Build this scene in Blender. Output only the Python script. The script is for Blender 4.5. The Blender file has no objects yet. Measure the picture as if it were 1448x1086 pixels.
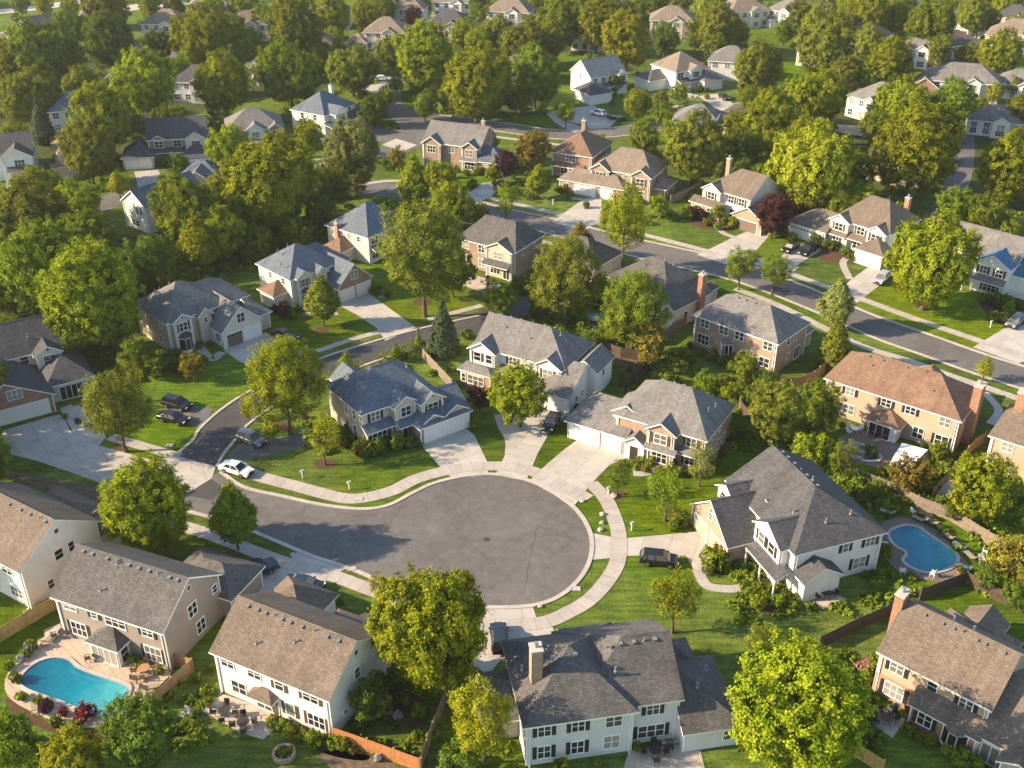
import bpy, bmesh, math, random
import numpy as np
from mathutils import Vector, Matrix, Euler
from mathutils.geometry import tessellate_polygon

rnd = random.Random(11)
scene = bpy.context.scene
COL = scene.collection
PI = math.pi

# ------------------------------------------------------------------ survey: photo pixel -> place on the ground
FOC, CAM_H, TILT = 1538.0, 82.0, math.radians(30)
CT, ST = math.cos(TILT), math.sin(TILT)

def at(px, py, z=0.0):
    x = (px - 724) / FOC
    y = -(py - 543) / FOC
    dy, dz = CT + y * ST, -ST + y * CT
    t = (z - CAM_H) / dz
    return Vector((x * t, dy * t, z))

def px_of(p):
    z = p[2] - CAM_H
    f = p[1] * CT - z * ST
    u = p[1] * ST + z * CT
    return 724 + FOC * p[0] / f, 543 - FOC * u / f

# ------------------------------------------------------------------ node helpers and materials
MATS = {}

class NT:
    def __init__(s, m):
        m.use_nodes = True
        s.t = m.node_tree
        s.t.nodes.clear()
        s.out = s.n('ShaderNodeOutputMaterial')
    def n(s, kind, **kw):
        nd = s.t.nodes.new(kind)
        for k, v in kw.items():
            if k.startswith('i_'):
                key = k[2:].replace('_', ' ')
                nd.inputs[key].default_value = v
            else:
                setattr(nd, k, v)
        return nd
    def l(s, a, b):
        s.t.links.new(a, b)
    def noise(s, vec, scale, detail=3, rough=.55):
        nd = s.n('ShaderNodeTexNoise')
        nd.inputs['Scale'].default_value = scale
        nd.inputs['Detail'].default_value = detail
        nd.inputs['Roughness'].default_value = rough
        s.l(vec, nd.inputs['Vector'])
        return nd.outputs['Fac']
    def ramp(s, fac, stops):
        nd = s.n('ShaderNodeValToRGB')
        e = nd.color_ramp.elements
        while len(e) < len(stops):
            e.new(.5)
        for k, (p, c) in enumerate(stops):
            e[k].position = p
            e[k].color = (c[0], c[1], c[2], 1) if not isinstance(c, (int, float)) else (c, c, c, 1)
        s.l(fac, nd.inputs['Fac'])
        return nd.outputs['Color']
    def mix(s, fac, a, b, mode='MIX'):
        nd = s.n('ShaderNodeMix', data_type='RGBA', blend_type=mode)
        for sock, v in ((nd.inputs[0], fac), (nd.inputs[6], a), (nd.inputs[7], b)):
            if isinstance(v, (int, float)):
                sock.default_value = v
            elif isinstance(v, tuple):
                sock.default_value = (v[0], v[1], v[2], 1)
            else:
                s.l(v, sock)
        return nd.outputs[2]
    def math(s, op, a, b=0.0):
        nd = s.n('ShaderNodeMath', operation=op)
        for sock, v in ((nd.inputs[0], a), (nd.inputs[1], b)):
            if isinstance(v, (int, float)):
                sock.default_value = v
            else:
                s.l(v, sock)
        return nd.outputs[0]
    def hsv(s, col, h=.5, sat=1., v=1.):
        nd = s.n('ShaderNodeHueSaturation')
        s.l(col, nd.inputs['Color'])
        for sock, x in ((nd.inputs['Hue'], h), (nd.inputs['Saturation'], sat), (nd.inputs['Value'], v)):
            if isinstance(x, (int, float)):
                sock.default_value = x
            else:
                s.l(x, sock)
        return nd.outputs['Color']
    def bump(s, h, dist, strength=.5):
        nd = s.n('ShaderNodeBump')
        nd.inputs['Strength'].default_value = strength
        nd.inputs['Distance'].default_value = dist
        s.l(h, nd.inputs['Height'])
        return nd.outputs['Normal']
    def principled(s, col, rough=.8, spec=.3, normal=None, metal=0.):
        nd = s.n('ShaderNodeBsdfPrincipled')
        if isinstance(col, tuple):
            nd.inputs['Base Color'].default_value = (*col, 1)
        else:
            s.l(col, nd.inputs['Base Color'])
        if isinstance(rough, (int, float)):
            nd.inputs['Roughness'].default_value = rough
        else:
            s.l(rough, nd.inputs['Roughness'])
        nd.inputs['Specular IOR Level'].default_value = spec
        nd.inputs['Metallic'].default_value = metal
        if normal is not None:
            s.l(normal, nd.inputs['Normal'])
        s.l(nd.outputs[0], s.out.inputs['Surface'])
        return nd

def newmat(name):
    m = bpy.data.materials.new(name)
    MATS[name] = m
    return m, NT(m)

def m_plain(name, col, rough=.6, spec=.4, metal=0., var=.12, scale=3.):
    m, t = newmat(name)
    co = t.n('ShaderNodeTexCoord').outputs['Object']
    f = t.noise(co, scale, 4)
    a = tuple(c * (1 - var) for c in col)
    b = tuple(min(1, c * (1 + var)) for c in col)
    t.principled(t.ramp(f, [(.3, a), (.7, b)]), rough, spec, None, metal)
    return m

def m_shingle(name, c1, c2, mort):
    m, t = newmat(name)
    tc = t.n('ShaderNodeTexCoord')
    uv = tc.outputs['UV']
    br = t.n('ShaderNodeTexBrick')
    br.offset = .5
    for k, v in (('Color1', c1), ('Color2', c2), ('Mortar', mort)):
        br.inputs[k].default_value = (*v, 1)
    br.inputs['Scale'].default_value = 1.
    br.inputs['Mortar Size'].default_value = .022
    br.inputs['Mortar Smooth'].default_value = .3
    br.inputs['Bias'].default_value = 0
    br.inputs['Brick Width'].default_value = .42
    br.inputs['Row Height'].default_value = .2
    t.l(uv, br.inputs['Vector'])
    ob = tc.outputs['Object']
    big = t.noise(ob, .35, 5, .6)
    fine = t.noise(ob, 5., 3, .7)
    col = t.mix(.55, br.outputs['Color'], t.ramp(fine, [(.3, .25), (.7, .78)]), 'OVERLAY')
    col = t.mix(.5, col, t.ramp(big, [(.3, .32), (.7, .66)]), 'OVERLAY')
    # streaks running down the slope
    mp = t.n('ShaderNodeMapping')
    mp.inputs['Scale'].default_value = (1.3, .12, 1)
    t.l(uv, mp.inputs['Vector'])
    st = t.noise(mp.outputs[0], 1., 4, .6)
    col = t.mix(.5, col, t.ramp(st, [(.33, .36), (.66, .63)]), 'OVERLAY')
    t.principled(col, .9, .25, t.bump(t.math('ADD', br.outputs['Fac'], t.math('MULTIPLY', fine, -1.2)), .03, .6))
    return m

def m_siding(name, col, step=.2):
    m, t = newmat(name)
    tc = t.n('ShaderNodeTexCoord')
    sep = t.n('ShaderNodeSeparateXYZ')
    t.l(tc.outputs['UV'], sep.inputs[0])
    fr = t.math('FRACT', t.math('DIVIDE', sep.outputs['Y'], step))
    lines = t.ramp(fr, [(0., .72), (.12, 1.), (1., 1.)])
    big = t.noise(tc.outputs['Object'], .6, 4, .6)
    base = t.ramp(big, [(.3, tuple(c * .9 for c in col)), (.7, tuple(min(1, c * 1.05) for c in col))])
    t.principled(t.mix(1., base, lines, 'MULTIPLY'), .65, .3, t.bump(fr, .02, .5))
    return m

def m_brick(name, c1, c2, mort):
    m, t = newmat(name)
    tc = t.n('ShaderNodeTexCoord')
    br = t.n('ShaderNodeTexBrick')
    for k, v in (('Color1', c1), ('Color2', c2), ('Mortar', mort)):
        br.inputs[k].default_value = (*v, 1)
    br.inputs['Scale'].default_value = 1.
    br.inputs['Mortar Size'].default_value = .014
    br.inputs['Brick Width'].default_value = .32
    br.inputs['Row Height'].default_value = .12
    t.l(tc.outputs['UV'], br.inputs['Vector'])
    big = t.noise(tc.outputs['Object'], 1.1, 5, .65)
    col = t.mix(.6, br.outputs['Color'], t.ramp(big, [(.25, .3), (.75, .7)]), 'OVERLAY')
    t.principled(col, .85, .2, t.bump(br.outputs['Fac'], -.01, .5))
    return m

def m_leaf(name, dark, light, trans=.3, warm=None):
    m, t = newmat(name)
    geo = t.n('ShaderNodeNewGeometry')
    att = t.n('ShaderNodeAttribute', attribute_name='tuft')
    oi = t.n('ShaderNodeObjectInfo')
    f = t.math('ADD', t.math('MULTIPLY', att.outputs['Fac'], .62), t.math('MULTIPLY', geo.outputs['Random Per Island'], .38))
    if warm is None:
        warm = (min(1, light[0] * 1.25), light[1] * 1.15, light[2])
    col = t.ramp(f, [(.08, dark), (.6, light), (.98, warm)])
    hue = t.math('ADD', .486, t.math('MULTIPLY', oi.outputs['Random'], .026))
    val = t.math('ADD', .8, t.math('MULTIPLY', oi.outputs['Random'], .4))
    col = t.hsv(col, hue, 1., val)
    d = t.n('ShaderNodeBsdfDiffuse')
    tr = t.n('ShaderNodeBsdfTranslucent')
    t.l(col, d.inputs['Color'])
    t.l(t.hsv(col, .487, 1.1, 1.25), tr.inputs['Color'])
    mx = t.n('ShaderNodeMixShader')
    mx.inputs[0].default_value = trans
    t.l(d.outputs[0], mx.inputs[1]); t.l(tr.outputs[0], mx.inputs[2])
    t.l(mx.outputs[0], t.out.inputs['Surface'])
    return m

def m_grass():
    m, t = newmat('lawn_grass')
    co = t.n('ShaderNodeTexCoord').outputs['Object']
    big = t.noise(co, .045, 4, .6)
    mid = t.noise(co, .5, 5, .65)
    fine = t.noise(co, 4.5, 4, .75)
    mp = t.n('ShaderNodeMapping')
    mp.inputs['Rotation'].default_value = (0, 0, .5)
    mp.inputs['Scale'].default_value = (.35, 2.2, 1)
    t.l(co, mp.inputs['Vector'])
    mow = t.noise(mp.outputs[0], .8, 2, .5)
    base = t.ramp(mid, [(.25, (.052, .09, .004)), (.5, (.086, .138, .006)), (.78, (.135, .178, .009))])
    vo = t.n('ShaderNodeTexVoronoi'); vo.inputs['Scale'].default_value = .045; vo.inputs['Randomness'].default_value = .8
    t.l(co, vo.inputs['Vector'])
    sp = t.n('ShaderNodeSeparateColor'); t.l(vo.outputs['Color'], sp.inputs[0])
    base = t.hsv(base, t.math('ADD', .49, t.math('MULTIPLY', sp.outputs[0], .022)), t.math('ADD', .86, t.math('MULTIPLY', sp.outputs[1], .2)), t.math('ADD', .8, t.math('MULTIPLY', sp.outputs[2], .36)))
    col = t.mix(.85, base, t.ramp(fine, [(.28, .18), (.72, .84)]), 'OVERLAY')
    col = t.mix(.6, col, t.ramp(big, [(.32, .32), (.68, .66)]), 'OVERLAY')
    col = t.mix(.5, col, t.ramp(mow, [(.36, .26), (.64, .74)]), 'OVERLAY')
    weed = t.noise(co, 1.3, 4, .75)
    col = t.mix(t.ramp(weed, [(.6, 0.), (.72, .5)]), col, (.03, .062, .008))
    # worn, dry patches
    dry = t.noise(co, .16, 5, .7)
    col = t.mix(t.ramp(dry, [(.6, 0.), (.78, .65)]), col, (.2, .18, .05))
    t.principled(col, .95, .1, t.bump(t.math('ADD', fine, t.math('MULTIPLY', mid, 1.5)), .16, .9))
    return m

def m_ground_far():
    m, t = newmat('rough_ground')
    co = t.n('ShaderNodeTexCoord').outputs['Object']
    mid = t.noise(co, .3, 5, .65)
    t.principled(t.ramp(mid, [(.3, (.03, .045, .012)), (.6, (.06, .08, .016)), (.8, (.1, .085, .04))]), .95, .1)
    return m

def m_asphalt(name, c, warm=1.0):
    m, t = newmat(name)
    co = t.n('ShaderNodeTexCoord').outputs['Object']
    big = t.noise(co, .1, 5, .6)
    mid = t.noise(co, .8, 5, .7)
    fine = t.noise(co, 9., 3, .8)
    vo = t.n('ShaderNodeTexVoronoi', feature='DISTANCE_TO_EDGE')
    vo.inputs['Scale'].default_value = .075
    wob = t.n('ShaderNodeTexNoise'); wob.inputs['Scale'].default_value = .5; wob.inputs['Detail'].default_value = 5
    t.l(co, wob.inputs['Vector'])
    ad = t.n('ShaderNodeVectorMath', operation='MULTIPLY_ADD')
    t.l(wob.outputs['Color'], ad.inputs[0]); ad.inputs[1].default_value = (3, 3, 0); t.l(co, ad.inputs[2])
    t.l(ad.outputs[0], vo.inputs['Vector'])
    crack = t.ramp(vo.outputs['Distance'], [(0., .8), (.008, .97), (.02, 1.)])
    col = t.ramp(mid, [(.28, tuple(x * .84 for x in c)), (.72, tuple(x * 1.14 for x in c))])
    col = t.mix(.5, col, t.ramp(fine, [(.3, .3), (.7, .7)]), 'OVERLAY')
    col = t.mix(.55, col, t.ramp(big, [(.32, .33), (.68, .66)]), 'OVERLAY')
    col = t.mix(.8, col, crack, 'MULTIPLY')
    oil = t.noise(co, .55, 4, .75)
    col = t.mix(t.ramp(oil, [(.63, 0.), (.72, .5)]), col, tuple(x * .55 for x in c))
    pale = t.noise(co, .23, 5, .7)
    col = t.mix(t.ramp(pale, [(.58, 0.), (.7, .35)]), col, tuple(x * 1.5 for x in c))
    t.principled(col, .85, .25, t.bump(fine, .02, .5))
    return m

def m_concrete(name, c, jx, jy, jw=.03):
    m, t = newmat(name)
    tc = t.n('ShaderNodeTexCoord')
    uv = tc.outputs['UV']; co = tc.outputs['Object']
    br = t.n('ShaderNodeTexBrick')
    br.offset = 0
    br.inputs['Color1'].default_value = (*[x * .93 for x in c], 1)
    br.inputs['Color2'].default_value = (*[x * 1.05 for x in c], 1)
    br.inputs['Mortar'].default_value = (*[x * .55 for x in c], 1)
    br.inputs['Scale'].default_value = 1
    br.inputs['Mortar Size'].default_value = jw
    br.inputs['Mortar Smooth'].default_value = .2
    br.inputs['Brick Width'].default_value = jx
    br.inputs['Row Height'].default_value = jy
    t.l(uv, br.inputs['Vector'])
    mid = t.noise(co, .45, 6, .68)
    fine = t.noise(co, 6., 4, .7)
    col = t.mix(.4, br.outputs['Color'], t.ramp(fine, [(.3, .36), (.7, .64)]), 'OVERLAY')
    col = t.mix(.5, col, t.ramp(mid, [(.3, .36), (.68, .62)]), 'OVERLAY')
    st = t.noise(co, .28, 5, .75)
    col = t.mix(t.ramp(st, [(.6, 0.), (.76, .55)]), col, (.12, .115, .11))
    t.principled(col, .85, .25, t.bump(fine, .01, .4))
    return m

def m_glass():
    m, t = newmat('window_glass')
    oi = t.n('ShaderNodeObjectInfo')
    col = t.ramp(oi.outputs['Random'], [(0., (.01, .014, .018)), (.5, (.03, .036, .042)), (.72, (.1, .105, .1)), (1., (.3, .28, .25))])
    t.principled(col, .06, .6)
    return m

def m_water():
    m, t = newmat('pool_water')
    co = t.n('ShaderNodeTexCoord').outputs['Object']
    n1 = t.noise(co, 1.1, 3, .6)
    n2 = t.noise(co, .22, 3, .6)
    sep = t.n('ShaderNodeSeparateXYZ'); t.l(co, sep.inputs[0])
    # the floor rises from the deep end to the shallow end
    d = t.n('ShaderNodeMath', operation='MULTIPLY_ADD'); t.l(sep.outputs['X'], d.inputs[0]); d.inputs[1].default_value = .075; d.inputs[2].default_value = .5
    f = t.math('ADD', t.math('MULTIPLY', n2, .35), t.math('SUBTRACT', d.outputs[0], .17))
    col = t.ramp(f, [(.1, (.0, .08, .15)), (.55, (.004, .19, .28)), (.95, (.08, .4, .42))])
    vo = t.n('ShaderNodeTexVoronoi', feature='SMOOTH_F1')
    vo.inputs['Scale'].default_value = 1.6
    t.l(co, vo.inputs['Vector'])
    col = t.mix(.22, col, t.ramp(vo.outputs['Distance'], [(.2, .35), (.75, .8)]), 'OVERLAY')
    t.principled(col, .06, .45, t.bump(n1, .05, .25))
    return m

m_shingle('shingle_brown', (.135, .108, .088), (.18, .146, .12), (.09, .07, .056))
m_shingle('shingle_tan', (.185, .15, .12), (.24, .196, .157), (.125, .1, .08))
m_shingle('shingle_grey', (.145, .141, .138), (.2, .194, .188), (.1, .097, .095))
m_shingle('shingle_charcoal', (.062, .064, .07), (.095, .097, .104), (.042, .042, .046))
m_shingle('shingle_blue', (.1, .124, .156), (.14, .17, .205), (.066, .082, .104))
m_shingle('shingle_azure', (.05, .15, .26), (.07, .19, .32), (.035, .1, .18))
m_shingle('shingle_rust', (.175, .11, .075), (.235, .15, .103), (.115, .07, .048))
m_shingle('shingle_dark', (.086, .083, .082), (.128, .124, .122), (.058, .056, .055))
m_siding('siding_white', (.74, .72, .68))
m_siding('siding_cream', (.66, .60, .50))
m_siding('siding_beige', (.52, .44, .35))
m_siding('siding_tan', (.44, .34, .25))
m_siding('siding_grey', (.3, .285, .27))
m_siding('siding_taupe', (.29, .25, .215))
m_siding('siding_pale', (.6, .6, .6))
m_brick('brick_red', (.27, .125, .08), (.36, .18, .115), (.36, .3, .25))
m_brick('brick_tan', (.29, .185, .125), (.37, .245, .17), (.36, .3, .24))
m_brick('brick_brown', (.24, .155, .11), (.32, .215, .155), (.34, .28, .23))
m_brick('brick_orange', (.25, .115, .07), (.32, .155, .095), (.3, .24, .19))
m_plain('white_trim', (.78, .77, .74), .45, .4, var=.04)
m_plain('garage_white', (.74, .73, .71), .5, .4, var=.04)
m_plain('garage_tan', (.46, .36, .26), .5, .4, var=.06)
m_plain('garage_brown', (.16, .12, .095), .5, .4, var=.08)
m_plain('shutter_black', (.025, .025, .03), .5, .4)
m_plain('shutter_brown', (.09, .06, .045), .5, .4)
m_plain('door_red', (.2, .035, .025), .4, .5)
m_plain('door_dark', (.05, .035, .028), .4, .5)
m_plain('vent_metal', (.3, .3, .3), .45, .5, .5)
m_plain('vent_dark', (.07, .065, .06), .6, .4)
m_plain('porch_stone', (.42, .4, .37), .9, .2, var=.2)
m_plain('bark', (.11, .085, .06), .95, .1, var=.35, scale=4)
m_plain('mulch', (.095, .052, .032), .98, .1, var=.4, scale=5)
m_plain('soil', (.13, .095, .065), .98, .1, var=.4, scale=2)
m_plain('rock', (.36, .33, .3), .9, .2, var=.3, scale=2)
m_plain('fence_wood', (.3, .19, .1), .85, .2, var=.3, scale=2)
m_plain('fence_yellow', (.42, .28, .11), .85, .2, var=.25, scale=2)
m_plain('fence_red', (.4, .17, .065), .85, .2, var=.25, scale=2)
m_plain('fence_dark', (.085, .06, .048), .85, .2, var=.3, scale=2)
m_plain('fence_weathered', (.2, .165, .13), .9, .2, var=.3, scale=2)
m_plain('rubber', (.018, .018, .019), .8, .2)
m_plain('rim_metal', (.45, .45, .46), .3, .6, .9)
m_plain('paint_black', (.012, .013, .016), .22, .6, var=.05)
m_plain('paint_navy', (.018, .03, .05), .22, .6, var=.05)
m_plain('paint_white', (.8, .8, .79), .25, .55, var=.03)
m_plain('paint_grey', (.2, .2, .21), .25, .6, .3, var=.05)
m_plain('paint_silver', (.5, .51, .53), .25, .6, .4, var=.05)
m_plain('paint_maroon', (.09, .02, .018), .25, .6, var=.05)
m_plain('lamp_glass', (.75, .74, .7), .15, .6, var=.02)
m_plain('tail_red', (.35, .02, .015), .25, .5)
m_plain('furniture_dark', (.035, .033, .032), .6, .3)
m_plain('furniture_white', (.72, .72, .71), .5, .4)
m_plain('furniture_wood', (.35, .2, .1), .6, .3)
m_plain('cushion_green', (.04, .28, .16), .8, .2)
m_plain('cushion_blue', (.1, .16, .22), .8, .2)
m_plain('cushion_red', (.32, .06, .05), .8, .2)
m_plain('cushion_tan', (.28, .235, .185), .8, .2)
m_plain('iron', (.08, .08, .08), .6, .4, .6)
m_plain('cover_white', (.7, .78, .82), .35, .4, var=.03)
m_plain('flower_white', (.32, .34, .34), .7, .2)
m_plain('flower_pink', (.3, .13, .14), .7, .2)
m_plain('spa_water', (.03, .09, .11), .08, .5)
m_asphalt('asphalt', (.123, .117, .114))
m_asphalt('asphalt_new', (.062, .061, .064))
m_concrete('drive_concrete', (.4, .375, .345), 3.1, 3.4)
m_concrete('walk_concrete', (.375, .345, .315), 1.5, 20.)
m_concrete('kerb_concrete', (.42, .385, .345), 3., 20.)
m_concrete('patio_concrete', (.42, .36, .305), 2.4, 2.4, .02)
m_concrete('paver_tan', (.46, .36, .275), .7, .7, .03)
m_concrete('paver_dark', (.19, .15, .13), .5, .5, .03)
m_grass(); m_ground_far(); m_glass(); m_water()
m_leaf('leaf_bright', (.058, .105, .006), (.235, .275, .014), .25)
m_leaf('leaf_mid', (.042, .085, .008), (.18, .235, .018), .25)
m_leaf('leaf_dark', (.034, .07, .012), (.12, .17, .02), .22)
m_leaf('leaf_olive', (.055, .085, .014), (.195, .222, .025), .25)
m_leaf('leaf_yellow', (.1, .125, .01), (.3, .325, .018), .24)
m_leaf('leaf_orange', (.1, .09, .014), (.24, .2, .028), .2)
m_leaf('leaf_purple', (.026, .012, .013), (.07, .028, .03), .12)
m_leaf('leaf_red', (.1, .015, .015), (.22, .04, .03), .15)
m_leaf('leaf_blue', (.035, .062, .034), (.095, .14, .07), .12)
m_leaf('leaf_pale', (.085, .115, .028), (.2, .225, .06), .2)

# ------------------------------------------------------------------ mesh builder
class MB:
    def __init__(s):
        s.v = []; s.f = []; s.m = []; s.uv = None
    def poly(s, pts, mi=0):
        k = len(s.v)
        s.v += [tuple(p) for p in pts]
        s.f.append(tuple(range(k, k + len(pts))))
        s.m.append(mi)
    def box(s, x0, x1, y0, y1, z0, z1, mi=0):
        k = len(s.v)
        s.v += [(x, y, z) for z in (z0, z1) for x, y in ((x0, y0), (x1, y0), (x1, y1), (x0, y1))]
        for f in ((3, 2, 1, 0), (4, 5, 6, 7), (0, 1, 5, 4), (1, 2, 6, 5), (2, 3, 7, 6), (3, 0, 4, 7)):
            s.f.append(tuple(k + i for i in f)); s.m.append(mi)
    def tube(s, p0, p1, r0, r1, n=8, mi=0, cap=True):
        p0 = Vector(p0); p1 = Vector(p1)
        d = (p1 - p0).normalized()
        a = d.orthogonal().normalized(); b = d.cross(a)
        k = len(s.v)
        for p, r in ((p0, r0), (p1, r1)):
            for i in range(n):
                q = p + (a * math.cos(2 * PI * i / n) + b * math.sin(2 * PI * i / n)) * r
                s.v.append(tuple(q))
        for i in range(n):
            j = (i + 1) % n
            s.f.append((k + i, k + j, k + n + j, k + n + i)); s.m.append(mi)
        if cap:
            s.f.append(tuple(k + n + i for i in range(n))); s.m.append(mi)
            s.f.append(tuple(k + i for i in reversed(range(n)))); s.m.append(mi)
    def lathe(s, prof, n=12, mi=0, c=(0, 0, 0)):
        k = len(s.v)
        for r, z in prof:
            for i in range(n):
                s.v.append((c[0] + r * math.cos(2 * PI * i / n), c[1] + r * math.sin(2 * PI * i / n), c[2] + z))
        for a in range(len(prof) - 1):
            for i in range(n):
                j = (i + 1) % n
                s.f.append((k + a * n + i, k + a * n + j, k + (a + 1) * n + j, k + (a + 1) * n + i)); s.m.append(mi)
        s.f.append(tuple(k + (len(prof) - 1) * n + i for i in range(n))); s.m.append(mi)
    def slab(s, pts, z0, z1, mi=0, side=None):
        """a flat polygon with thickness"""
        pts = [Vector((p[0], p[1])) for p in pts]
        area = sum(pts[i].x * pts[(i + 1) % len(pts)].y - pts[(i + 1) % len(pts)].x * pts[i].y for i in range(len(pts)))
        if area < 0:
            pts.reverse()
        tris = tessellate_polygon([[Vector((p.x, p.y, 0)) for p in pts]])
        k = len(s.v)
        s.v += [(p.x, p.y, z1) for p in pts]
        for t in tris:
            a, b, c = (pts[i] for i in t)
            if (b - a).cross(c - a) < 0:
                t = (t[0], t[2], t[1])
            s.f.append(tuple(k + i for i in t)); s.m.append(mi)
        if z0 is not None:
            s.v += [(p.x, p.y, z0) for p in pts]
            n = len(pts)
            for i in range(n):
                j = (i + 1) % n
                s.f.append((k + n + i, k + n + j, k + j, k + i)); s.m.append(mi if side is None else side)
    def mesh(s, name, mats, uvang=None, smooth=False):
        me = bpy.data.meshes.new(name)
        me.from_pydata(s.v, [], s.f)
        for m in mats:
            me.materials.append(MATS[m])
        if len(mats) > 1:
            me.polygons.foreach_set('material_index', s.m)
        me.update()
        uvl = me.uv_layers.new(name='uv')
        z = Vector((0, 0, 1))
        if s.uv is not None:
            for li, lp in enumerate(me.loops):
                uvl.data[li].uv = s.uv[lp.vertex_index]
        else:
            for p in me.polygons:
                n = p.normal
                if abs(n.z) > .995:
                    a = uvang or 0.
                    t = Vector((math.cos(a), math.sin(a), 0)); b = Vector((-math.sin(a), math.cos(a), 0))
                else:
                    t = z.cross(n).normalized(); b = n.cross(t)
                for li in p.loop_indices:
                    co = me.vertices[me.loops[li].vertex_index].co
                    uvl.data[li].uv = (co.dot(t), co.dot(b))
        if smooth:
            me.polygons.foreach_set('use_smooth', [True] * len(me.polygons))
        return me
    def build(s, name, mats, parent=None, **kw):
        if isinstance(mats, str):
            mats = [mats]
        return link(name, s.mesh(name, mats, **kw), parent)

def link(name, data, parent=None, loc=None, rz=None, scale=None):
    o = bpy.data.objects.new(name, data)
    COL.objects.link(o)
    if parent is not None:
        o.parent = parent
    if loc is not None:
        o.location = loc
    if rz is not None:
        o.rotation_euler = (0, 0, rz)
    if scale is not None:
        o.scale = scale
    return o

def tag(o, label=None, cat=None, group=None, kind=None):
    if label: o['label'] = label
    if cat: o['category'] = cat
    if group: o['group'] = group
    if kind: o['kind'] = kind
    return o

def empty(name, loc, rz=0., **kw):
    o = link(name, None, None, loc, rz)
    o.empty_display_size = .5
    return tag(o, **kw)

def copy_tree(o, parent=None):
    c = o.copy()
    COL.objects.link(c)
    if parent is not None:
        c.parent = parent
    for ch in o.children:
        copy_tree(ch, c)
    return c

CACHE = {}
def cached(key, fn):
    if key not in CACHE:
        CACHE[key] = fn()
    return CACHE[key]
# ------------------------------------------------------------------ houses
FACE_ROT = {'F': 0., 'R': PI / 2, 'B': PI, 'L': -PI / 2}
HOUSES = {}
SHRUB_SPOTS = []          # (world x, y, radius, leaf, house)

def roof_mb(x0, x1, y0, y1, h, p, axis, ends, o=.4, g=.3, t=.2, hipf=1.0):
    swap = axis == 'y'
    if swap:
        x0, x1, y0, y1 = y0, y1, x0, x1
    half = (y1 - y0) / 2; yc = (y0 + y1) / 2
    zr = h + half * p; ze = h - o * p
    e0, e1 = ends
    X0, r0 = (x0 - g, x0 - g) if e0 == 'g' else (x0 - o, x0 + half * hipf)
    X1, r1 = (x1 + g, x1 + g) if e1 == 'g' else (x1 + o, x1 - half * hipf)
    if r0 > r1 - .05:
        r0, r1 = (r0 + r1) / 2 - .03, (r0 + r1) / 2 + .03
    a, b, c, d = (X0, y0 - o, ze), (X1, y0 - o, ze), (X1, y1 + o, ze), (X0, y1 + o, ze)
    k0, k1 = (r0, yc, zr), (r1, yc, zr)
    tops = [[a, b, k1, k0], [c, d, k0, k1]]
    loop = [a, b]
    if e1 == 'h': tops.append([b, c, k1])
    else: loop.append(k1)
    loop += [c, d]
    if e0 == 'h': tops.append([d, a, k0])
    else: loop.append(k0)
    f = (lambda q: (q[1], q[0], q[2])) if swap else (lambda q: q)
    mb = MB()
    lo = lambda q: (q[0], q[1], q[2] - t)
    for tp in tops:
        P = [f(q) for q in tp]
        Q = [f(lo(q)) for q in reversed(tp)]
        if swap: P.reverse(); Q.reverse()
        mb.poly(P, 0); mb.poly(Q, 1)
    n = len(loop)
    for i in range(n):
        q0, q1 = loop[i], loop[(i + 1) % n]
        P = [f(lo(q0)), f(lo(q1)), f(q1), f(q0)]
        if swap: P.reverse()
        mb.poly(P, 1)
    # ridge cap
    if r1 - r0 > .5:
        cap = MB()
        w = .16
        for s in (-1, 1):
            P = [f((r0, yc, zr + .05)), f((r1, yc, zr + .05)), f((r1, yc + s * w, zr + .05 - w * p)), f((r0, yc + s * w, zr + .05 - w * p))]
            mb.poly(P, 0)
    return mb, zr

def win_meshes(w, h, cols, rows=2):
    def mk():
        fr = MB(); b = .09
        x0, x1, z0, z1 = -w / 2, w / 2, -h / 2, h / 2
        fr.box(x0 - b, x1 + b, -.075, 0, z1, z1 + b + .03)
        fr.box(x0 - b, x1 + b, -.1, 0, z0 - b, z0)
        fr.box(x0 - b, x0, -.07, 0, z0, z1)
        fr.box(x1, x1 + b, -.07, 0, z0, z1)
        for i in range(1, cols):
            x = x0 + w * i / cols
            fr.box(x - .04, x + .04, -.062, -.01, z0, z1)
        for j in range(1, rows):
            z = z0 + h * j / rows
            fr.box(x0, x1, -.056, -.012, z - .03, z + .03)
        pn = MB()
        pn.poly([(x0, -.03, z0), (x1, -.03, z0), (x1, -.03, z1), (x0, -.03, z1)])
        sh = MB()
        sh.box(-.2, .2, -.05, 0, z0 - .04, z1 + .04)
        for i in range(6):
            z = z0 + h * (i + .5) / 6
            sh.box(-.15, .15, -.062, -.045, z - h * .05, z + h * .05)
        return fr.mesh('window_frame', ['white_trim']), pn.mesh('window_pane', ['window_glass']), sh
    return cached(('win', round(w, 2), round(h, 2), cols, rows), mk)

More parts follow.
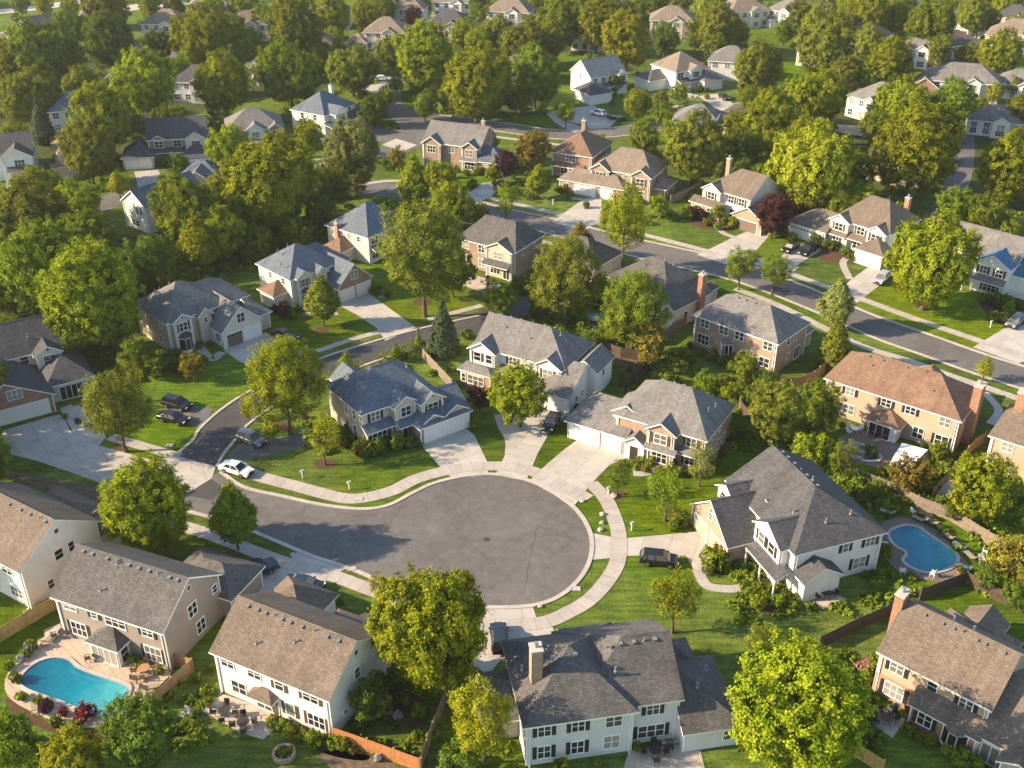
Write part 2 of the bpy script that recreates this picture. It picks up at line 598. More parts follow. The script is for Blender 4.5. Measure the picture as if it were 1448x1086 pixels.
def garage_mesh(w, h, mat, lights):
    def mk():
        mb = MB()
        mb.box(-w / 2, w / 2, -.03, .0, 0, h)
        n = 4
        for i in range(n):
            z0 = h * i / n + .04; z1 = h * (i + 1) / n - .04
            m = max(2, int(w / .65))
            for j in range(m):
                a = -w / 2 + w * j / m + .06; b = -w / 2 + w * (j + 1) / m - .06
                mb.box(a, b, -.055, -.028, z0, z1)
        fr = MB()
        fr.box(-w / 2 - .14, -w / 2, -.07, 0, 0, h); fr.box(w / 2, w / 2 + .14, -.07, 0, 0, h)
        fr.box(-w / 2 - .14, w / 2 + .14, -.075, 0, h, h + .16)
        gl = None
        if lights:
            gl = MB()
            m = max(2, int(w / .65))
            for j in range(m):
                a = -w / 2 + w * j / m + .1; b = -w / 2 + w * (j + 1) / m - .1
                gl.box(a, b, -.066, -.05, h * .8, h * .94)
            gl = gl.mesh('garage_lights', ['window_glass'])
        return mb.mesh('garage_door', [mat]), fr.mesh('door_frame', ['white_trim']), gl
    return cached(('gar', round(w, 1), round(h, 1), mat, lights), mk)

class House:
    def __init__(s, key, label, short, FL, FR, dang=0., wall='siding_white', roof='shingle_brown', ze=5.6, ov=.35, cat='house', W=None, detail=2, shutter='shutter_black'):
        A, B = at(*FL, ze), at(*FR, ze)
        d = B - A
        ang = math.atan2(d.y, d.x) + math.radians(dang)
        s.eW = d.length if W is None else W
        s.W = s.eW - 2 * ov
        ex = Vector((math.cos(ang), math.sin(ang), 0)); ey = Vector((-ex.y, ex.x, 0))
        o = Vector((A.x, A.y, 0)) + ex * ov + ey * ov
        if dang and W is None:      # turn about the middle of the front
            mid = (A + B) / 2; mid.z = 0
            o = mid - ex * (s.W / 2) + ey * ov
        s.o, s.ex, s.ey, s.ang = o, ex, ey, ang
        s.root = empty('house', o, ang, label=label, cat=cat)
        s.key, s.short, s.wall, s.roofm, s.detail, s.shm = key, short, wall, roof, detail, shutter
        s.nb = 0
        HOUSES[key] = s
        s.foot = []
    def P(s, x, y, z=0.):
        return s.o + s.ex * x + s.ey * y + Vector((0, 0, z))
    def block(s, x0, x1, y0, y1, h=5.5, roof='x:gg', p=.68, wall=None, rm=None, hipf=1., o=.4, g=.3, base=None, cx=True):
        axis, ends = roof.split(':') if roof else (None, None)
        mb = MB()
        zb = -.3
        mb.poly([(x0, y0, zb), (x1, y0, zb), (x1, y0, h), (x0, y0, h)])
        mb.poly([(x1, y0, zb), (x1, y1, zb), (x1, y1, h), (x1, y0, h)])
        mb.poly([(x1, y1, zb), (x0, y1, zb), (x0, y1, h), (x1, y1, h)])
        mb.poly([(x0, y1, zb), (x0, y0, zb), (x0, y0, h), (x0, y1, h)])
        if axis == 'x':
            zr = h + (y1 - y0) / 2 * p
            for e, x in ((ends[0], x0), (ends[1], x1)):
                if e == 'g': mb.poly([(x, y0, h), (x, y1, h), (x, (y0 + y1) / 2, zr)])
        elif axis == 'y':
            zr = h + (x1 - x0) / 2 * p
            for e, y in ((ends[0], y0), (ends[1], y1)):
                if e == 'g': mb.poly([(x0, y, h), (x1, y, h), ((x0 + x1) / 2, y, zr)])
        mb.build('wall', wall or s.wall, s.root)
        zr = h
        if axis:
            rmb, zr = roof_mb(x0, x1, y0, y1, h + .2, p, axis, ends, o=o, g=g, hipf=hipf)
            rmb.build('roof', [rm or s.roofm, 'white_trim'], s.root)
        if s.detail > 1 and cx:
            w = .12
            for x, sx in ((x0, -1), (x1, 1)):
                for y, sy in ((y0, -1), (y1, 1)):
                    def mk(sx=sx, sy=sy):
                        c = MB(); e = .022
                        c.slab([(sx * e, sy * e), (-sx * w, sy * e), (-sx * w, sy * .001), (sx * .001, sy * .001), (sx * .001, -sy * w), (sx * e, -sy * w)], -.2, h - .06)
                        return c.mesh('corner_trim', ['white_trim'])
                    link('corner_trim', cached(('ct', sx, sy, round(h, 2)), mk), s.root, (x, y, 0))
        if s.detail > 1 and cx and h > 5 and axis:
            for x in (x0 + .3, x1 - .3):
                def mkd():
                    d = MB(); d.box(-.05, .05, -.13, -.03, 0, h - .35); d.box(-.05, .05, -.38, -.03, h - .36, h - .27); d.box(-.05, .05, -.45, -.03, 0, .09)
                    return d.mesh('downspout', ['white_trim'])
                link('downspout', cached(('ds', round(h, 2)), mkd), s.root, (x, y0, 0))
        s.foot.append((x0, x1, y0, y1))
        b = dict(x0=x0, x1=x1, y0=y0, y1=y1, h=h, p=p, zr=zr, axis=axis)
        return b
    def _face(s, b, f, t, out=0.):
        if f == 'F': return (t, b['y0'] - out)
        if f == 'B': return (t, b['y1'] + out)
        if f == 'L': return (b['x0'] - out, t)
        return (b['x1'] + out, t)
    def win(s, b, f, t, z, w=1.1, h=1.35, sh=0, cols=None, rows=2):
        cols = cols or max(1, round(w / .75))
        fr, pn, sh_mb = win_meshes(w, h, cols, rows)
        x, y = s._face(b, f, t, .004)
        o = link('window', fr, s.root, (x, y, z), FACE_ROT[f])
        link('pane', pn, o)
        if sh:
            me = cached(('sh', round(h, 2), s.shm), lambda: sh_mb.mesh('shutter', [s.shm]))
            for k in (-1, 1):
                dx = k * (w / 2 + .32)
                r = FACE_ROT[f]
                link('shutter', me, s.root, (x + dx * math.cos(r), y + dx * math.sin(r), z), r)
    def wins(s, b, f, ts, z, w=1.1, h=1.35, sh=0):
        for t in ts: s.win(b, f, t, z, w, h, sh)
    def two(s, b, f, ts, w=1.2, sh=0, h=1.35):
        for t in ts:
            s.win(b, f, t, 4.35, w, h, sh); s.win(b, f, t, 1.55, w, 1.5, sh)
    def garage(s, b, f, t, w=4.8, h=2.25, mat='garage_white', lights=0):
        dm, fm, gl = garage_mesh(w, h, mat, lights)
        x, y = s._face(b, f, t, .004)
        o = link('garage_door', dm, s.root, (x, y, 0), FACE_ROT[f])
        link('frame', fm, o)
        if gl: link('pane', gl, o)
    def door(s, b, f, t, mat='door_dark', w=1.0, h=2.1, glass=0):
        def mk():
            d = MB(); d.box(-w / 2, w / 2, -.04, 0, .05, h)
            for sx in (-1, 1):
                for (za, zb) in ((.2, .9), (1.05, h - .2)):
                    xa, xb = sorted((sx * .08, sx * (w / 2 - .1)))
                    d.box(xa, xb, -.055, -.035, za, zb)
            fr = MB()
            fr.box(-w / 2 - .1, -w / 2, -.07, 0, 0, h + .1); fr.box(w / 2, w / 2 + .1, -.07, 0, 0, h + .1); fr.box(-w / 2, w / 2, -.068, 0, h, h + .1)
            return d.mesh('door', [mat]), fr.mesh('door_frame', ['white_trim'])
        dm, fm = cached(('door', mat, w, h), mk)
        x, y = s._face(b, f, t, .004)
        o = link('door', dm, s.root, (x, y, 0), FACE_ROT[f])
        link('frame', fm, o)
    def slider(s, b, f, t, w=2.4, h=2.1):
        s.win(b, f, t, .12 + h / 2, w, h, 0, max(2, round(w / .85)), 1)
    def chimney(s, x, y, top=10.2, w=1.0, d=1.5, mat='brick_tan', z0=-.2):
        m = MB(); m.box(x - w / 2, x + w / 2, y - d / 2, y + d / 2, z0, top, 0)
        m.box(x - w / 2 - .08, x + w / 2 + .08, y - d / 2 - .08, y + d / 2 + .08, top, top + .16, 1)
        c = m.build('chimney', [mat, 'porch_stone'], s.root)
        f = MB()
        f.lathe([(.16, top + .14), (.17, top + .55), (.24, top + .57), (.2, top + .72)], 10, 0, (x, y, 0))
        f.build('flue', 'vent_metal', c)
    def vents(s, b, ts, back=1, off=.7):
        """row of box vents and pipes just below the ridge"""
        box = cached('ventbox', lambda: _vent_mesh())
        pipe = cached('ventpipe', lambda: _pipe_mesh())
        for i, t in enumerate(ts):
            if b['axis'] == 'x':
                yc = (b['y0'] + b['y1']) / 2 + back * off
                x, y = t, yc; r = 0 if back < 0 else PI
            else:
                xc = (b['x0'] + b['x1']) / 2 + back * off
                x, y = xc, t; r = PI / 2 if back > 0 else -PI / 2
            z = b['zr'] - off * b['p']
            k = (i * 7 + 3) % 4
            o = link('roof_vent', pipe if k == 0 else box, s.root, (x, y, z), r, (.72, .72, .72))
    def pipes(s, pts):
        for x, y, z in pts:
            link('vent_pipe', cached('ventpipe', lambda: _pipe_mesh()), s.root, (x, y, z))
    def lean(s, x0, x1, y0, y1, z0, z1, posts=(), low='F', rm=None, post_d=.16, hips=False):
        """pent roof over a porch or a bay: low edge at z0, high edge at z1 against the wall"""
        m = MB(); t = .16
        if low == 'F': c = [(x0, y0, z0), (x1, y0, z0), (x1, y1, z1), (x0, y1, z1)]
        elif low == 'B': c = [(x1, y1, z0), (x0, y1, z0), (x0, y0, z1), (x1, y0, z1)]
        elif low == 'L': c = [(x0, y1, z0), (x0, y0, z0), (x1, y0, z1), (x1, y1, z1)]
        else: c = [(x1, y0, z0), (x1, y1, z0), (x0, y1, z1), (x0, y0, z1)]
        c = [Vector(q) for q in c]
        if hips:
            ax = (c[1] - c[0]).normalized(); k = min((c[3] - c[0]).xy.length, (c[1] - c[0]).length * .42)
            c[2] = c[2] - ax * k; c[3] = c[3] + ax * k
            low2 = [Vector((c[0].x, c[0].y, z0)), Vector((c[1].x, c[1].y, z0))]
            dep = (Vector((0, y1 - y0, 0)) if low == 'F' else Vector((0, y0 - y1, 0)) if low == 'B' else Vector((x1 - x0, 0, 0)) if low == 'L' else Vector((x0 - x1, 0, 0)))
            e0, e1 = low2[0] + dep, low2[1] + dep
            m.poly([c[1], e1, c[2]], 0); m.poly([e0, c[0], c[3]], 0)
            lo = lambda q: q - Vector((0, 0, t))
            m.poly([c[0], c[1], c[2], c[3]], 0)
            for q0, q1 in ((c[0], c[1]), (c[1], e1), (e0, c[0])):
                m.poly([lo(q0), lo(q1), q1, q0], 1)
            m.poly([lo(e0), lo(e1), lo(c[1]), lo(c[0])], 1)
        else:
            lo = lambda q: q - Vector((0, 0, t))
            m.poly(c, 0); m.poly([lo(q) for q in reversed(c)], 1)
            for i in range(4):
                q0, q1 = c[i], c[(i + 1) % 4]
                m.poly([lo(q0), lo(q1), q1, q0], 1)
        m.build('porch_roof', [rm or s.roofm, 'white_trim'], s.root)
        for px, py in posts:
            h = z0 - .1
            me = cached(('post', round(h, 1), post_d), lambda: _post_mesh(h, post_d))
            link('porch_post', me, s.root, (px, py, 0))
    def bay(s, x, y, w=2.2, d=.7, z0=.5, z1=2.4, f='F', rm=None, full=True):
        """three-sided bay window standing out of a wall"""
        r = FACE_ROT[f]
        root = empty('bay_window', (x, y, 0), r); root.parent = s.root
        k = d
        pts = [(-w / 2, 0), (-w / 2 + k, -d), (w / 2 - k, -d), (w / 2, 0)]
        m = MB()
        for i in range(3):
            (xa, ya), (xb, yb) = pts[i], pts[i + 1]
            m.poly([(xa, ya, -.1), (xb, yb, -.1), (xb, yb, z0), (xa, ya, z0)])
            m.poly([(xa, ya, z1), (xb, yb, z1), (xb, yb, z1 + .25), (xa, ya, z1 + .25)])
        m.build('bay_wall', 'white_trim', root)
        g = MB(); fr = MB()
        for i in range(3):
            a = Vector((*pts[i], 0)); b = Vector((*pts[i + 1], 0))
            g.poly([(a.x, a.y + .01, z0), (b.x, b.y + .01, z0), (b.x, b.y + .01, z1), (a.x, a.y + .01, z1)])
            n = max(1, round((b - a).length / .8))
            for j in range(n + 1):
                q = a.lerp(b, j / n)
                fr.box(q.x - .05, q.x + .05, q.y - .05, q.y + .05, z0, z1)
        g.build('pane', 'window_glass', root); fr.build('frame', 'white_trim', root)
        rf = MB(); o = .18
        P = [(-w / 2 - o, 0, z1 + .25), (-w / 2 + k - o * .5, -d - o, z1 + .25), (w / 2 - k + o * .5, -d - o, z1 + .25), (w / 2 + o, 0, z1 + .25)]
        T0, T1 = (-w / 2 + k, 0, z1 + .95), (w / 2 - k, 0, z1 + .95)
        rf.poly([P[0], P[1], T0]); rf.poly([P[1], P[2], T1, T0]); rf.poly([P[2], P[3], T1]); rf.poly(list(reversed(P)), 1)
        rf.build('bay_roof', [rm or s.roofm, 'white_trim'], root)
    def bushes(s, pts, leaf='leaf_mid'):
        for x, y, r in pts:
            q = s.P(x, y)
            SHRUB_SPOTS.append((q.x, q.y, r, leaf, s.key))
    def louvre(s, b, f, t, z, r=.3):
        def mk():
            m = MB(); m.tube((0, 0, 0), (0, -.06, 0), r + .07, r + .07, 16, 0); m.tube((0, -.05, 0), (0, -.07, 0), r, r, 16, 1)
            return m.mesh('gable_vent', ['white_trim', 'shutter_brown'])
        x, y = s._face(b, f, t, .004)
        link('gable_vent', cached(('louv', r), mk), s.root, (x, y, z), FACE_ROT[f])

def _vent_mesh():
    m = MB()
    m.box(-.24, .24, -.3, .2, -.1, .05, 0); m.box(-.26, .26, -.34, .22, .05, .2, 0); m.box(-.18, .18, -.345, -.33, -.04, .05, 1)
    return m.mesh('roof_vent', ['vent_metal', 'vent_dark'])
def _pipe_mesh():
    m = MB(); m.lathe([(.17, -.15), (.16, .02), (.075, .06), (.07, .42), (.12, .43), (.12, .5)], 10, 0)
    return m.mesh('vent_pipe', ['vent_metal'])
def _post_mesh(h, d):
    m = MB(); m.box(-d / 2, d / 2, -d / 2, d / 2, 0, h); m.box(-d * .8, d * .8, -d * .8, d * .8, 0, .25); m.box(-d * .75, d * .75, -d * .75, d * .75, h - .18, h)
    return m.mesh('porch_post', ['white_trim'])
# ------------------------------------------------------------------ the houses of the near rows
def near_houses():
    # bottom centre
    h = House('H1', 'pale grey house nearest the camera, with dark shutters and a tan brick chimney', 'pale grey house with the tan chimney', (740, 1028), (972, 995), wall='siding_pale', roof='shingle_dark')
    b = h.block(0, 10.2, 0, 10.8, 5.5, 'x:hh', .66)
    h.two(b, 'F', [4.9], 1.15, 1); h.win(b, 'F', 1.7, 4.35, 1.15, 1.35, 1); h.win(b, 'F', 8.3, 4.35, 1.5, 1.35); h.win(b, 'F', 1.7, 1.55, 1.15, 1.5, 1); h.win(b, 'F', 8.2, 1.6, 1.5, 1.6)
    h.wins(b, 'L', [3, 7.5], 4.35, 1., 1.3)
    b2 = h.block(5.2, 14.9, .75, 11.2, 5.45, 'x:hg', .64)
    h.win(b2, 'F', 12.3, 4.35, 1.15, 1.35, 1); h.win(b2, 'F', 12.3, 1.45, 2.5, 1.5, 1)
    h.vents(b2, [8.9, 10.2, 11.5, 12.5, 13.6], -1, .6); h.vents(b, [3.4, 5.6], -1, .8)
    g = h.block(14.9, 20.4, -1.1, 7.6, 2.9, 'x:gh', .62, o=.45)
    h.win(g, 'F', 19.3, 1.5, .8, 1.1)
    h.garage(g, 'B', 17.6, 4.6)
    h.block(15.2, 18.6, 7.3, 10.6, 2.85, 'y:hh', .62)
    h.block(6.6, 11.6, 10.9, 14.2, 2.9, 'y:gh', .72)
    h.block(-3.4, .6, 3.6, 9.6, 2.7, 'x:hg', .55, wall='siding_beige')
    h.chimney(1.7, 4.2, 10.6, 1.05, 1.2, 'brick_tan')
    h.pipes([(.6, 5.4, 7.0), (9.1, 3, 7.6), (17, 2, 5.1), (18.8, 4.5, 4.6)])
    h.bushes([(3.2, -1., .8), (6.6, -1., .5), (21.3, 4, .7), (21, 1.5, .6)])
    # white gabled house lower left
    h = House('H2', 'white two-storey house with long tan-brown gable roof beside the round fire pit lawn', 'white house with the long brown gable', (292, 922), (468, 988), -2, wall='siding_white', roof='shingle_brown', shutter='shutter_brown')
    b = h.block(0, 13.8, 0, 9.4, 5.5, 'x:gg', .66)
    h.wins(b, 'F', [1.6, 4.9], 4.5, 1.5, 1.1); h.win(b, 'F', 7.9, 4.4, .95, 1.3, 1); h.win(b, 'F', 11.6, 4.45, 1.7, 1.1, 1)
    h.win(b, 'F', 2.6, 1.6, 1.7, 1.5); h.slider(b, 'F', 6.1, 2.7); h.win(b, 'F', 8.9, 1.6, 1.0, 1.6, 1); h.win(b, 'F', 12, 1.5, 1.9, 1.6, 1)
    h.lean(4.5, 7.7, -1.3, 0, 2.6, 3.25, hips=True)
    h.win(b, 'R', 4.6, 4.6, .8, 1.2); h.win(b, 'R', 2.2, 1.6, .5, .5, 0, 1, 1); h.louvre(b, 'R', 4.7, 7.2, .28)
    h.vents(b, [1.4, 2.6, 3.6, 4.6, 5.6, 6.6, 8, 9.4, 11, 12.3], -1, .5)
    h.pipes([(4.2, 1.6, 6.8), (8, 2.8, 7.6)])
    h.block(-2.2, 3.9, 9.0, 14.6, 2.9, 'y:hh', .72)
    g = h.block(6, 13.3, 9.2, 12.6, 2.9, 'x:hg', .5)
    h.lean(8.2, 11.4, 12.4, 14.2, 2.4, 3.1, posts=[(8.4, 14), (11.2, 14)], low='B')
    h.bushes([(9.9, -1.4, .75), (11.3, -1.5, .75), (12.7, -1.6, .85), (8.6, -1.2, .6), (7.6, -1.4, .65)], 'leaf_mid')
    # grey house by the big pool
    h = House('H3', 'taupe grey two-storey house with brown gable roof and pyramid porch facing the big swimming pool', 'taupe house behind the big pool', (69, 842), (231, 895), wall='siding_taupe', roof='shingle_dark')
    b = h.block(0, 14, 0, 9.3, 5.5, 'x:gg', .68)
    h.win(b, 'F', 1.9, 4.6, 1.6, .95); h.win(b, 'F', 5.1, 4.45, .7, .8, 1); h.win(b, 'F', 7.8, 4.45, 2.5, 1.25, 0); h.win(b, 'F', 11.9, 4.5, 1.3, 1.1, 1)
    h.win(b, 'F', 2.4, 1.6, 1.9, 1.7, 1); h.win(b, 'F', 12.1, 1.6, 2., 1.8, 1)
    p = h.block(5.3, 9.0, -1.7, .0, 2.5, 'y:hg', .62, wall='siding_cream', o=.3, cx=False)
    h.slider(p, 'F', 7.15, 3.1, 2.1); h.win(p, 'R', -.85, 1.3, 1., 2., 0)
    h.win(b, 'R', 4.6, 4.5, 1.3, 1.5); h.win(b, 'R', 5.4, 1.6, 1.3, 1.5); h.win(b, 'R', 8.4, 4.3, .7, .9); h.louvre(b, 'R', 4.65, 7.4, .3)
    h.vents(b, [1, 2.2, 4.2, 5.4, 7, 8.3, 9.6, 10.7, 12.2, 13.2], -1, .45)
    h.pipes([(5.2, 1.4, 6.7), (5.6, 4.0, 8.4)])
    g = h.block(7.2, 15.4, 9.1, 14.8, 2.9, 'x:hh', .55)
    h.garage(g, 'B', 11.5, 4.8)
    h.lean(2.5, 7.2, 9.2, 11.2, 2.6, 3.4, posts=[(2.7, 11), (5.8, 11)], low='B')
    h.bushes([(13.2, -.8, .5), (10.6, -.8, .5), (-1, 2, .7)])
    # far left, brown
    h = House('H4', 'cream house with brown gable roof cut by the left picture edge, small arched gable windows', 'cream left-edge house', (-60, 765), (30, 808), -2, wall='siding_white', roof='shingle_brown')
    b = h.block(-4, 9.9, 0, 10.2, 5.5, 'x:gg', .68)
    h.win(b, 'F', 7.9, 1.5, 1.9, 1.2); h.win(b, 'F', 7.2, 4.4, 1.7, 1.1); h.win(b, 'R', 4.7, 4.5, 1.0, 1.2); h.win(b, 'R', 6.4, 4.5, .7, 1.2); h.win(b, 'R', 2.9, 1.5, .7, 1.1); h.win(b, 'R', 5.6, 1.5, .9, 1.1); h.louvre(b, 'R', 5.1, 7.5, .3)
    h.vents(b, [3, 5, 6.6, 8.1, 9.2], -1, .5)
    h.block(-3, 5, 9.9, 14.5, 2.9, 'x:hh', .55); h.block(4.6, 9.2, 9.6, 13.2, 2.9, 'y:gg', .55)
    # left edge, brick garage gable
    h = House('H5', 'white and brick house with charcoal roof and wide white garage at the left edge', 'charcoal-roofed left house', (-60, 524), (89, 488), wall='siding_cream', roof='shingle_charcoal')
    b = h.block(0, 13.9, 0, 9.4, 5.5, 'x:gg', .7)
    d = h.block(10.1, 13.6, -1.6, 4.5, 5.5, 'y:gg', .62); h.win(d, 'F', 11.9, 4.35, 1.7, 1.5); h.louvre(d, 'F', 11.85, 6.05, .22)
    h.win(b, 'F', 8.6, 4.5, 1.1, 1.2); h.win(b, 'R', 5, 4.3, 1., 1.3)
    g = h.block(-1.5, 10.2, -9.4, -.2, 2.95, 'y:gg', .56, wall='brick_red', o=.45)
    h.garage(g, 'F', 6.9, 5., 2.3); h.garage(g, 'F', 1.6, 5., 2.3); h.win(g, 'F', 5.4, 4.3, 1.9, 1.4)
    p = h.block(10.2, 16.4, -6.8, 1.5, 2.9, 'x:hh', .55, wall='siding_beige'); h.slider(p, 'F', 13.2, 3.2, 2.1); h.win(p, 'F', 15.6, 1.5, .8, 1.3)
    h.pipes([(3, 5.3, 8.5), (5.2, 5.3, 8.5), (10, 2, 7.1)])
    # the two alike houses on the left street
    h = House('H6', 'beige two-storey house with grey-brown hipped roof, gabled garage with one brown and one white door', 'house with one brown garage door', (234, 457), (372, 420), 9, wall='siding_beige', roof='shingle_grey', W=16)
    b = h.block(0, 10.5, 0, 10, 5.5, 'x:hh', .72); h.block(6, 15.2, 1.2, 9.2, 4.9, 'x:gh', .72)
    d = h.block(.7, 3.7, -.9, 4, 5.5, 'y:gg', .62); h.win(d, 'F', 2.2, 4.3, 1.4, 1.35, 1); h.louvre(d, 'F', 2.2, 5.9, .2)
    h.bay(2.2, -.9, 2.4, .8, .5, 2.4, rm='shingle_charcoal')
    d2 = h.block(5.0, 7.2, -1., 4, 5.2, 'y:gg', .9, cx=False); h.win(d2, 'F', 6.1, 4.2, .6, .8, 0, 1)
    g = h.block(6.8, 13.8, -4.6, 3, 3.1, 'y:gg', .92, wall='siding_cream', o=.45); h.win(g, 'F', 10.3, 4.4, 1.3, 1.5); h.garage(g, 'F', 8.8, 2.8, 2.2, 'garage_brown', 1); h.garage(g, 'F', 12., 2.8, 2.2)
    g2 = h.block(13.8, 16.4, -3.2, 3, 3.0, 'x:gh', .6)
    h.win(g, 'L', -3, 1.5, 1.2, 1.4); h.wins(b, 'L', [2.2, 6.5], 4.3, .6, 1.1); h.wins(b, 'L', [3, 7.], 1.5, .7, 1.1)
    h.pipes([(1.8, 6, 8.), (4.4, 6.2, 8.4), (3, 7, 7.6)])
    h.bushes([(4.6, -.9, .5), (5.6, -2, .5), (.2, -1.6, .7), (3.9, -1.6, .6)])
    h = House('H7', 'cream house with slate-grey roof and brick gabled two-door garage behind a fan-shaped driveway', 'house with brick gabled garage', (408, 391), (508, 365), 10, wall='siding_cream', roof='shingle_blue')
    b = h.block(-.5, 9.5, 0, 9.6, 5.5, 'x:hh', .72); h.block(5, 12.8, 1.2, 9, 4.9, 'x:gh', .72)
    d = h.block(.5, 3.2, -.7, 4, 5.5, 'y:gg', .6); h.win(d, 'F', 1.9, 4.3, 1.3, 1.35, 1); h.bay(1.9, -.7, 2.3, .8, .5, 2.4, rm='shingle_charcoal')
    d2 = h.block(4.4, 6.4, -.9, 4, 5.2, 'y:gg', .9, cx=False); h.win(d2, 'F', 5.4, 4.2, .6, .8, 0, 1)
    g = h.block(6.2, 13.2, -4.2, 3, 3.1, 'y:gg', .9, wall='brick_brown', o=.45); h.win(g, 'F', 9.7, 4.4, 1.4, 1.5); h.garage(g, 'F', 8.0, 2.9, 2.2); h.garage(g, 'F', 11.5, 2.9, 2.2)
    h.wins(b, 'L', [2.2, 6.], 4.4, .9, 1.); l = h.block(-3.2, -.5, 1.5, 5.6, 2.8, 'x:hg', .6, rm='shingle_rust')
    h.pipes([(1.5, 6., 8.), (3.6, 6., 8.4), (-.2, 3, 7.2)])
    h.bushes([(4.2, -.6, .6), (-.6, -1.2, .8), (.2, -2.2, .6), (14.2, -2.5, .5)], 'leaf_dark')
    # second row
    h = House('H8', 'pale house with steep blue-grey hipped roof behind the tall yellowing tree', 'pale house with steep blue-grey hip roof', (514, 333), (590, 310), 12, wall='siding_cream', roof='shingle_blue')
    b = h.block(0, 11.6, 0, 10.5, 5.5, 'x:hh', .7); h.two(b, 'F', [1.6], 1.6); h.wins(b, 'F', [6.5, 9.6], 4.3, 1.2); h.wins(b, 'L', [2.5, 5, 7.5], 4.4, .7, .9); h.lean(.4, 3, -1.2, 0, 2.7, 3.4)
    h.chimney(-.35, 7.6, 6.5, .6, .7, 'brick_red'); h.pipes([(4, 6.2, 8.4), (6, 4, 8.2)])
    h.block(-3.4, 0, 4, 8.5, 2.7, 'x:hg', .6, rm='shingle_rust')
    h = House('H9', 'brown brick rear of a house with grey-brown hipped roof and a paved back patio', 'brown brick house with the back patio', (645, 335), (729, 356), wall='brick_brown', roof='shingle_dark')
    b = h.block(0, 12.2, 0, 9.5, 5.5, 'x:hh', .68, hipf=.6); h.two(b, 'F', [1.6, 5], 1.3, 0)
    d = h.block(6.6, 12, -1.0, 4.5, 5.45, 'y:gh', .5, wall='siding_beige'); h.win(d, 'F', 9.2, 4.3, 1.8, 1.3); h.win(d, 'F', 8.6, 1.5, 2.0, 1.5); h.slider(d, 'F', 11, 1.3)
    h.lean(6.4, 12, -2.4, -1, 2.7, 3.4); h.wins(b, 'R', [3, 6.5], 4.3, .7, 1.1); h.pipes([(4, 5.5, 8.4), (5, 5.5, 8.4)])
    h = House('H9b', 'low house with brown hipped roof mostly hidden behind the broad olive tree', 'low hidden brown house', (762, 362), (846, 375), -16, ze=3.4, wall='siding_beige', roof='shingle_dark')
    b = h.block(0, h.W, 0, 9, 3.3, 'x:hh', .66); h.wins(b, 'F', [2, 5], 1.5, 1.2); h.wins(b, 'L', [2.5, 6], 1.6, .8)
    h = House('H10', 'house with dark brown hipped roof and tall orange brick chimney on its right wall', 'dark-roofed house with tall orange chimney', (866, 392), (954, 433), 5, ze=4.4, wall='siding_beige', roof='shingle_dark')
    b = h.block(-1, 12, 0, 10.5, 4.6, 'x:hh', .62); c = h.block(9, 14.4, -1.5, 8.5, 4.0, 'y:gg', .72, wall='siding_cream'); h.win(c, 'F', 11.7, 4.4, 1., 1.1); h.wins(b, 'F', [3, 6], 3.2, 1.2); h.wins(c, 'R', [2, 5.5], 1.8, .8)
    h.chimney(14.9, 5.2, 8.3, .9, 1.2, 'brick_orange'); h.block(8, 12.6, 9.5, 13, 2.9, 'x:hh', .6); h.pipes([(6, 6.4, 7.8), (8, 6.2, 7.6), (4, 3.5, 7.1)])
    h = House('H11', 'tan brick house with sun-mottled grey roof and a garden of shrubs against its back wall', 'house with mottled grey roof', (979, 443), (1101, 486), wall='brick_tan', roof='shingle_grey', shutter='shutter_brown')
    b = h.block(0, 14.7, 0, 9.2, 5.5, 'x:hh', .68, hipf=.95); h.wins(b, 'F', [1.9, 5.4, 8.2, 13.2], 4.4, 1.5, 1.3); h.win(b, 'F', 1.9, 1.6, 2., 1.6); h.win(b, 'F', 9.6, 1.5, 1.2, 1.4); h.win(b, 'F', 12.9, 1.5, 1.7, 1.5)
    h.bay(6.2, 0, 2.2, .9, .3, 2.4); h.win(b, 'R', 3.5, 4.4, .9, 1.1); h.win(b, 'R', 5.6, 4.3, .7, .9); h.win(b, 'R', 4, 1.6, .8, 1.); h.slider(b, 'R', 6.8, 1.6)
    h.vents(b, [5, 6.4, 8, 9.3], -1, .5); h.pipes([(2.4, 3, 7.2), (11, 3.2, 7.4)])
    h.block(9.5, 14, 9, 12.5, 2.9, 'y:hh', .6)
    h.bushes([(8.2, -1.4, 1.0), (4.5, -1.6, .8), (11, -1.4, .9), (.5, -1.4, .6), (3, -2.6, .7), (13.6, -1.8, .9)], 'leaf_dark')
    # cul-de-sac houses
    h = House('H12', 'white two-storey house with grey roof and twin front gables behind the round golden-green tree', 'white house with twin front gables', (668, 487), (800, 522), wall='siding_white', roof='shingle_grey', shutter='shutter_brown')
    b = h.block(0, 14.9, 0, 9.2, 5.5, 'x:gh', .7)
    d = h.block(-.3, 3.9, -1.2, 4.4, 5.5, 'y:gg', .62); h.win(d, 'F', 1.0, 4.35, 1.1, 1.35, 1); h.win(d, 'F', 3., 4.35, 1.0, 1.35, 0)
    y = h.block(-.7, 4.4, -3.3, -1.2, 2.9, 'x:hh', .5, wall='brick_tan'); h.win(y, 'F', 1.9, 1.5, 2.6, 1.4); h.win(y, 'F', -.2, 1.5, .6, 1.3)
    d2 = h.block(10.6, 14.7, -.9, 4.4, 5.5, 'y:gg', .62); h.win(d2, 'F', 12.7, 4.3, 1.5, 1.4, 1); h.win(b, 'F', 6.4, 4.4, 1.2, 1.3, 1); h.win(b, 'F', 6.6, 1.5, 1.5, 1.5, 1); h.door(b, 'F', 8.9, 'door_dark')
    h.lean(4.4, 10.6, -1.7, 0, 2.8, 3.5, posts=[(7.8, -1.6), (10.4, -1.6)])
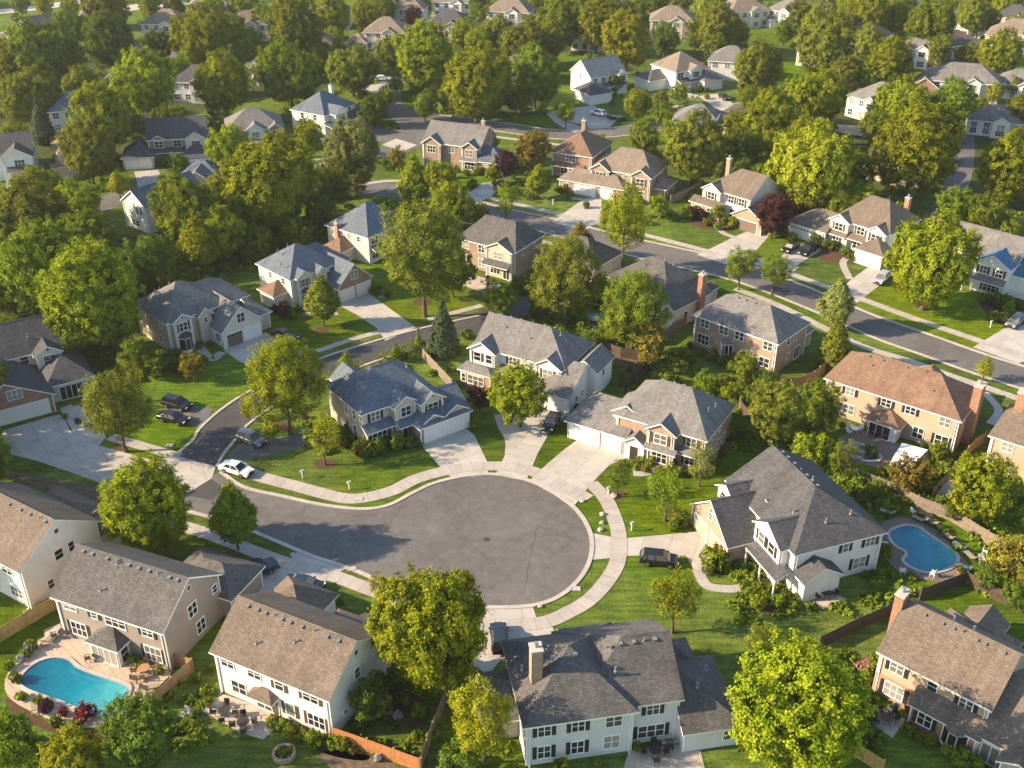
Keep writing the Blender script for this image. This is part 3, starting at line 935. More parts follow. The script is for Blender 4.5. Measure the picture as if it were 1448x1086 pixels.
    g = h.block(11.4, 17.4, -3.4, 6.2, 2.95, 'x:hg', .64); h.garage(g, 'F', 14.8, 4.6)
    u = h.block(14.9, 18.6, 3.0, 8.6, 4.4, 'y:gg', .7); h.win(u, 'R', 5.5, 3.2, .7, 1.); h.wins(g, 'R', [-1, 1], 1.6, .7, .9); h.win(u, 'F', 16.8, 3.9, .6, .8, 0, 1)
    h.vents(b, [1.5, 3.2, 5, 7, 9, 10.6], 1, .5); h.pipes([(3.5, 3, 7.6), (12, 4.4, 8.2), (8, 2.4, 7.2)])
    h.bushes([(17.9, -1.2, .7), (-.9, -4.2, .7), (2, -4.4, .7), (4.8, -3, .8)])
    h = House('H13', 'tan two-storey house with blue-grey roof and three-car white garage facing the cul-de-sac from the left', 'blue-grey roofed house', (508, 584), (620, 550), 4, wall='siding_beige', roof='shingle_blue')
    b = h.block(0, 11.4, 0, 9.6, 5.5, 'x:hh', .7, hipf=.9); h.win(b, 'F', 2.0, 4.35, 1.3, 1.35, 1)
    d = h.block(4.4, 7.7, -1.3, 4.6, 5.5, 'y:gg', .66); h.win(d, 'F', 6.05, 4.3, 1.5, 1.4, 0); d2 = h.block(7.9, 11.3, -2.6, 4.6, 5.45, 'y:gg', .66); h.win(d2, 'F', 9.6, 4.35, 1.6, 1.3, 1); h.louvre(d2, 'F', 9.6, 6.1, .2)
    h.lean(-.3, 4.4, -1.5, 0, 2.8, 3.6); y = h.block(.1, 4.1, -.9, 0, 2.6, None, wall='brick_tan'); h.win(y, 'F', 2, 1.5, 2.2, 1.5, 1)
    h.slider(d, 'F', 6.2, 1.5); h.lean(4.3, 7.6, -2.6, -1.3, 2.7, 3.3)
    g = h.block(6.6, 14.6, -4.1, 3.5, 2.95, 'x:hg', .62, wall='brick_tan', o=.45); h.garage(g, 'F', 9.3, 4.2, 2.2); h.garage(g, 'F', 13.0, 2.6, 2.2)
    h.block(10.6, 14.4, -3.9, 1, 3.1, 'y:gg', .62, wall='siding_beige', o=.35, cx=False); h.block(7.3, 10.3, -3.85, 0, 3.1, 'y:gg', .6, wall='siding_beige', o=.3, cx=False)
    h.wins(b, 'L', [2.3, 4.4], 4.2, .7, 1.5, 0); h.wins(b, 'L', [2.3, 4.4], 1.6, .7, 1.6)
    h.block(2, 6, 9.2, 12.4, 4.6, 'y:gg', .8, cx=False)
    h.pipes([(3.4, 3, 7.6), (7.4, 6, 8.2), (9, 3, 8.4)])
    h.bushes([(1.2, -2.2, 1.3), (3.6, -2.6, 1.2), (5.6, -3.2, .8), (6.2, -4.2, .6), (-1.4, -.8, 1.1), (-1.8, 2., 1.), (15.2, -3, .7), (-1.2, -2.4, .8)], 'leaf_dark')
    h = House('H14', 'tan brick house with sunlit two-door garage at the head of the cul-de-sac', 'house heading the cul-de-sac', (880, 590), (997, 619), -4, wall='brick_tan', roof='shingle_grey', shutter='shutter_brown')
    b = h.block(-1.5, 11.2, 0, 10, 5.5, 'x:hh', .74, hipf=.85)
    d = h.block(-2.2, 1.6, .8, 5.5, 5.4, 'y:gg', .6); h.win(d, 'F', -.2, 4.2, 1.5, 1.4, 1)
    d2 = h.block(3.6, 7.4, -1.3, 4.6, 5.5, 'y:gg', .62); h.win(d2, 'F', 5.5, 4.3, 1.7, 1.4, 1); h.win(d2, 'F', 5.5, 1.55, 2.1, 1.7); h.win(b, 'F', 9.3, 4.35, 1.3, 1.35, 1); h.win(b, 'F', 9.3, 1.55, 1.3, 1.5, 1)
    pp = h.block(.6, 3.4, -1.6, 0, 2.7, 'y:gg', .7, wall='siding_white', o=.3, cx=False); h.door(pp, 'F', 2, 'door_dark', 1.2, 2.2)
    h.lean(3.4, 8.0, -2.1, -1.3, 2.8, 3.3); h.lean(7.4, 11., -1.1, 0, 2.8, 3.4)
    g = h.block(-8.3, .5, -1., 7.5, 2.95, 'x:hg', .62, wall='brick_tan', o=.45); h.garage(g, 'F', -5.7, 4.4); h.garage(g, 'F', -1.6, 2.7)
    h.win(b, 'R', 3, 4.4, .9, 1.2); h.win(b, 'R', 5.4, 4.4, .7, 1.2); h.wins(b, 'R', [2.5, 5.6, 7.4], 1.6, .8, 1.5)
    h.vents(b, [2.5, 4.2, 5.6], 1, .5); h.pipes([(-5, 2.2, 4.9), (9.8, 4, 7.2), (10.2, 5.6, 7.2)])
    h.bushes([(3.2, -3.4, .6), (4.6, -3.2, .7), (6.2, -3, .7), (7.6, -2.4, .7), (8.6, -2, .8), (10.4, -1.2, .8), (1.2, -3.8, .5), (2.4, -3.0, .5)], 'leaf_olive')
    h.bushes([(12, 1.5, .5), (12.1, 2.8, .55), (12.1, 4.2, .5), (12.1, 5.5, .5)], 'leaf_dark')
    # large house on the right
    h = House('H15', 'large off-white house with steep charcoal roof and tan gabled garage by the bulb', 'large charcoal-roofed house', (1124, 784), (1256, 751), wall='siding_white', roof='shingle_charcoal')
    b = h.block(0, 11.6, 0, 14.8, 5.5, 'y:hg', .6)
    h.win(b, 'F', 6.7, 4.4, .7, 1.2, 1); h.win(b, 'F', 10, 4.4, 1.2, 1.2, 1); h.win(b, 'F', 9.0, 1.6, 1.6, 1.5, 1); h.win(b, 'F', 4.7, 1.3, .9, 1.9)
    d = h.block(-1.2, 4., 1.2, 6.4, 5.5, 'x:gg', .62); h.wins(d, 'L', [2.8, 4.9], 4.3, 1.1, 1.4, 1); h.win(d, 'L', 3.8, 1.5, 1.8, 1.5)
    h.block(.2, 4.8, -2.2, 1., 2.9, 'y:gg', .6, cx=False); h.lean(-2.6, -.9, -.6, 5.8, 2.6, 3.3, posts=[(-2.5, -.4), (-2.5, 2.6), (-2.5, 5.6)], low='L')
    g = h.block(-4.6, .6, 6.4, 14.9, 3.0, 'x:gg', .78, wall='brick_tan', o=.4); h.garage(g, 'L', 8.7, 3., 2.3, 'garage_tan'); h.garage(g, 'L', 12.5, 3., 2.3, 'garage_tan'); h.louvre(g, 'L', 10.65, 5., .25); h.win(g, 'L', 10.65, 4.1, .8, .8)
    dm = h.block(-1.6, 3, 10.4, 14.4, 5.4, 'x:gg', .6, wall='siding_white', cx=False); h.wins(dm, 'L', [11.7, 13.1], 4.6, .9, 1.2)
    h.block(1.5, 5, 6.9, 9.9, 5.5, 'x:gg', .62, cx=False)
    h.block(7, 13.4, 8.4, 14, 3.2, 'x:gh', .6); h.lean(11.6, 13.6, 1, 6.5, 2.6, 3.4, posts=[(13.4, 1.2), (13.4, 6.3)], low='R')
    h.vents(b, [6.2, 7.3, 8.4, 9.5, 11, 12.4, 13.6], 1, .5); h.pipes([(2.4, 4.6, 7.2), (5, 2, 7), (8.4, 2.2, 7.2), (6.2, 7, 9.2)])
    h.bushes([(-3.6, -.4, .7), (-3.3, 1.2, .8), (-3.5, 2.8, .7), (-2.6, -1.8, .9), (-1.2, -2.8, .6)], 'leaf_mid')
    h.bushes([(9.4, -1, .5), (10.8, -1, .5)], 'leaf_dark')
    h = House('H16', 'long tan house with rust-brown hipped roof and big brick chimney on one end', 'long rust-roofed house', (1165, 533), (1360, 595), wall='siding_tan', roof='shingle_rust')
    b = h.block(0, 18.7, 0, 9.4, 5.5, 'x:hh', .66); h.win(b, 'F', 3.6, 4.45, 1.2, 1.1, 1); h.win(b, 'F', 8.8, 4.5, 1.3, 1.1, 1); h.win(b, 'F', 12.2, 4.5, 1.3, 1.1, 1); h.win(b, 'F', 16.9, 4.4, 1.4, 1.3)
    h.win(b, 'F', 3.4, 1.6, 2.4, 1.4); h.win(b, 'F', 13.8, 1.5, 1.4, 1.6); h.win(b, 'F', 17, 1.5, 1.7, 1.5, 1)
    pp = h.block(7.6, 11.6, -2.2, 0, 2.6, 'y:hg', .5, wall='siding_white', cx=False, o=.5); h.slider(pp, 'F', 9.2, 2.9, 2.); h.block(18.2, 18.72, -.02, 1.6, 5.3, None, wall='brick_orange', cx=False)
    h.chimney(19.25, 4.6, 8.9, 1.1, 1.9, 'brick_orange'); h.vents(b, [4, 6, 9.4, 12], -1, .5); h.pipes([(5, 3, 7.5), (14, 2.2, 6.9)])
    h.block(3, 8, 9, 13, 3., 'y:hh', .6); h.block(9, 13, 9.2, 12, 4.5, 'y:hg', .6, cx=False)
    h.bushes([(16.8, -1.2, .6), (18.2, -1.2, .6), (15.2, -1, .5), (.8, -1, .8)], 'leaf_olive')
    h = House('H17', 'tan house with brown roof and brick chimney cut by the right picture edge', 'tan house at the right edge', (1398, 614), (1470, 637), wall='siding_tan', roof='shingle_brown', W=13)
    b = h.block(0, 12, 0, 9.4, 5.5, 'x:hh', .66); h.wins(b, 'F', [2.2, 6], 4.4, 1.4, 1.2); h.wins(b, 'F', [2.4, 6], 1.5, 1.5, 1.5); h.chimney(1.4, 6.5, 9.4, 1.2, 1.6, 'brick_orange')
    # bottom right
    h = House('H18', 'tan and brick house with brown gable roof and bay window, lower right corner', 'lower right corner house', (1239, 919), (1402, 1003), wall='siding_tan', roof='shingle_brown')
    b = h.block(0, 10.9, 0, 9.4, 5.5, 'x:gg', .7); h.win(b, 'F', 1.9, 4.4, 1.3, 1.3, 1); h.win(b, 'F', 5.5, 4.4, .9, 1.2); h.win(b, 'F', 8.8, 4.4, 1.2, 1.2, 1)
    y = h.block(.02, 4.5, -.06, 2, 2.7, None, wall='brick_red', cx=False); h.win(y, 'F', 2.1, 1.5, 1.9, 1.6, 1)
    y = h.block(4.5, 10.9, -1.6, 0, 2.75, None, wall='brick_red'); h.lean(4.2, 11.3, -2., 0, 2.7, 3.9); h.win(y, 'F', 6, 1.6, 1.3, 1.6, 1); h.bay(9, -1.6, 2.4, .8, .4, 2.3)
    h.chimney(-.55, 4.3, 9.8, .9, 1.5, 'brick_orange'); h.vents(b, [2, 3.8, 4.9, 5.8, 7.2, 8, 9.8], -1, .5); h.pipes([(4.4, 5.6, 8.4), (6.4, 5.6, 8.4)])
    g = h.block(10.9, 17, -1.2, 10, 3., 'x:gh', .6); h.slider(g, 'F', 12.6, 2.4); h.wins(g, 'F', [15.4], 1.4, 1.4, 1.3); d = h.block(13.6, 16.6, -3, 3, 2.9, 'y:gg', .5); h.win(d, 'F', 15.1, 1.4, 1.6, 1.2)
    h.block(2, 9, 9.2, 13.6, 2.9, 'x:hh', .6); h.block(3.4, 7, 9.4, 15.4, 2.9, 'y:gg', .7, wall='siding_cream')
    h.bushes([(5.2, -2.8, .7), (6.6, -2.9, .6), (10.4, -2.9, .9), (11.6, -2.7, .9), (12.8, -2.6, .6), (-1.2, 2, 1.), (-1.4, 4, .9), (-.8, .4, .9)], 'leaf_mid')
    # main street, far side
    h = House('H19', 'white house with tan roof and dark red shrubs by its front', 'house with dark red shrubs', (995, 262), (1062, 283), 2, wall='siding_white', roof='shingle_brown', shutter='shutter_brown')
    b = h.block(0, 11., 0, 10, 5.5, 'x:hg', .7); d = h.block(.2, 4.4, -1, 4.6, 5.5, 'y:gg', .62); h.win(d, 'F', 2.3, 4.3, 1.6, 1.4, 1); h.wins(b, 'F', [6.5, 9], 4.3, 1.3, 1.4, 1); h.wins(b, 'F', [7.6], 1.5, 2.2, 1.6)
    h.lean(-1.8, 6, -3., -1, 2.7, 3.6); y = h.block(-1.4, 5.6, -2.4, -1, 2.5, None, wall='brick_tan'); h.win(y, 'F', .4, 1.4, 1.6, 1.4); h.win(y, 'F', 3.4, 1.4, 1.6, 1.4); g = h.block(9.2, 16, -3, 5, 2.9, 'y:gg', .6, wall='brick_tan', rm='shingle_charcoal'); h.garage(g, 'F', 12.6, 4.8, 2.2, 'garage_brown')
    h.chimney(1, 6.4, 10, .9, .9, 'brick_tan'); h.pipes([(6, 5.6, 8.4)]); h.bushes([(-1, -4, 1.2), (8.2, -1.4, .9), (7.2, -2.6, .8)], 'leaf_mid'); h.bushes([(.8, -4.4, 1.3), (2.6, -4.2, 1.1)], 'leaf_purple')
    h = House('H20', 'white house with brown roof and two white garages, black cars on its left driveway', 'white two-garage house', (1177, 306), (1259, 331), wall='siding_white', roof='shingle_brown', shutter='shutter_brown')
    b = h.block(0, 11.6, 0, 11, 5.5, 'x:hh', .7, hipf=.7); d = h.block(-.2, 3.6, -1., 4.6, 5.5, 'y:gg', .62); h.win(d, 'F', 1.7, 4.3, 1.6, 1.4, 1); h.win(d, 'F', 1.8, 1.5, 1.9, 1.5)
    d2 = h.block(7.8, 11.4, -1.2, 4.6, 5.5, 'y:gg', .62, rm='shingle_brown'); h.win(d2, 'F', 9.6, 4.3, 1.7, 1.4, 1); h.win(b, 'F', 5.8, 4.3, 1.5, 1.4, 1); h.win(b, 'F', 5.8, 1.4, 2.4, 1.9)
    h.lean(3.4, 8, -1.6, 0, 2.8, 3.6, posts=[(4, -1.5), (7.6, -1.5)]); h.lean(-.4, 3.8, -2., -1, 2.8, 3.4)
    g = h.block(-8.4, -.2, -2.2, 6, 2.95, 'x:hg', .6, o=.45, wall='brick_tan'); h.garage(g, 'F', -4.4, 7., 2.3, lights=1); g2 = h.block(7.8, 13.2, -4.6, -1.2, 2.9, 'y:hg', .6, wall='brick_tan'); h.garage(g2, 'F', 10.5, 4.6)
    h.chimney(9.6, 9, 9.6, .9, .9, 'brick_red'); h.vents(b, [3, 5, 7], 1, .5); h.wins(b, 'R', [3, 7], 4.3, .9, 1.2)
    h.bushes([(-1.6, -3.2, 1.3), (.6, -3, 1.), (2.2, -2.8, 1.), (6.2, -3.8, .9), (6.4, -2.8, .8), (4, -2.8, .6)], 'leaf_dark')
    h = House('H21', 'white house with pale grey and bright blue roof by the main street', 'white house with bright blue roof', (1381, 365), (1434, 380), 0, wall='siding_white', roof='shingle_grey')
    b = h.block(-6.5, 5.9, 1., 11, 5.5, 'x:gg', .66); d = h.block(0, 5.8, -1.2, 7, 5.5, 'y:gg', .58, rm='shingle_azure', o=.35); h.wins(d, 'F', [1.5, 4.3], 4.3, 1.2, 1.3, 1); h.win(d, 'F', 3.2, 1.4, 2.2, 1.6, 1); h.wins(b, 'F', [-4, -1.5], 4.3, 1.2, 1.3)
    h.lean(-4, 5.9, -2.8, -1.2, 2.7, 3.4, posts=[(-3.6, -2.6), (-1, -2.6)]); d3 = h.block(-5.4, -1.6, -.4, 5, 5.4, 'y:gg', .6, rm='shingle_azure'); h.win(d3, 'F', -3.5, 4.2, 1.4, 1.3)
    h.block(5.9, 13, 1, 10, 4., 'x:gh', .6, rm='shingle_azure'); h.wins(b, 'R', [4, 7], 4.3, .9, 1.2); h.vents(b, [-4, -2, 0, 2], 1, .5)
    h.bushes([(5.8, -3.2, 1.), (7, -2.8, 1.1), (4.4, -3.6, .8), (7.4, -4.4, 1.)], 'leaf_mid')
    h = House('H22', 'tan brick house with tan-brown roof and slate gable, wide front drive to the main street', 'tan brick house with wide front drive', (837, 236), (922, 250), wall='brick_tan', roof='shingle_tan', shutter='shutter_brown')
    b = h.block(0, 13.1, 0, 10, 5.5, 'x:hh', .7, hipf=.8); d = h.block(-.4, 3.8, -1., 4.8, 5.5, 'y:gg', .64); h.win(d, 'F', 1.7, 4.2, 1.6, 1.5, 1); d2 = h.block(9, 13.3, -1.1, 4.8, 5.5, 'y:gg', .64); h.win(d2, 'F', 11.1, 4.2, 1.8, 1.5, 1); h.wins(b, 'F', [5.2, 7.4], 4.2, 1.1, 1.3); h.win(d2, 'F', 11.1, 1.5, 2.2, 1.5)
    g = h.block(-6.6, 8.2, -3.2, 2.5, 2.9, 'x:hh', .62, wall='brick_tan'); h.win(g, 'F', -5, 1.5, 1.3, 1.2); h.garage(g, 'F', -.6, 4.8); h.garage(g, 'F', 4.6, 3.); h.wins(b, 'R', [3, 6], 4.3, .9, 1.2); h.block(12.8, 16, 1, 7, 2.9, 'x:gh', .6)
    h.pipes([(8, 4, 8), (6, 5.6, 8.6)]); h.bushes([(-6.4, -4.2, 1.), (-4.4, -4.4, .8), (10, -2.2, .8), (12, -2.2, .8)], 'leaf_olive')
    h = House('H23', 'brown brick house with brown hipped roof between the orange tree and the tan brick house', 'brown brick house beside the orange-tinted tree', (778, 213), (818, 219), 0, wall='brick_brown', roof='shingle_rust', W=9.5)
    b = h.block(0, 9.5, 0, 12, 5.5, 'y:hh', .66); h.win(b, 'F', 4.5, 4.3, 2.2, 1.4); h.win(b, 'F', 3, 1.5, 1.7, 1.6); h.door(b, 'F', 6, 'door_red'); g = h.block(7.6, 14.2, 0.4, 10, 2.9, 'y:hh', .55, wall='brick_tan', rm='shingle_tan'); h.lean(.2, 8, -1.5, 0, 2.7, 3.3, posts=[(4.6, -1.4), (7.6, -1.4)]); h.chimney(3, 11, 9.8, .9, .9, 'brick_tan')
    h = House('H24', 'brown brick house with pale grey gable roof and two slate front gables', 'brick house with slate front gables', (596, 199), (680, 209), wall='brick_brown', roof='shingle_grey')
    b = h.block(0, 14, 0, 10, 5.5, 'x:gg', .66); d = h.block(.2, 4.6, -1, 4.8, 5.5, 'y:gg', .66, rm='shingle_blue'); h.win(d, 'F', 2.4, 4.2, 1.9, 1.5); d2 = h.block(10, 13.6, -1.2, 4.8, 5.5, 'y:gg', .66, rm='shingle_blue'); h.win(d2, 'F', 11.8, 4.2, 1.8, 1.5); h.win(d2, 'F', 11.8, 1.4, 2.2, 1.7); h.win(b, 'F', 7, 4.2, 1.6, 1.4); h.lean(9.6, 14, -2.2, -1.2, 2.7, 3.4)
    g = h.block(13.8, 20, -1.5, 6, 2.9, 'x:gh', .6, rm='shingle_blue'); h.garage(g, 'F', 17, 4.8, 2.2, 'garage_tan'); h.chimney(12.6, 5.6, 9.8, .8, .8, 'brick_tan'); h.wins(b, 'R', [3, 6], 4.2, .9, 1.2)
    h.bushes([(14.6, -2.6, 1.1), (9.2, -2.4, .8)], 'leaf_mid')
    h = House('H25', 'white house with deep blue roof and tall white side gable beside the upper cul-de-sac', 'white house with deep blue roof', (455, 162), (507, 146), 7, wall='siding_white', roof='shingle_blue')
    b = h.block(0, 12, 0, 10.4, 5.5, 'x:hh', .7); d = h.block(1.8, 6.2, -2.2, 5, 5.5, 'y:gg', .66); h.wins(d, 'F', [3., 4.8], 4.4, .8, 1.4); h.wins(d, 'F', [4], 1.4, 1., 1.4); h.win(b, 'F', 9.8, 4.4, 1., 1.4); h.wins(b, 'L', [3, 7], 4.4, .9, 1.2); g = h.block(7.6, 15, -2, 5.5, 2.8, 'x:gh', .6, rm='shingle_charcoal'); h.garage(g, 'F', 11.4, 4.8); h.lean(-1, 2, -4, -.2, 2.6, 3.6, posts=[(-.8, -3.8), (1.8, -3.8)]); h.chimney(11, 6.4, 9.4, .8, .8, 'siding_white'); h.bushes([(3, -3.4, .8), (5.4, -3.2, .7)], 'leaf_dark')
    h = House('H26', 'red brick house with grey hipped roof left of the deep blue roof', 'red brick house', (318, 184), (400, 180), 4, wall='brick_red', roof='shingle_grey')
    b = h.block(0, h.W, 0, 10, 5.5, 'x:hh', .68); d = h.block(4.6, 8.6, -1.2, 4.8, 5.5, 'y:gg', .66, wall='siding_white'); h.win(d, 'F', 6.6, 4.3, 1.7, 1.4); h.win(d, 'F', 6.6, 1.5, 1.8, 1.5); d2 = h.block(9.8, 13, -1., 4.8, 5.5, 'y:gg', .66); h.win(d2, 'F', 11.4, 4.3, 1.6, 1.4); h.lean(3.6, 13, -2.6, -1., 2.7, 3.4, posts=[(4, -2.4), (9, -2.4), (12.6, -2.4)]); h.two(b, 'F', [2], 1.3); h.bushes([(10, -3.6, .9), (12, -3.6, .8), (6, -3.6, .8)], 'leaf_purple')
    h = House('H27', 'tan house with dark grey gable roof, projecting white gable and two grey garages, upper left', 'tan house with two grey garages', (205, 199), (290, 192), -6, wall='siding_taupe', roof='shingle_charcoal')
    b = h.block(0, 12.9, 0, 9.8, 5.5, 'x:gg', .68); d = h.block(8.6, 13.1, -1.2, 4.6, 5.5, 'y:gg', .64, wall='siding_cream'); h.win(d, 'F', 10.9, 4.3, 1.9, 1.4); h.win(b, 'F', 2.4, 4.3, 2., 1.5); h.win(b, 'F', 6.6, 4.3, 1.6, 1.4); h.win(b, 'F', 3., 1.5, 2.6, 1.8); h.door(b, 'F', 6, 'door_dark'); dd = h.block(1.2, 3.8, -.3, 4, 5.5, 'y:gg', .64, cx=False)
    h.win(dd, 'F', 2.5, 4.3, 1.8, 1.4)
    h.lean(1, 8.4, -1.8, 0, 2.7, 3.5, posts=[(1.2, -1.7), (5, -1.7), (8.2, -1.7)]); g = h.block(-5.4, 1.2, -4.2, 3.5, 2.85, 'y:hg', .6, wall='brick_tan'); h.garage(g, 'F', -3.6, 2.6, 2.2); h.garage(g, 'F', -.6, 2.6, 2.2); g2 = h.block(8.4, 13.6, -4., -1.2, 2.85, 'y:hg', .6, wall='brick_tan'); h.garage(g2, 'F', 11, 4.2, 2.1, 'garage_white', 1)
    h.chimney(-.2, 5.4, 9.8, .8, .8, 'brick_red'); h.pipes([(6, 5.5, 8.6), (11.6, 5.5, 8.8)]); h.bushes([(3.4, -2.8, 1.2), (7.4, -3, .8)], 'leaf_dark')
    h = House('H28', 'white gabled house with grey roof cut by the upper left picture edge', 'white upper-left edge house', (2, 221), (44, 219), 10, wall='siding_white', roof='shingle_charcoal', W=12)
    b = h.block(-8, 6, 0, 10, 5.5, 'x:gg', .7); d = h.block(-.4, 5.9, -2.2, 4.6, 5.5, 'y:gg', .62); h.win(d, 'F', 3.2, 4.2, 2., 1.5); h.lean(.4, 8, -3.8, -2.2, 2.8, 3.6); g = h.block(1, 7.6, -3.3, -2.2, 2.7, None, wall='brick_tan'); h.garage(g, 'F', 4.4, 4.4)
    h = House('H29', 'small tan house with brown roof half hidden behind the upper left garden tree', 'small tan upper-left house', (80, 214), (118, 210), 8, wall='siding_beige', roof='shingle_rust', W=12)
    b = h.block(0, 11, 0, 9, 5., 'x:hh', .68); h.wins(b, 'F', [2.2, 8], 4., 1.4); h.win(b, 'F', 2.6, 1.4, 1.8, 1.6); h.block(-2, 4, -2.5, 0, 2.7, 'x:hh', .5)
    h = House('H30', 'bright white gable end of a house above the dark trees on the left', 'bright white gable end', (160, 286), (214, 290), -26, wall='siding_white', roof='shingle_blue')
    b = h.block(0, h.W, 0, 14, 5.5, 'y:gg', .7); h.wins(b, 'F', [4.6, 5.8], 4.4, .6, 1.4); h.wins(b, 'F', [2.6, 4], 1.4, .9, 1.2); h.block(h.W, h.W + 5, 3, 10, 2.9, 'x:gh', .6)
    h = House('H52', 'low house with tan gable and slate roof just below the two grey garages', 'low slate house below the grey garages', (262, 250), (296, 250), 0, ze=3.2, wall='siding_tan', roof='shingle_blue', W=14)
    b = h.block(-2, 7, 0, 8, 3.0, 'x:hh', .6); d = h.block(0, 5, -2, 4, 3., 'y:gg', .75, wall='siding_tan'); h.win(d, 'F', 2.5, 1.5, 1.4); h.win(b, 'F', 6, 1.5, 1.2)
    # upper street
    h = House('H31', 'white house with blue-grey gable roof and attached white garage on the upper street', 'blue-gabled upper street house', (833, 109), (889, 103), 8, wall='siding_white', roof='shingle_blue')
    b = h.block(0, 11.6, 0, 10, 5.5, 'x:gg', .72); h.wins(b, 'F', [1.4, 4.2, 7, 10], 4.3, 1.3, 1.4); h.win(b, 'L', 5, 5, .6, 1.2); h.lean(0, 11.6, -2, 0, 2.7, 3.6, posts=[(2.4, -1.9), (5, -1.9), (8, -1.9)]); h.wins(b, 'F', [3, 8], 1.4, 1.4, 1.6); g = h.block(-4.2, 2.6, -6.5, 1.5, 2.8, 'x:hh', .64, rm='shingle_charcoal'); h.garage(g, 'F', -.8, 5.2, 2.2); dd = h.block(9, 11.7, -.8, 4, 5.4, 'y:gg', .6); h.win(dd, 'F', 10.3, 4.3, 1.4, 1.3); h.bushes([(4, -3, 1.), (6, -3, .9)], 'leaf_mid')
    h = House('H32', 'cream house with sunlit tan hipped roof and double white garage on the upper street', 'tan-roofed upper street house', (954, 101), (1005, 95), 7, wall='siding_white', roof='shingle_tan')
    b = h.block(0, 11.2, 0, 11, 5.5, 'x:hh', .7); d = h.block(4.2, 8.2, -1.2, 5, 5.5, 'y:gg', .64); h.win(d, 'F', 6.2, 4.3, 2., 1.6); h.win(b, 'F', 1.6, 4.3, 1.8, 1.5); h.win(b, 'F', 9.8, 4.3, 1.2, 1.5); h.win(b, 'F', 2.2, 1.4, 2., 1.7); h.lean(.2, 7, -2.2, 0, 2.7, 3.5, rm='shingle_charcoal', posts=[(.4, -2), (3.6, -2), (6.8, -2)]); g = h.block(7., 13.6, -4.2, 3, 2.85, 'x:hh', .66, rm='shingle_grey'); h.garage(g, 'F', 10.3, 5.2); h.block(-6, 0, 4, 11, 2.9, 'x:hg', .5, rm='shingle_dark'); h.block(4, 9, 10, 14, 5, 'y:hh', .7); h.bushes([(3, -3.2, .9), (6.4, -3, .8), (8, -5.2, .8)], 'leaf_dark')
    h = House('H33', 'pale house with grey hipped roof right of the double white garage', 'pale house by the double garage', (1000, 85), (1046, 88), 0, wall='siding_pale', roof='shingle_grey', W=13)
    b = h.block(0, 12.3, 0, 10, 5.5, 'x:hh', .66); h.wins(b, 'F', [2, 5.5, 9], 4.3, 1.4); h.wins(b, 'F', [2, 9], 1.5, 1.5)
    h = House('H34', 'white house with grey-brown hip roof facing away, below the upper street', 'white house below the upper street', (948, 172), (1022, 178), 0, ze=5.0, wall='siding_white', roof='shingle_grey')
    b = h.block(0, h.W, 0, 11, 4.9, 'x:hh', .6); d = h.block(9, 13, -1.5, 5, 4.9, 'y:gg', .6, wall='siding_white', rm='shingle_blue'); h.win(d, 'F', 11, 3.6, 1.4); h.wins(b, 'F', [2.4, 6], 3.6, 1.3); h.wins(b, 'F', [2.4, 6], 1.3, 1.5)

def far_house(key, label, short, FL, FR, W, D, wall, roof, dang=0., gab=.62, gar='R', ends='hh', gx=None, ze=5.6):
    h = House(key, label, short, FL, FR, dang, ze=ze, wall=wall, roof=roof, W=W, detail=1)
    W = h.W
    b = h.block(0, W, 0, D, ze - .1, 'x:' + ends, .66)
    gx = W * gab if gx is None else gx
    d = h.block(gx - 2, gx + 2, -1.2, D * .45, ze - .1, 'y:gg', .62)
    h.win(d, 'F', gx, ze - 1.3, 1.8, 1.4); h.win(d, 'F', gx, 1.4, 1.9, 1.5)
    for t in (W * .12, W * .36, W * .88):
        if abs(t - gx) > 2.8:
            h.win(b, 'F', t, ze - 1.3, 1.3, 1.4); h.win(b, 'F', t, 1.4, 1.4, 1.5)
    h.wins(b, 'L', [D * .3, D * .7], ze - 1.3, .9, 1.2); h.wins(b, 'R', [D * .3, D * .7], ze - 1.3, .9, 1.2)
    if gar:
        a, c = ((W - 1.2, W + 5.2) if gar == 'R' else (-5.2, 1.2))
        g = h.block(a, c, -3, 4, 2.85, 'x:hh', .6)
        h.garage(g, 'F', (a + c) / 2, 4.8)
    return h

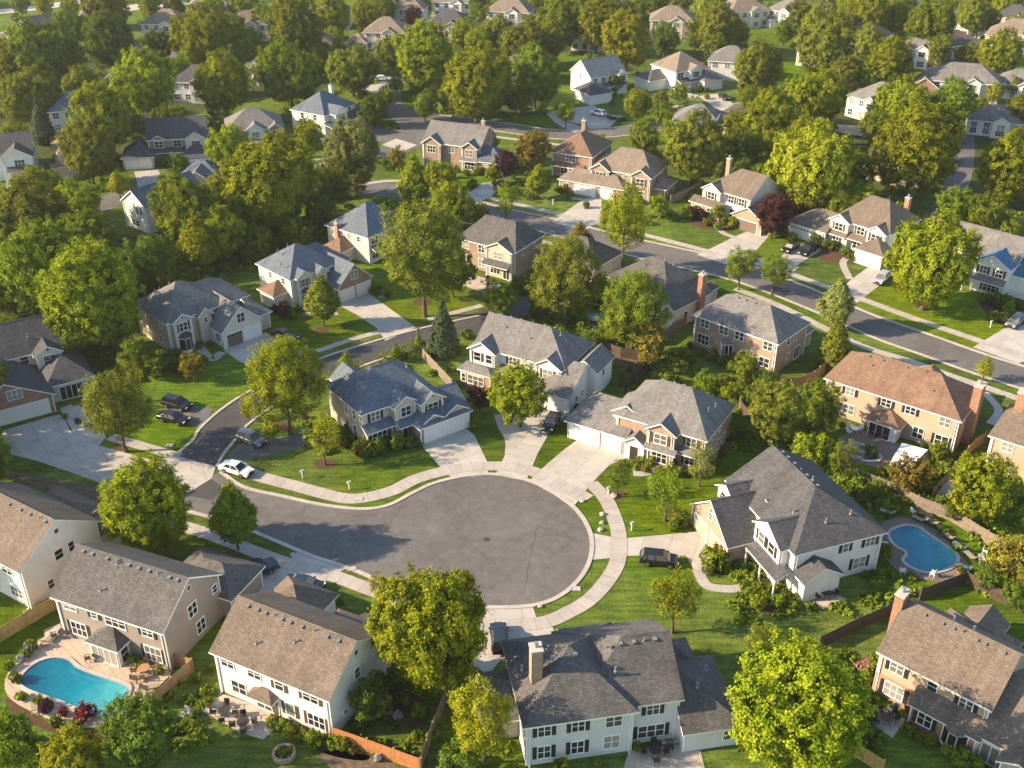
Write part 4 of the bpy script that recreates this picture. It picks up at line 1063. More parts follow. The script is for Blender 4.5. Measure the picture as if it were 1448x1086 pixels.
def far_houses():
    far_house('H35', 'cream house with lit tan hip roof beside the bright yellow-green tree, far back', 'cream house by the bright yellow tree', (918, 28), (985, 30), 15, 11, 'siding_cream', 'shingle_tan')
    far_house('H36', 'yellow-cream house with tan hipped roof at the top edge, right of the tall green tree', 'yellow-cream house at the top edge', (1033, 18), (1098, 16), 16, 12, 'siding_cream', 'shingle_tan', 10)
    far_house('H37', 'cream two-storey house with grey hip roof among the right-hand trees', 'cream house among the right-hand trees', (1196, 133), (1256, 150), 14, 11, 'siding_cream', 'shingle_grey', gar=None)
    h = far_house('H38', 'pale house with broad grey hip roof and a red-brown side gable, upper right', 'pale house with red-brown gable', (1312, 112), (1394, 118), 19, 11, 'siding_white', 'shingle_grey', gar=None)
    h.block(-5, 3, -2, 6, 3.4, 'y:gg', .7, wall='brick_red', rm='shingle_rust')
    far_house('H39', 'low brown-roofed house left of the big tan hip roof, upper right', 'low brown house, upper right', (1341, 66), (1386, 60), 14, 10, 'brick_tan', 'shingle_brown', gar=None, ze=4.2)
    far_house('H40', 'house with broad tan hip roof at the upper right picture edge', 'tan upper-right edge house', (1392, 48), (1450, 54), 18, 13, 'siding_cream', 'shingle_tan', gar=None)
    far_house('H41', 'cream house with tan and grey hip roof standing alone above the upper left trees', 'cream house above the upper left trees', (197, 33), (255, 36), 15, 11, 'siding_cream', 'shingle_tan', 6, gar=None)
    far_house('H42', 'cream house with tan hip roof and low garage wing, top centre left', 'cream house with tan roof, top centre left', (512, 45), (572, 47), 14, 11, 'siding_cream', 'shingle_tan', 4, gar='L')
    far_house('H43', 'house with nearly black hip roof near the purple tree at the top', 'black-roofed house near the purple tree', (600, 34), (660, 36), 15, 11, 'siding_beige', 'shingle_charcoal')
    far_house('H44', 'plain white house at the top edge behind the black roof', 'plain white house at the top edge', (610, 2), (662, 4), 15, 10, 'siding_white', 'shingle_grey', gar=None)
    far_house('H45', 'white house with tan hip roof at the top edge, centre', 'white house with tan roof, top centre', (685, 15), (752, 18), 16, 11, 'siding_white', 'shingle_tan')
    far_house('H46', 'pale roof of a house at the top edge, upper left', 'pale top-left house', (264, 9), (304, 8), 15, 10, 'siding_cream', 'shingle_tan', gar=None)
    far_house('H47', 'tan gabled house near the pale road, upper left corner', 'tan gabled house near the pale road', (46, 44), (84, 40), 13, 10, 'siding_cream', 'shingle_tan', 20, gar=None, ends='gg', ze=4.5)
    far_house('H48', 'dark-roofed house almost hidden among the trees left of the slate dormer', 'dark-roofed house hidden among trees', (142, 118), (182, 116), 14, 10, 'siding_grey', 'shingle_charcoal', gar=None)
    far_house('H49', 'dark slate house with a small white dormer between two bright trees, upper left', 'dark slate dormer house', (238, 115), (278, 116), 13, 10, 'siding_pale', 'shingle_charcoal', gar=None)
    far_house('H50', 'cream house corner between the two big yellow-green trees on the right', 'cream house between yellow trees', (1220, 226), (1262, 232), 13, 10, 'siding_cream', 'shingle_dark', gar=None, ze=4.4)
    far_house('H51', 'pale grey house with grey roof in the trees, top right of centre', 'pale grey house, top right of centre', (1082, 12), (1120, 18), 13, 10, 'siding_pale', 'shingle_grey', gar=None)
    far_house('H53', 'small house with pale roof behind trees on the left of the upper cul-de-sac', 'small pale far house', (362, 100), (392, 96), 12, 9, 'siding_pale', 'shingle_grey', gar=None, ze=4.4)
    far_house('H54', 'low pale-roofed house by the right edge, under the far right trees', 'low pale far-right house', (1368, 168), (1412, 172), 13, 9, 'siding_white', 'shingle_grey', gar=None, ze=4.)
    far_house('H55', 'cream house with brown hip roof in the trees near the top edge, left of centre', 'cream house, top left of centre', (318, 34), (356, 34), 14, 10, 'siding_cream', 'shingle_brown', gar=None)
    far_house('H56', 'white house with grey roof in the trees near the top edge, right part', 'white house, top right part', (1330, 24), (1366, 28), 14, 10, 'siding_white', 'shingle_grey', gar=None)
    far_house('H57', 'tan house with brown roof between trees right of the yellow-cream house', 'tan house between far trees', (1186, 46), (1226, 52), 14, 10, 'siding_cream', 'shingle_brown', gar=None)
    far_house('H58', 'pale house with slate roof in the trees at the far left, above the gabled house', 'pale far-left slate house', (66, 158), (104, 156), 13, 10, 'siding_pale', 'shingle_blue', 6, gar=None)
    far_house('H59', 'cream house with tan roof in the trees behind the cream hip-roofed house', 'cream house behind the upper street', (1126, 66), (1164, 70), 14, 10, 'siding_cream', 'shingle_tan', gar=None)
    far_house('H60', 'white house with tan roof at the top edge beside the two black roofs', 'white house beside the black roof', (440, 18), (478, 18), 13, 10, 'siding_white', 'shingle_tan', gar=None)
    far_house('H61', 'low cream house with grey roof at the right edge among yellow-green trees', 'low cream far right house', (1408, 116), (1450, 120), 13, 9, 'siding_cream', 'shingle_grey', gar=None, ze=4.4)
    far_house('H62', 'white house with dark roof beyond the big trees, upper centre', 'white house beyond the big trees', (720, 92), (758, 92), 13, 10, 'siding_white', 'shingle_charcoal', gar=None)
    far_house('H63', 'cream house with brown roof left of the top-edge trees, far upper left', 'cream house, far upper left', (112, 22), (148, 20), 13, 10, 'siding_cream', 'shingle_brown', gar=None)
    far_house('H64', 'pale house with tan roof between trees, top edge left of the plain white house', 'pale tan-roofed top-edge house', (548, 12), (584, 13), 13, 10, 'siding_pale', 'shingle_tan', gar=None)
    far_house('H65', 'white house with grey roof among trees left of the bright yellow tree', 'white house left of the yellow tree', (806, 46), (846, 48), 13, 10, 'siding_white', 'shingle_grey', gar=None)
    far_house('H66', 'tan house with brown roof at the top edge, right of centre', 'tan top-edge house right of centre', (842, 8), (880, 9), 13, 10, 'siding_tan', 'shingle_brown', gar=None)
    far_house('H67', 'white house with slate roof at the top edge above the right-hand trees', 'white slate house, top right', (1246, 6), (1284, 8), 13, 10, 'siding_white', 'shingle_blue', gar=None)
    far_house('H68', 'cream house with dark roof in the trees, below the top right corner', 'cream house near the top right corner', (1404, 22), (1444, 26), 13, 10, 'siding_cream', 'shingle_charcoal', gar=None)
    far_house('H69', 'pale house with brown roof in the trees left of the cream tan-roofed house', 'pale house, upper left middle', (408, 62), (446, 61), 13, 10, 'siding_pale', 'shingle_brown', gar=None)
    far_house('H70', 'white house with grey roof behind trees right of the tan low house, right side', 'white house behind right-side trees', (1270, 66), (1306, 70), 12, 10, 'siding_white', 'shingle_grey', gar=None)
# ------------------------------------------------------------------ ground, roads, walks, drives, pools
def G(p):
    v = at(p[0], p[1], 0)
    return Vector((v.x, v.y))

def smooth_line(P, n=6, closed=False):
    out = []
    k = len(P)
    rng = range(k) if closed else range(k - 1)
    for i in rng:
        p1, p2 = P[i], P[(i + 1) % k]
        p0 = P[i - 1] if (closed or i > 0) else p1 * 2 - p2
        p3 = P[(i + 2) % k] if (closed or i + 2 < k) else p2 * 2 - p1
        for j in range(n):
            t = j / n
            out.append(.5 * ((2 * p1) + (p2 - p0) * t + (2 * p0 - 5 * p1 + 4 * p2 - p3) * t * t + (3 * p1 - p0 - 3 * p2 + p3) * t ** 3))
    if not closed:
        out.append(P[-1])
    return out

BLOCK_POLY = []; BLOCK_LINE = []
def area_px(name, pix, mat, z, kind='structure', smooth=0, ang=None, thick=.05, **kw):
    P = [G(p) for p in pix]
    if smooth:
        P = smooth_line(P, smooth, True)
    if name != 'rough_ground':
        BLOCK_POLY.append(P)
    if ang is None:
        d = P[1] - P[0]
        ang = math.atan2(d.y, d.x)
    mb = MB(); mb.slab(P, z - thick if thick else None, z)
    o = mb.build(name, mat, None, uvang=ang)
    tag(o, kind=kind, **kw)
    return o

def strip_world(P, w, z, lift=0., mb=None, mi=0, off=0.):
    """a band of width w along P (list of 2D vectors); uv runs along it"""
    mb = mb or MB()
    if mb.uv is None: mb.uv = []
    n = len(P); L = 0.
    prev = None
    for i in range(n):
        d = (P[min(i + 1, n - 1)] - P[max(i - 1, 0)]).normalized()
        nn = Vector((-d.y, d.x))
        if i: L += (P[i] - P[i - 1]).length
        a = P[i] + nn * (off + w / 2); b = P[i] + nn * (off - w / 2)
        k = len(mb.v)
        mb.v += [(a.x, a.y, z), (b.x, b.y, z), (a.x, a.y, z - .12), (b.x, b.y, z - .12)]
        mb.uv += [(L, w), (L, 0), (L, w + .1), (L, -.1)]
        if prev is not None:
            for f in ((prev + 1, k + 1, k, prev), (prev, k, k + 2, prev + 2), (k + 1, prev + 1, prev + 3, k + 3)):
                mb.f.append(f); mb.m.append(mi)
        prev = k
    return mb

def strip_px(name, pix, w, mat, z, n=6, kind='structure', **kw):
    P = smooth_line([G(p) for p in pix], n)
    BLOCK_LINE.append((P, w))
    o = strip_world(P, w, z).build(name, mat)
    return tag(o, kind=kind, **kw)

def kerb_px(pix, w=.55, n=6, closed=False):
    P = smooth_line([G(p) for p in pix], n)
    mb = strip_world(P, w, .1)
    # low gutter pan towards the road is part of the same cast kerb
    return tag(mb.build('kerb', 'kerb_concrete'), kind='structure')

def pool(name, label, pix, coping_mat='paver_tan', cat='swimming pool', water='pool_water', zw=.1, steps=None):
    P = smooth_line([G(p) for p in pix], 5, True)
    c = sum(P, Vector((0, 0))) / len(P)
    root = empty(name, (c.x, c.y, 0), 0, label=label, cat=cat)
    L = [p - c for p in P]
    mb = MB(); mb.slab(L, 0.02, zw); mb.build('water', water, root)
    area = sum(L[i].cross(L[(i + 1) % len(L)]) for i in range(len(L)))
    sgn = 1 if area < 0 else -1
    ring = L + [L[0]]
    cp = strip_world(ring, .42, .2, off=sgn * .2); cp.build('coping', 'kerb_concrete', root)
    inn = MB()
    for i in range(len(L)):
        a, b = L[i], L[(i + 1) % len(L)]
        inn.poly([(a.x, a.y, .0), (b.x, b.y, .0), (b.x, b.y, .19), (a.x, a.y, .19)])
    inn.build('liner', 'pool_water', root)
    return root, c

def ground():
    # one sheet of lawn out beyond everything seen
    mb = MB()
    mb.poly([(-900, -60, 0), (900, -60, 0), (900, 1100, 0), (-900, 1100, 0)])
    tag(mb.build('ground', 'lawn_grass'), kind='structure')
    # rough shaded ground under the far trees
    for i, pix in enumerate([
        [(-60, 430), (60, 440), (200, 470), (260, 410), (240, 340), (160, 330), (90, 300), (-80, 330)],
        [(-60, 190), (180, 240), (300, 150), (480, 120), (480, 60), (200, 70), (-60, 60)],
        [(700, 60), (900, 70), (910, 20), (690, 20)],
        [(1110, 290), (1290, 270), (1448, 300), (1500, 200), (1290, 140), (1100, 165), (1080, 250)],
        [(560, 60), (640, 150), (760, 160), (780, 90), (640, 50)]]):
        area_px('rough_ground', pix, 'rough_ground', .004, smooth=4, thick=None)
    # --- cul-de-sac
    bulb = [(215, 652), (300, 672), (312, 668), (345, 690), (400, 703), (455, 715), (510, 721), (548, 716), (582, 699), (615, 684), (660, 674), (700, 672), (745, 680), (785, 698), (815, 723), (832, 750), (836, 775), (829, 801), (811, 826), (785, 844), (755, 854), (720, 857), (680, 856), (620, 848), (560, 829), (500, 804), (440, 784), (385, 761), (330, 739), (268, 722), (215, 705)]
    area_px('cul_de_sac_road', bulb, 'asphalt', .012, thick=None)
    area_px('road', [(250, 647), (275, 624), (284, 607), (310, 584), (345, 560), (400, 532), (460, 506), (462, 533), (430, 548), (385, 572), (347, 600), (330, 622), (314, 642), (304, 660)], 'asphalt_new', .016, thick=None)
    strip_px('road', [(440, 528), (520, 498), (600, 474), (690, 452), (760, 432), (800, 420)], 7.0, 'asphalt_new', .02)
    # main street
    strip_px('main_street', [(395, 258), (470, 262), (560, 270), (640, 285), (724, 306), (780, 320), (850, 338), (900, 351), (960, 364), (1040, 382), (1110, 408), (1180, 436), (1240, 462), (1310, 487), (1380, 512), (1450, 534), (1560, 566)], 8.2, 'asphalt', .012)
    strip_px('street', [(60, 318), (125, 296), (180, 276), (260, 262), (350, 252), (440, 242), (505, 226), (560, 210), (592, 196), (596, 180), (575, 165), (552, 150), (548, 128), (562, 108)], 7.6, 'asphalt', .016)
    c = G((575, 185)); P = [c + Vector((11 * math.cos(a * PI / 16), 11 * math.sin(a * PI / 16))) for a in range(32)]
    mb = MB(); mb.slab(P, None, .02); tag(mb.build('cul_de_sac_road', 'asphalt'), kind='structure')
    strip_px('street', [(600, 165), (660, 172), (720, 181), (790, 190), (850, 188), (900, 183), (960, 172), (1030, 155), (1086, 143), (1190, 119), (1290, 92), (1400, 76)], 7.6, 'asphalt', .013)
    strip_px('street', [(1362, 180), (1362, 215), (1356, 250), (1345, 280), (1330, 310)], 5.2, 'asphalt', .017)
    strip_px('street', [(-60, 62), (30, 44), (90, 26), (160, 14), (260, 2)], 11., 'drive_concrete', .013)
    strip_px('street', [(-40, 20), (60, 10), (140, -4)], 9., 'drive_concrete', .014)
    strip_px('street', [(180, 62), (205, 70), (240, 78), (300, 84)], 7., 'asphalt', .014)
    strip_px('street', [(800, 8), (812, 24), (845, 30), (900, 40), (912, 68)], 7., 'asphalt', .014)
    strip_px('street', [(1200, 60), (1260, 62), (1300, 74), (1308, 84)], 7., 'asphalt', .018)
    # old repairs: a darker patch and tar-sealed cracks
    area_px('road_patch', [(262, 672), (300, 678), (318, 690), (300, 708), (262, 700)], 'asphalt_new', .0165, thick=None)
    area_px('road_patch', [(1096, 404), (1118, 412), (1106, 424), (1082, 414)], 'asphalt_new', .0165, thick=None)
    rr = random.Random(3)
    for a, b in (((572, 710), (546, 748)), ((546, 748), (600, 790)), ((760, 742), (828, 770)), ((430, 712), (420, 770)), ((760, 742), (740, 840)), ((1020, 372), (1000, 396)), ((1200, 440), (1180, 470)), ((1330, 490), (1310, 512)), ((900, 345), (880, 366)), ((700, 302), (690, 318))):
        A, B = G(a), G(b); n = 9; d = B - A; nn = Vector((-d.y, d.x)).normalized()
        P = [A + d * (i / n) + nn * rr.uniform(-.35, .35) * (0 < i < n) for i in range(n + 1)]
        tag(strip_world(P, .055, .0185).build('sealed_crack', 'asphalt_new'), kind='structure')
    # --- kerbs
    kerb_px([(312, 667), (345, 689), (400, 702), (455, 714), (510, 720), (548, 715), (582, 698), (615, 683), (660, 673), (700, 671), (745, 679), (785, 697), (816, 722), (833, 749), (837, 775), (830, 802), (812, 827), (786, 846), (755, 856), (720, 859), (680, 858), (620, 850), (560, 831), (500, 806), (440, 786), (385, 763), (330, 741), (266, 723)])
    kerb_px([(247, 645), (272, 623), (282, 607), (308, 583), (343, 559), (398, 530), (462, 504), (542, 479), (602, 463), (680, 446)], .45)
    kerb_px([(306, 661), (316, 643), (332, 623), (349, 602), (387, 574), (432, 550), (470, 534), (540, 508), (600, 490)], .45)
    kerb_px([(560, 263), (640, 276), (724, 297), (790, 311), (850, 326), (900, 338), (960, 351), (1044, 370), (1116, 396), (1184, 424), (1244, 449), (1314, 473), (1384, 498), (1454, 520), (1560, 550)], .5)
    kerb_px([(640, 297), (724, 318), (780, 332), (850, 351), (900, 364), (960, 378), (1034, 396), (1104, 421), (1174, 450), (1234, 477), (1304, 502), (1374, 527), (1448, 551), (1556, 584)], .5)
    kerb_px([(255, 255), (350, 246), (435, 236), (500, 221), (535, 211)], .45)
    kerb_px([(640, 178), (720, 188), (790, 197), (850, 195), (900, 190), (965, 178)], .45)
    kerb_px([(602, 160), (660, 167), (720, 175), (790, 184), (850, 182), (895, 177), (960, 166), (1030, 149), (1086, 138)], .45)
    # --- walks
    W = lambda pix, w=1.5, z=.05: strip_px('pavement', pix, w, 'walk_concrete', z)
    W([(330, 655), (362, 672), (420, 688), (482, 704), (515, 704), (555, 694), (590, 677), (640, 664), (690, 659), (745, 664), (790, 684), (832, 706)], 2.1)
    W([(836, 683), (856, 705), (868, 730), (875, 757), (874, 790), (862, 816), (836, 846), (804, 866), (765, 881), (700, 884), (640, 872), (600, 860), (530, 836), (470, 814), (410, 798), (362, 781), (300, 757), (235, 737)], 1.9, .06)
    W([(155, 618), (205, 632), (252, 646)], 1.7)
    W([(448, 497), (495, 481), (542, 468)], 1.3); W([(605, 452), (640, 443), (682, 432)], 1.3)
    W([(505, 262), (560, 256), (640, 268), (735, 290), (790, 303), (860, 319), (919, 334), (1007, 357)], 1.6); W([(1060, 362), (1121, 388), (1184, 411), (1216, 422), (1300, 453), (1397, 486), (1460, 508)], 1.6)
    W([(1040, 408), (1110, 436), (1211, 486), (1291, 512), (1340, 530), (1400, 550), (1470, 574)], 1.5); W([(640, 312), (724, 332), (800, 350)], 1.4)
    W([(240, 246), (350, 238), (430, 228), (470, 222)], 1.4); W([(640, 186), (720, 196), (800, 206)], 1.4); W([(895, 157), (960, 150), (985, 146)], 1.4)
    W([(1392, 555), (1412, 580), (1400, 600)], 1.2, .056)
    # curved front paths
    for pix, w in (([(706, 586), (712, 604), (722, 622), (722, 645)], 1.6), ([(895, 668), (912, 668), (925, 660), (920, 650)], 1.7), ([(986, 806), (1000, 828), (1030, 833), (1058, 830)], 1.3), ([(1202, 395), (1192, 372), (1203, 362), (1222, 352)], 1.3),
                   ([(478, 443), (452, 447), (432, 442)], 1.2), ([(538, 422), (545, 414), (532, 408)], 1.2), ([(314, 498), (300, 508), (288, 498), (282, 490)], 1.5), ([(1040, 336), (1024, 330), (1012, 320)], 1.2), ([(824, 282), (808, 280), (800, 272)], 1.2),
                   ([(985, 134), (978, 138), (974, 128)], 1.4)):
        strip_px('footpath', pix, w, 'walk_concrete', .04)
    # --- drives
    D = lambda pix, mat='drive_concrete', z=.03, ang=None, sm=0: area_px('driveway', pix, mat, z, ang=ang, smooth=sm)
    D([(0, 610), (72, 589), (88, 586), (100, 610), (142, 631), (220, 652), (300, 673), (300, 676), (262, 700), (235, 707), (150, 686), (100, 668), (50, 651), (0, 639), (-60, 640), (-60, 626)])
    D([(220, 651), (250, 645), (305, 660), (300, 676)], 'walk_concrete', .046)
    D([(86, 580), (112, 572), (140, 596), (150, 618), (140, 630), (104, 612)], 'drive_concrete', .036)
    D([(594, 627), (658, 605), (671, 616), (690, 655), (690, 672), (640, 677), (622, 660)])
    D([(772, 577), (803, 584), (792, 597), (778, 610), (760, 642), (744, 680), (700, 672), (712, 648), (723, 627), (720, 606), (728, 588), (750, 582)])
    D([(825, 616), (900, 642), (862, 658), (846, 674), (833, 688), (810, 718), (784, 700), (748, 680), (775, 655), (800, 634)])
    D([(838, 754), (867, 760), (888, 761), (985, 752), (1012, 770), (1016, 792), (1005, 812), (985, 812), (970, 786), (888, 786), (865, 789), (836, 792)])
    D([(686, 858), (752, 854), (760, 878), (778, 876), (788, 906), (730, 918), (704, 938), (690, 955), (668, 940), (676, 905)])
    D([(405, 797), (424, 777), (492, 802), (472, 814), (440, 836), (400, 842), (330, 842), (340, 815)])
    D([(205, 752), (228, 738), (240, 722), (214, 708), (150, 690), (140, 720), (160, 760)])
    D([(315, 495), (376, 470), (392, 480), (426, 492), (436, 488), (420, 512), (365, 522), (340, 512)])
    D([(478, 431), (519, 413), (548, 434), (588, 463), (545, 482), (533, 464), (508, 447)])
    D([(225, 582), (245, 570), (302, 578), (288, 606), (262, 600), (232, 596)], 'asphalt', .026)
    D([(325, 640), (345, 625), (365, 626), (430, 610), (438, 630), (380, 645), (345, 651), (320, 655)], 'asphalt', .026)
    D([(824, 282), (850, 277), (852, 310), (828, 326), (780, 314)])
    D([(1038, 335), (1062, 325), (1090, 331), (1064, 360), (1026, 374), (985, 360), (1008, 350)])
    D([(1126, 345), (1164, 352), (1135, 370), (1108, 390), (1062, 372), (1100, 366)])
    D([(1229, 377), (1264, 386), (1242, 405), (1210, 430), (1178, 420), (1204, 395)])
    D([(1419, 465), (1470, 455), (1480, 500), (1440, 514), (1376, 491)])
    D([(190, 243), (224, 240), (230, 258), (196, 268)]); D([(262, 236), (292, 232), (300, 250), (280, 258)])
    D([(682, 259), (716, 256), (696, 276), (672, 290), (650, 284)])
    D([(808, 153), (840, 149), (852, 160), (876, 166), (862, 180), (835, 182), (822, 176), (795, 170), (775, 158)]); D([(770, 157), (796, 170), (830, 182), (812, 188), (785, 174)])
    D([(987, 136), (1019, 132), (1038, 148), (1020, 158)]); D([(450, 196), (492, 190), (520, 206), (480, 214)]); D([(540, 205), (560, 196), (590, 205), (570, 214)])
    D([(1178, 176), (1225, 178), (1226, 194), (1180, 186)], 'paver_tan'); D([(8, 262), (38, 262), (46, 284), (14, 290)])
    D([(1300, 92), (1328, 84), (1336, 100), (1310, 104)]);
    D([(500, 122), (545, 118), (545, 126), (505, 132)], 'walk_concrete'); D([(1130, 378), (1100, 372), (1085, 382), (1112, 392)], z=.034)
    # --- patios and pool decks
    A = lambda pix, mat, z=.05, sm=0, nm='patio', ang=None: area_px(nm, pix, mat, z, smooth=sm, ang=ang)
    A([(56, 905), (92, 897), (150, 915), (238, 945), (228, 968), (208, 990), (186, 1003), (170, 1020), (118, 1030), (66, 1016), (14, 988), (8, 960), (26, 936)], 'paver_tan', .08, 3, 'pool_deck')
    A([(62, 892), (86, 882), (130, 905), (128, 918), (96, 910), (64, 902)], 'patio_concrete', .1)
    A([(285, 1005), (316, 982), (392, 1008), (398, 1022), (372, 1046), (340, 1036)], 'patio_concrete')
    A([(884, 1078), (890, 1062), (966, 1052), (990, 1060), (1000, 1100), (880, 1100)], 'patio_concrete')
    A([(1150, 851), (1175, 836), (1197, 848), (1164, 862)], 'patio_concrete')
    A([(1228, 1020), (1244, 1000), (1280, 1018), (1262, 1044)], 'patio_concrete')
    A([(1185, 624), (1206, 604), (1290, 634), (1316, 646), (1290, 676), (1250, 664), (1196, 652)], 'paver_dark')
    A([(1246, 742), (1276, 732), (1320, 748), (1362, 790), (1368, 808), (1340, 824), (1290, 816), (1260, 800), (1246, 770)], 'paver_dark', .08, 3, 'pool_deck')
    A([(652, 402), (668, 388), (704, 400), (712, 408), (688, 416)], 'patio_concrete')
    A([(1316, 690), (1340, 672), (1362, 690), (1344, 712)], 'patio_concrete')
    A([(85, 578), (100, 572), (116, 584), (102, 594)], 'patio_concrete', .06)
    A([(832, 452), (842, 446), (852, 452), (846, 464), (836, 464)], 'patio_concrete', .05, 3)
    pool('swimming_pool', 'large kidney-shaped swimming pool with bright blue water in a tan deck, lower left', [(29, 964), (38, 950), (54, 938), (75, 932), (95, 934), (110, 946), (135, 956), (160, 964), (178, 971), (181, 978), (175, 990), (172, 1000), (160, 1007), (142, 1011), (120, 1006), (90, 993), (58, 982), (38, 974)])
    pool('swimming_pool', 'smaller free-form swimming pool with deep blue water in dark paving, behind the large charcoal-roofed house', [(1259, 755), (1270, 748), (1284, 745), (1298, 748), (1312, 758), (1330, 770), (1348, 782), (1352, 792), (1346, 801), (1328, 808), (1308, 809), (1290, 803), (1279, 794), (1284, 786), (1280, 779), (1270, 774), (1262, 766)])
    pool('hot_tub', 'small dark-watered garden pool on the dark patio behind the long tan house', [(1196, 638), (1208, 629), (1226, 634), (1243, 646), (1238, 652), (1216, 650)], cat='garden pool', water='spa_water')
    # --- planting beds
    B = lambda pix, mat='mulch', sm=3: area_px('planting_bed', pix, mat, .022, smooth=sm, thick=None)
    for c, rx, ry in (((461, 656), 17, 7), ((402, 603), 14, 6), ((737, 598), 24, 12), ((171, 632), 12, 5), ((332, 783), 12, 5), ((872, 700), 15, 6), ((950, 722), 10, 4), ((955, 893), 8, 4), ((597, 427), 13, 5), ((455, 466), 9, 4), ((1310, 431), 17, 7), ((705, 457), 8, 3), ((1393, 546), 6, 3), ((762, 286), 6, 2)):
        B([(c[0] + rx * math.cos(k * PI / 4), c[1] + ry * math.sin(k * PI / 4)) for k in range(8)])
    for pix in ([(498, 630), (545, 640), (590, 630), (575, 618), (530, 622), (500, 614)], [(900, 655), (950, 668), (990, 660), (985, 640), (940, 648), (905, 642)], [(392, 1012), (420, 1020), (470, 1050), (520, 1064), (514, 1076), (460, 1066), (410, 1038), (386, 1024)],
                [(1040, 812), (1060, 850), (1080, 868), (1098, 862), (1078, 838), (1060, 808)], [(1284, 1030), (1330, 1058), (1370, 1080), (1380, 1068), (1330, 1040), (1294, 1018)], [(985, 500), (1040, 522), (1090, 545), (1110, 532), (1050, 505), (1000, 485)],
                [(1010, 790), (1000, 800), (1020, 815), (1034, 800)], [(268, 505), (285, 520), (262, 530), (215, 512), (225, 500)], [(1098, 850), (1130, 850), (1156, 838), (1150, 828), (1110, 842)], [(10, 985), (60, 1018), (118, 1036), (170, 1026), (160, 1044), (90, 1040), (20, 1012)],
                [(1160, 368), (1206, 374), (1212, 364), (1168, 354)], [(505, 1000), (560, 1020), (600, 1030), (600, 990), (540, 975)], [(980, 318), (1010, 326), (1040, 322), (1030, 312), (990, 306)], [(1385, 426), (1440, 440), (1444, 460), (1408, 456)], [(1020, 615), (1048, 590), (1056, 606), (1024, 636)]):
        B(pix)
    for pix in ([(455, 1062), (520, 1068), (560, 1086), (470, 1086)], [(-20, 660), (30, 668), (90, 680), (140, 690), (150, 720), (90, 704)], [(870, 490), (900, 500), (930, 520), (900, 528), (860, 505)]):
        B(pix, 'soil')
    # manhole cover
    g = G((688, 763)); m = MB(); m.lathe([(.42, .012), (.4, .03), (.32, .03), (.31, .022)], 20, 0)
    o = m.build('manhole_cover', 'iron'); o.location = (g.x, g.y, 0); tag(o, 'round iron manhole cover in the cul-de-sac asphalt', 'manhole cover')

def free_at(x, y, r=0.):
    """true where neither house, road, walk nor pool is within r"""
    q = Vector((x, y))
    for P in BLOCK_POLY:
        ins = False; n = len(P)
        for i in range(n):
            a, b = P[i], P[i - 1]
            if (a.y > y) != (b.y > y) and x < (b.x - a.x) * (y - a.y) / (b.y - a.y) + a.x: ins = not ins
        if ins: return False
        if r and min((p - q).length for p in P) < r: return False
    for P, w in BLOCK_LINE:
        for i in range(len(P) - 1):
            a, d = P[i], P[i + 1] - P[i]
            t = max(0, min(1, (q - a).dot(d) / max(1e-6, d.length_squared)))
            if (a + d * t - q).length < w / 2 + r: return False
    for h in HOUSES.values():
        u = Vector((x, y, 0)) - h.o
        lx, ly = u.dot(h.ex), u.dot(h.ey)
        for x0, x1, y0, y1 in h.foot:
            if x0 - r < lx < x1 + r and y0 - r < ly < y1 + r: return False
    return True
# ------------------------------------------------------------------ trees and shrubs
nprs = np.random.RandomState

def leaf_mesh(name, tufts, per, spread, leaf, rs, inner=None):
    """tufts: array (n, 6) of place and outward direction; every tuft is a spray of leaf-sized faces"""
    n = len(tufts)
    P = np.repeat(tufts[:, :3], per, 0); N = np.repeat(tufts[:, 3:], per, 0)
    tid = np.repeat(rs.rand(n), per)
    m = len(P)
    off = rs.normal(size=(m, 3)) * spread
    off -= N * (np.sum(off * N, 1, keepdims=True) * .35)
    P = P + off
    nn = N * .95 + rs.normal(size=(m, 3)) * .36 + np.array([0, 0, .12])
    nn /= np.linalg.norm(nn, axis=1, keepdims=True)
    size = leaf * (.65 + .7 * rs.rand(m))
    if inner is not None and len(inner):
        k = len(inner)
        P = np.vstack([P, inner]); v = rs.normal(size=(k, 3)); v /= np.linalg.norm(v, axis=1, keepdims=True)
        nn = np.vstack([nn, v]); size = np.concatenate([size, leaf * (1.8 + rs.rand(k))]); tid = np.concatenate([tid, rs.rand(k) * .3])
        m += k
    a = rs.normal(size=(m, 3)); a -= nn * np.sum(a * nn, 1, keepdims=True); a /= np.linalg.norm(a, axis=1, keepdims=True)
    b = np.cross(nn, a)
    s = size[:, None]
    v = np.empty((m, 4, 3))
    v[:, 0] = P - a * s * .62; v[:, 1] = P + b * s * .4 + nn * s * .1; v[:, 2] = P + a * s * .62; v[:, 3] = P - b * s * .4 + nn * s * .1
    me = bpy.data.meshes.new(name)
    me.vertices.add(m * 4); me.vertices.foreach_set('co', v.reshape(-1))
    me.loops.add(m * 4); me.loops.foreach_set('vertex_index', np.arange(m * 4, dtype=np.int32))
    me.polygons.add(m); me.polygons.foreach_set('loop_start', np.arange(0, m * 4, 4, dtype=np.int32))
    at_ = me.attributes.new('tuft', 'FLOAT', 'POINT'); at_.data.foreach_set('value', np.repeat(tid, 4).astype(np.float32))
    me.update(); me.validate()
    return me

def unit(rs, n):
    v = rs.normal(size=(n, 3)); return v / np.linalg.norm(v, axis=1, keepdims=True)

